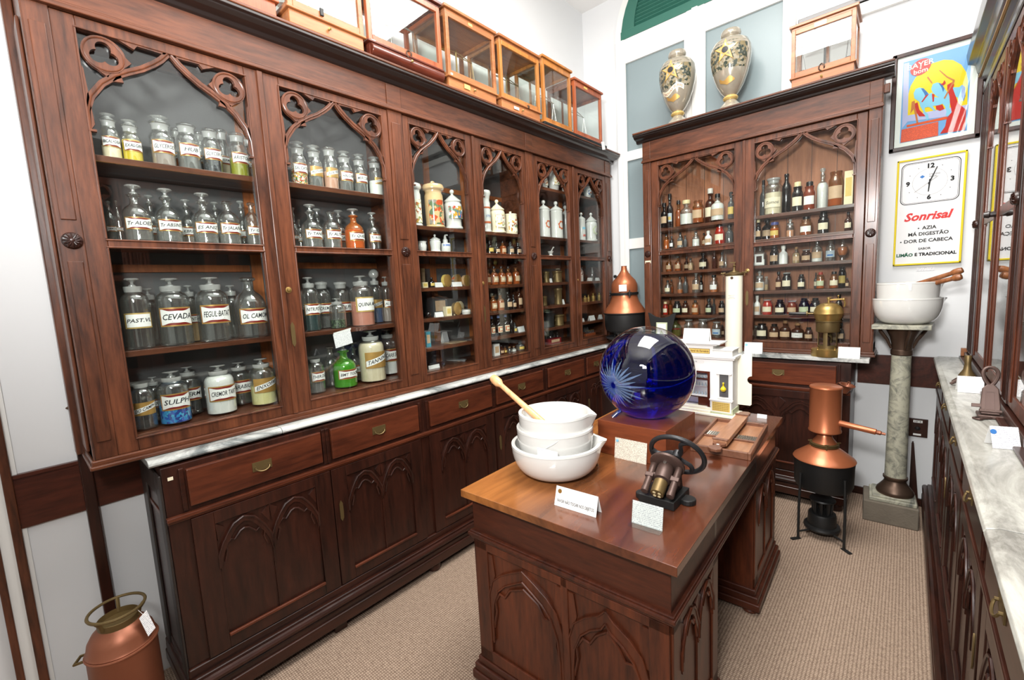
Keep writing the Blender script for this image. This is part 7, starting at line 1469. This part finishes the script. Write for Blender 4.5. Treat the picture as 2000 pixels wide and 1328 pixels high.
pz('ground', [(0.106, 0.331), (0.991, 0.303), (0.993, 0.242), (0.704, 0.215), (0.11, 0.254)], 'pr_lilac', 3, ps)
pz('ledge', [(0.098, 0.212), (0.704, 0.215), (0.706, 0.183), (0.099, 0.184)], 'pr_orange', 4, ps)
pz('horse', [(0.447, 0.588), (0.467, 0.643), (0.533, 0.65), (0.6, 0.62), (0.644, 0.555), (0.686, 0.506), (0.71, 0.544), (0.763, 0.545), (0.856, 0.53), (0.894, 0.55), (0.936, 0.517), (0.95, 0.412), (0.928, 0.354), (0.894, 0.369), (0.87, 0.331), (0.837, 0.419), (0.717, 0.438), (0.583, 0.459), (0.529, 0.489), (0.473, 0.541)], 'pr_horse', 5, ps)
pz('horse_tail', [(0.894, 0.55), (0.936, 0.517), (0.95, 0.412), (0.928, 0.354), (0.897, 0.41), (0.886, 0.473)], 'pr_horsedark', 6, ps)
pz('horse', [(0.183, 0.591), (0.212, 0.635), (0.27, 0.641), (0.331, 0.619), (0.386, 0.567), (0.421, 0.534), (0.46, 0.543), (0.503, 0.483), (0.583, 0.459), (0.647, 0.491), (0.699, 0.504), (0.723, 0.437), (0.734, 0.373), (0.732, 0.3), (0.769, 0.253), (0.737, 0.221), (0.704, 0.215), (0.683, 0.234), (0.694, 0.274), (0.663, 0.342), (0.628, 0.379), (0.562, 0.368), (0.482, 0.38), (0.51, 0.344), (0.532, 0.319), (0.506, 0.313), (0.45, 0.364), (0.416, 0.38), (0.363, 0.377), (0.372, 0.333), (0.42, 0.294), (0.437, 0.227), (0.404, 0.221), (0.374, 0.29), (0.338, 0.349), (0.295, 0.41), (0.279, 0.466), (0.238, 0.495), (0.197, 0.524)], 'pr_horse', 7, ps)
pz('horse_mane', [(0.291, 0.627), (0.331, 0.619), (0.386, 0.567), (0.407, 0.536), (0.369, 0.505), (0.347, 0.552)], 'pr_horsedark', 8, ps)
pz('horse_mane', [(0.553, 0.639), (0.6, 0.62), (0.644, 0.555), (0.626, 0.516), (0.603, 0.572)], 'pr_horsedark', 8, ps)
pz('red_strap', [(0.421, 0.534), (0.368, 0.525), (0.306, 0.457), (0.326, 0.453), (0.383, 0.503)], 'pr_red', 9, ps)
pz('red_strap', [(0.461, 0.527), (0.501, 0.515), (0.499, 0.431), (0.48, 0.423)], 'pr_red', 9, ps)
pz('red_cloth', [(0.529, 0.373), (0.628, 0.368), (0.658, 0.311), (0.593, 0.3), (0.538, 0.329)], 'pr_red', 8, ps)
pz('red_plume', [(0.574, 0.619), (0.613, 0.623), (0.637, 0.656), (0.66, 0.615), (0.628, 0.594)], 'pr_red', 9, ps)
pz('red_dress', [(0.681, 0.59), (0.746, 0.606), (0.781, 0.574), (0.763, 0.535), (0.794, 0.467), (0.855, 0.344), (0.969, 0.245), (0.973, 0.009), (0.616, 0.022), (0.685, 0.097), (0.705, 0.199), (0.769, 0.253), (0.734, 0.373), (0.723, 0.447), (0.684, 0.537)], 'pr_red', 10, ps)
pz('trumpet', [(0.549, 0.785), (0.559, 0.789), (0.675, 0.691), (0.777, 0.631), (0.764, 0.62), (0.662, 0.683)], 'pr_skin', 11, ps)
pz('rider_arm', [(0.758, 0.624), (0.786, 0.63), (0.779, 0.6), (0.718, 0.521), (0.658, 0.428), (0.64, 0.442), (0.698, 0.525)], 'pr_skin', 11, ps)
pz('trumpet', [(0.374, 0.738), (0.391, 0.748), (0.461, 0.66), (0.451, 0.652)], 'pr_skin', 11, ps)
pz('figure_cloak', [(0.2, 0.458), (0.252, 0.465), (0.284, 0.368), (0.367, 0.291), (0.382, 0.273), (0.288, 0.287), (0.231, 0.355)], 'pr_red', 9, ps)
pz('figure_body', [(0.159, 0.487), (0.205, 0.495), (0.215, 0.412), (0.245, 0.342), (0.278, 0.213), (0.251, 0.211), (0.228, 0.291), (0.196, 0.393), (0.145, 0.347), (0.156, 0.4)], 'pr_skin', 10, ps)
pz('text_panel', [(0.02, 0.168), (0.58, 0.175), (0.59, 0.004), (0.013, 0.004)], 'print_orange', 9, ps)
bd = pz('badge', [(.27+.155*math.cos(a)+.02*math.sin(a), .885+.095*math.sin(a)) for a in [2*PI*i/28 for i in range(28)]], 'pr_pinkred', 9, ps)
m = MB()
for s, sz, x, z in (('BAYER', .040, .265, .915), ('é', .018, .27, .875), ('bom', .036, .275, .838)): text(m, s, sz, (PX0+x*PW, 3.6832, PZ0+z*PH), (1, 0, .06), (0, 0, 1), bold=.015)
m.build('lettering', 'pr_white', bd, False)
m = MB(); m.box(FX0+w, FX1-w, 3.6775, 3.6785, FZ0+w, FZ1-w); m.build('glazing', 'pane', t, False)

t = thing('clock_sign', 'yellow framed Sonrisal advertising sign with quartz clock under the poster', 'clock', (2.095, 3.698, 1.56)); CX0, CX1, CZ0, CZ1 = 1.941, 2.248, 1.561, 2.203
m = MB(); w = .010
for q in ((CX0, CX1, CZ0, CZ0+w), (CX0, CX1, CZ1-w, CZ1), (CX0, CX0+w, CZ0, CZ1), (CX1-w, CX1, CZ0, CZ1)): m.box(q[0], q[1], 3.676, 3.698, q[2], q[3])
m.build('frame', 'pr_yellowframe', t, False, .002)
m = MB(); m.box(CX0+w, CX1-w, 3.684, 3.697, CZ0+w, CZ1-w); fc = m.build('face', 'pr_face', t, False)
cw = CX1-CX0; ccx = 2.093; ccz = 2.055
def rrect(hw, hh, r, n=6): return [(ccx+sx*(hw-r)+r*math.cos(a0+PI/2*i/n), ccz+sz*(hh-r)+r*math.sin(a0+PI/2*i/n)) for sx, sz, a0 in ((1, 1, 0), (-1, 1, PI/2), (-1, -1, PI), (1, -1, 3*PI/2)) for i in range(n+1)]
m = MB(); m.strip(rrect(.131, .124, .03), rrect(.1275, .1205, .028), (0, 3.684, 0), (1, 0, 0), (0, 0, 1), (0, -.0008, 0), True); m.strip(rrect(.124, .117, .026), rrect(.1225, .1155, .025), (0, 3.684, 0), (1, 0, 0), (0, 0, 1), (0, -.0008, 0), True); m.build('dial_border', 'pr_blackink', fc, False)
m = MB(); m.strip([(ccx+.078*math.cos(2*PI*i/40), ccz+.078*math.sin(2*PI*i/40)) for i in range(40)], [(ccx+.0772*math.cos(2*PI*i/40), ccz+.0772*math.sin(2*PI*i/40)) for i in range(40)], (0, 3.684, 0), (1, 0, 0), (0, 0, 1), (0, -.0006, 0), True); m.build('dial_ring', 'pr_greyink', fc, False)
m = MB(); Q = lambda s, sz, x, z, **k: text(m, s, sz, (x, 3.6832, z), (1, 0, 0), (0, 0, 1), **k)
Q('12', .036, ccx, ccz+.092, bold=.05); Q('3', .036, ccx+.098, ccz, bold=.05); Q('6', .036, ccx, ccz-.092, bold=.05); Q('9', .036, ccx-.098, ccz, bold=.05)
m.build('numerals', 'pr_blackink', fc, False)
for k in range(12):
    if k % 3: m = MB(); a = PI/2-k*PI/6; r = .104 if k in (1, 2, 4, 5, 7, 8, 10, 11) else .09; m.prism(arc(ccx+r*math.cos(a)*1.0, ccz+r*math.sin(a)*.95, .0022, 0, 2*PI, 8)[:-1], (0, 3.684, 0), (1, 0, 0), (0, 0, 1), (0, -.0008, 0)); m.build('hour_dot', 'pr_blackink', fc, False)
def hand(nm, ang, L, wd, mat, tail=.015, lay=0):
    m = MB(); d = Vector((math.sin(ang), 0, math.cos(ang))); s = Vector((d.z, 0, -d.x)); o = Vector((ccx, 3.6825-lay*.001, ccz)); m.prism([(-wd, -tail), (wd, -tail), (wd*.6, L), (-wd*.6, L)], o, s, d, (0, -.0008, 0)); return m.build(nm, mat, t, False)
hand('hour_hand', math.radians(184), .058, .0042, 'pr_blackink'); hand('minute_hand', math.radians(20), .088, .0034, 'pr_blackink', lay=1); hand('second_hand', math.radians(232), .085, .0008, 'pr_greyink', .045, 2)
m = MB(); m.prism([(ccx-.046, ccz+.034), (ccx-.034, ccz+.044), (ccx-.022, ccz+.034), (ccx-.034, ccz+.024)], (0, 3.684, 0), (1, 0, 0), (0, 0, 1), (0, -.0008, 0)); m.build('maker_logo', 'pr_blue', fc, False)
m = MB(); Q('STERLING', .011, ccx+.020, ccz+.042, bold=.01); Q('TRADE', .011, ccx+.012, ccz+.029, bold=.01); m.build('maker_name', 'pr_greyink', fc, False)
m = MB(); Q('Sonrisal', .066, 2.088, 1.852, shear=.3, bold=.035, fit=.262); m.build('brand_lettering', 'pr_pinkred', fc, False)
for a_ in (('AZIA', .028, 2.102, 1.783, .09), ('MÁ DIGESTÃO', .028, 2.098, 1.747, .20), ('DOR DE CABEÇA', .028, 2.098, 1.706, .225), ('SABOR', .018, 2.085, 1.658, .08)):
    m = MB(); Q(*a_[:4], bold=.03, fit=a_[4])
    if a_[0][0] in 'AD': m.prism(arc(a_[2]-(.048 if a_[0][0] == 'A' else .123), a_[3], .004, 0, 2*PI, 10)[:-1], (0, 3.6835, 0), (1, 0, 0), (0, 0, 1), (0, -.0003, 0))
    m.build('text_line', 'pr_tick', fc, False)
m = MB(); Q('LIMÃO', .026, 1.995, 1.623, bold=.045, fit=.082); m.build('green_word', 'pr_green', fc, False)
m = MB(); Q('E TRADICIONAL', .026, 2.134, 1.623, bold=.045, fit=.185); m.build('black_words', 'pr_blackink', fc, False)
for lab, x0, x1, z0, z1 in (('small white caption strip on the wall just under the poster', 2.045, 2.142, 2.216, 2.242), ('small white caption strip on the wall just under the clock sign', 2.055, 2.135, 1.522, 1.545)):
    t = thing('caption_strip', lab, 'label', ((x0+x1)/2, 3.699, z0)); MB().box(x0, x1, 3.6975, 3.6995, z0, z1).build('strip', 'print_card', t, False); MB().box(x0, x1, 3.697, 3.6975, z1-.002, z1).build('edge', 'paper_plain', t, False)
t = thing('wall_socket', 'dark brown wooden socket plate with white labels low on the wall', 'socket', (2.1, 3.699, .45)); MB().box(2.052, 2.148, 3.689, 3.6995, .462, .582).build('plate', 'wood_dark_v', t, False, .002)
m = MB(); m.lathe([(.014, 0), (.012, .004), (.004, .005), (.003, .008), (0, .009)], 16, (2.10, 3.689, .518), (0, -1, 0)); m.build('socket', 'black_plastic', t)
m = MB(); m.box(2.078, 2.122, 3.688, 3.6888, .556, .572).box(2.080, 2.118, 3.688, 3.6888, .472, .484); lb = m.build('voltage_label', 'label_white', t, False); m = MB(); text(m, '127 V.', .014, (2.10, 3.6874, .564), (1, 0, 0), (0, 0, 1), bold=.03); m.build('lettering', 'ink', lb, False)
t = thing('leaning_board', 'thin dark wooden board leaning in the corner behind the marble column', 'board', (2.10, 3.66, 0)); m = MB(); m.prism([(0, 0), (.05, 0), (.012, .42), (0, .42)], (2.075, 3.66, .0), (1, 0, 0), (0, .04, 1), (0, .012, 0)); m.build('board', 'wood_dark_v', t, False); m = MB(); m.prism([(.002, .42), (.010, .42), (.010, .43), (.002, .43)], (2.075, 3.66, .0), (1, 0, 0), (0, .04, 1), (0, .012, 0)); m.build('tip', 'wood_dark_v', t, False)

# ------------------------------------------------------------------ right counter
t = thing('cork_squeezer', 'pewter coloured cast cork press with claw feet, farthest on the right counter', 'cork press', (2.235, 2.80, .992)); c = Vector((2.236, 2.80, .992))
m = MB(); m.lathe([(.030, .012), (.034, .03), (.028, .05), (.014, .075), (.011, .10), (.013, .135), (.010, .14), (0, .141)], 20, c); m.build('neck', 'brass_old', t)
m = MB()
for a in (PI*.75, PI*1.15, PI*1.5, PI*1.9, .3): q = Vector((math.cos(a), math.sin(a), 0)); m.tube([c+q*.02+Vector((0, 0, .03)), c+q*.045+Vector((0, 0, .018)), c+q*.06+Vector((0, 0, .007))], [.009, .008, .006], 8)
m.build('claw_feet', 'iron_brown', t)
tent_card('white printed card before the pewter cork press, farther of the two on the counter', (2.236, 2.66, .992), -PI/2+.08, .082, .068, lean=.4)
t = thing('lever_press', 'dark cast iron lever press with looped handle on the right counter', 'press', (2.25, 2.2, .992)); c = Vector((2.255, 2.2, .992))
m = MB(); m.box(2.222, 2.288, 2.19, 2.26, .992, 1.004).prism(arc(2.222, 2.165, .012, 0, 2*PI, 14)[:-1], (0, 0, .992), (1, 0, 0), (0, 1, 0), (0, 0, .008)).prism([(2.215, 2.155), (2.26, 2.19), (2.24, 2.21), (2.205, 2.17)], (0, 0, .992), (1, 0, 0), (0, 1, 0), (0, 0, .008)); m.build('foot_plate', 'iron_brown', t, False, .003)
m = MB(); o = Vector((2.230, 2.21, 1.002)); u = Vector((1, .05, 0)); v = Vector((0, .38, .92)); n = Vector((0, -.92, .38))
m.prism([(0, 0), (.048, 0), (.050, .03), (.045, .095), (.034, .11), (.014, .11), (.003, .095), (-.002, .03)], o, u, v, n*.014); bd_ = m.build('lever_body', 'iron_brown', t, False, .003)
m = MB(); m.strip([(.010, .012), (.038, .012), (.036, .085), (.012, .085)], [(.013, .015), (.035, .015), (.033, .082), (.015, .082)], o+n*.014, u, v, n*.002, True); m.build('raised_border', 'iron_brown', bd_, False)
m = MB(); m.tube([o+u*(.024+.018*math.sin(a)*(1-.35*math.cos(a)))+v*(.142-.034*math.cos(a))+n*.007 for a in [2*PI*i/20 for i in range(20)]], .006, 8, True); m.build('loop_handle', 'iron_brown', t)
m = MB(); m.cyl(o+u*-.004+v*.012+n*.01, o+u*.052+v*.012+n*.01, .007, n=12); m.obox(o+u*-.012+v*.03+n*.012, u*.012, v*.006, n*.005); m.build('hinge', 'iron_brown', t)
tent_card('white printed card on the right counter nearest the viewer, with blue round seal', (2.247, 1.86, .992), -PI/2+.28, .062, .062, seal='pr_blue', lean=.4)

# ------------------------------------------------------------------ lower left: copper can, post
t = thing('copper_can', 'copper milk can with brass ring rim and paper tag, in the lower left corner', 'can', (.015, .045, 0)); c = (.015, .045, 0); K = Vector(c)
m = MB(); m.lathe([(0, .004), (.092, .004), (.095, .012), (.095, .39), (.097, .394), (.093, .40), (.088, .425), (.075, .448), (.060, .462), (.055, .468)], 44, c); m.build('body', 'copper_dull', t)
m = MB(); m.tube([(c[0]+.096*math.cos(2*PI*i/40), c[1]+.096*math.sin(2*PI*i/40), .386) for i in range(40)], .0045, 8, True); m.tube([(c[0]+.094*math.cos(2*PI*i/40), c[1]+.094*math.sin(2*PI*i/40), .008) for i in range(40)], .006, 8, True); m.build('hoop', 'copper_dull', t)
m = MB(); m.lathe([(.056, .462), (.057, .488), (.055, .489), (.054, .470), (.0, .470)], 36, c); m.build('brass_collar', 'brass_old', t)
m = MB(); m.tube([(c[0]+.076*math.cos(2*PI*i/40), c[1]+.076*math.sin(2*PI*i/40), .518) for i in range(40)], .005, 8, True); m.build('ring_rim', 'brass_old', t)
for a in (-.9, 1.1, 3.0): q = Vector((math.cos(a), math.sin(a), 0)); m = MB(); m.tube([K+q*.056+Vector((0, 0, .475)), K+q*.062+Vector((0, 0, .50)), K+q*.075+Vector((0, 0, .517))], .006, 6); m.build('bracket', 'brass_old', t)
m = MB(); q = Vector((-.45, -.89, 0)); s = Vector((-.89, .45, 0)); m.tube([K+q*.097+s*.02+Vector((0, 0, .37)), K+q*.125+s*.02+Vector((0, 0, .366)), K+q*.125-s*.02+Vector((0, 0, .366)), K+q*.097-s*.02+Vector((0, 0, .37))], .005, 8); m.build('side_handle', 'brass_old', t)
m = MB(); q = Vector((.66, .60, 0)); m.obox(K+q*.108+Vector((0, 0, .455)), Vector((-.6, .66, 0))*.018+Vector((.0, 0, .003)), q*.0004, Vector((0, 0, -.034))+q*.012); m.build('paper_tag', 'print_card', t, False); m = MB(); m.tube([K+q*.10+Vector((0, 0, .485)), K+q*.076+Vector((0, 0, .51))], .0008, 5); m.build('string', 'paper_plain', t)
t = thing('wooden_post', 'dark red square wooden post leaning on the wall beside the long cabinet', 'post', (-.262, .04, 0)); m = MB(); m.prism([(.026, 0), (.062, 0), (.056, 1.30), (.024, 1.30)], (-.297, 0, 0), (0, 1, 0), (0, 0, 1), (.045, 0, 0)); m.build('post', 'wood_dark_v', t, False, .003)
m = MB(); m.lathe([(.006, 0), (.006, .004), (.002, .01)], 10, (-.27, .0255, 1.19), (0, -1, 0)); m.build('screw_eye', 'bronze', t)
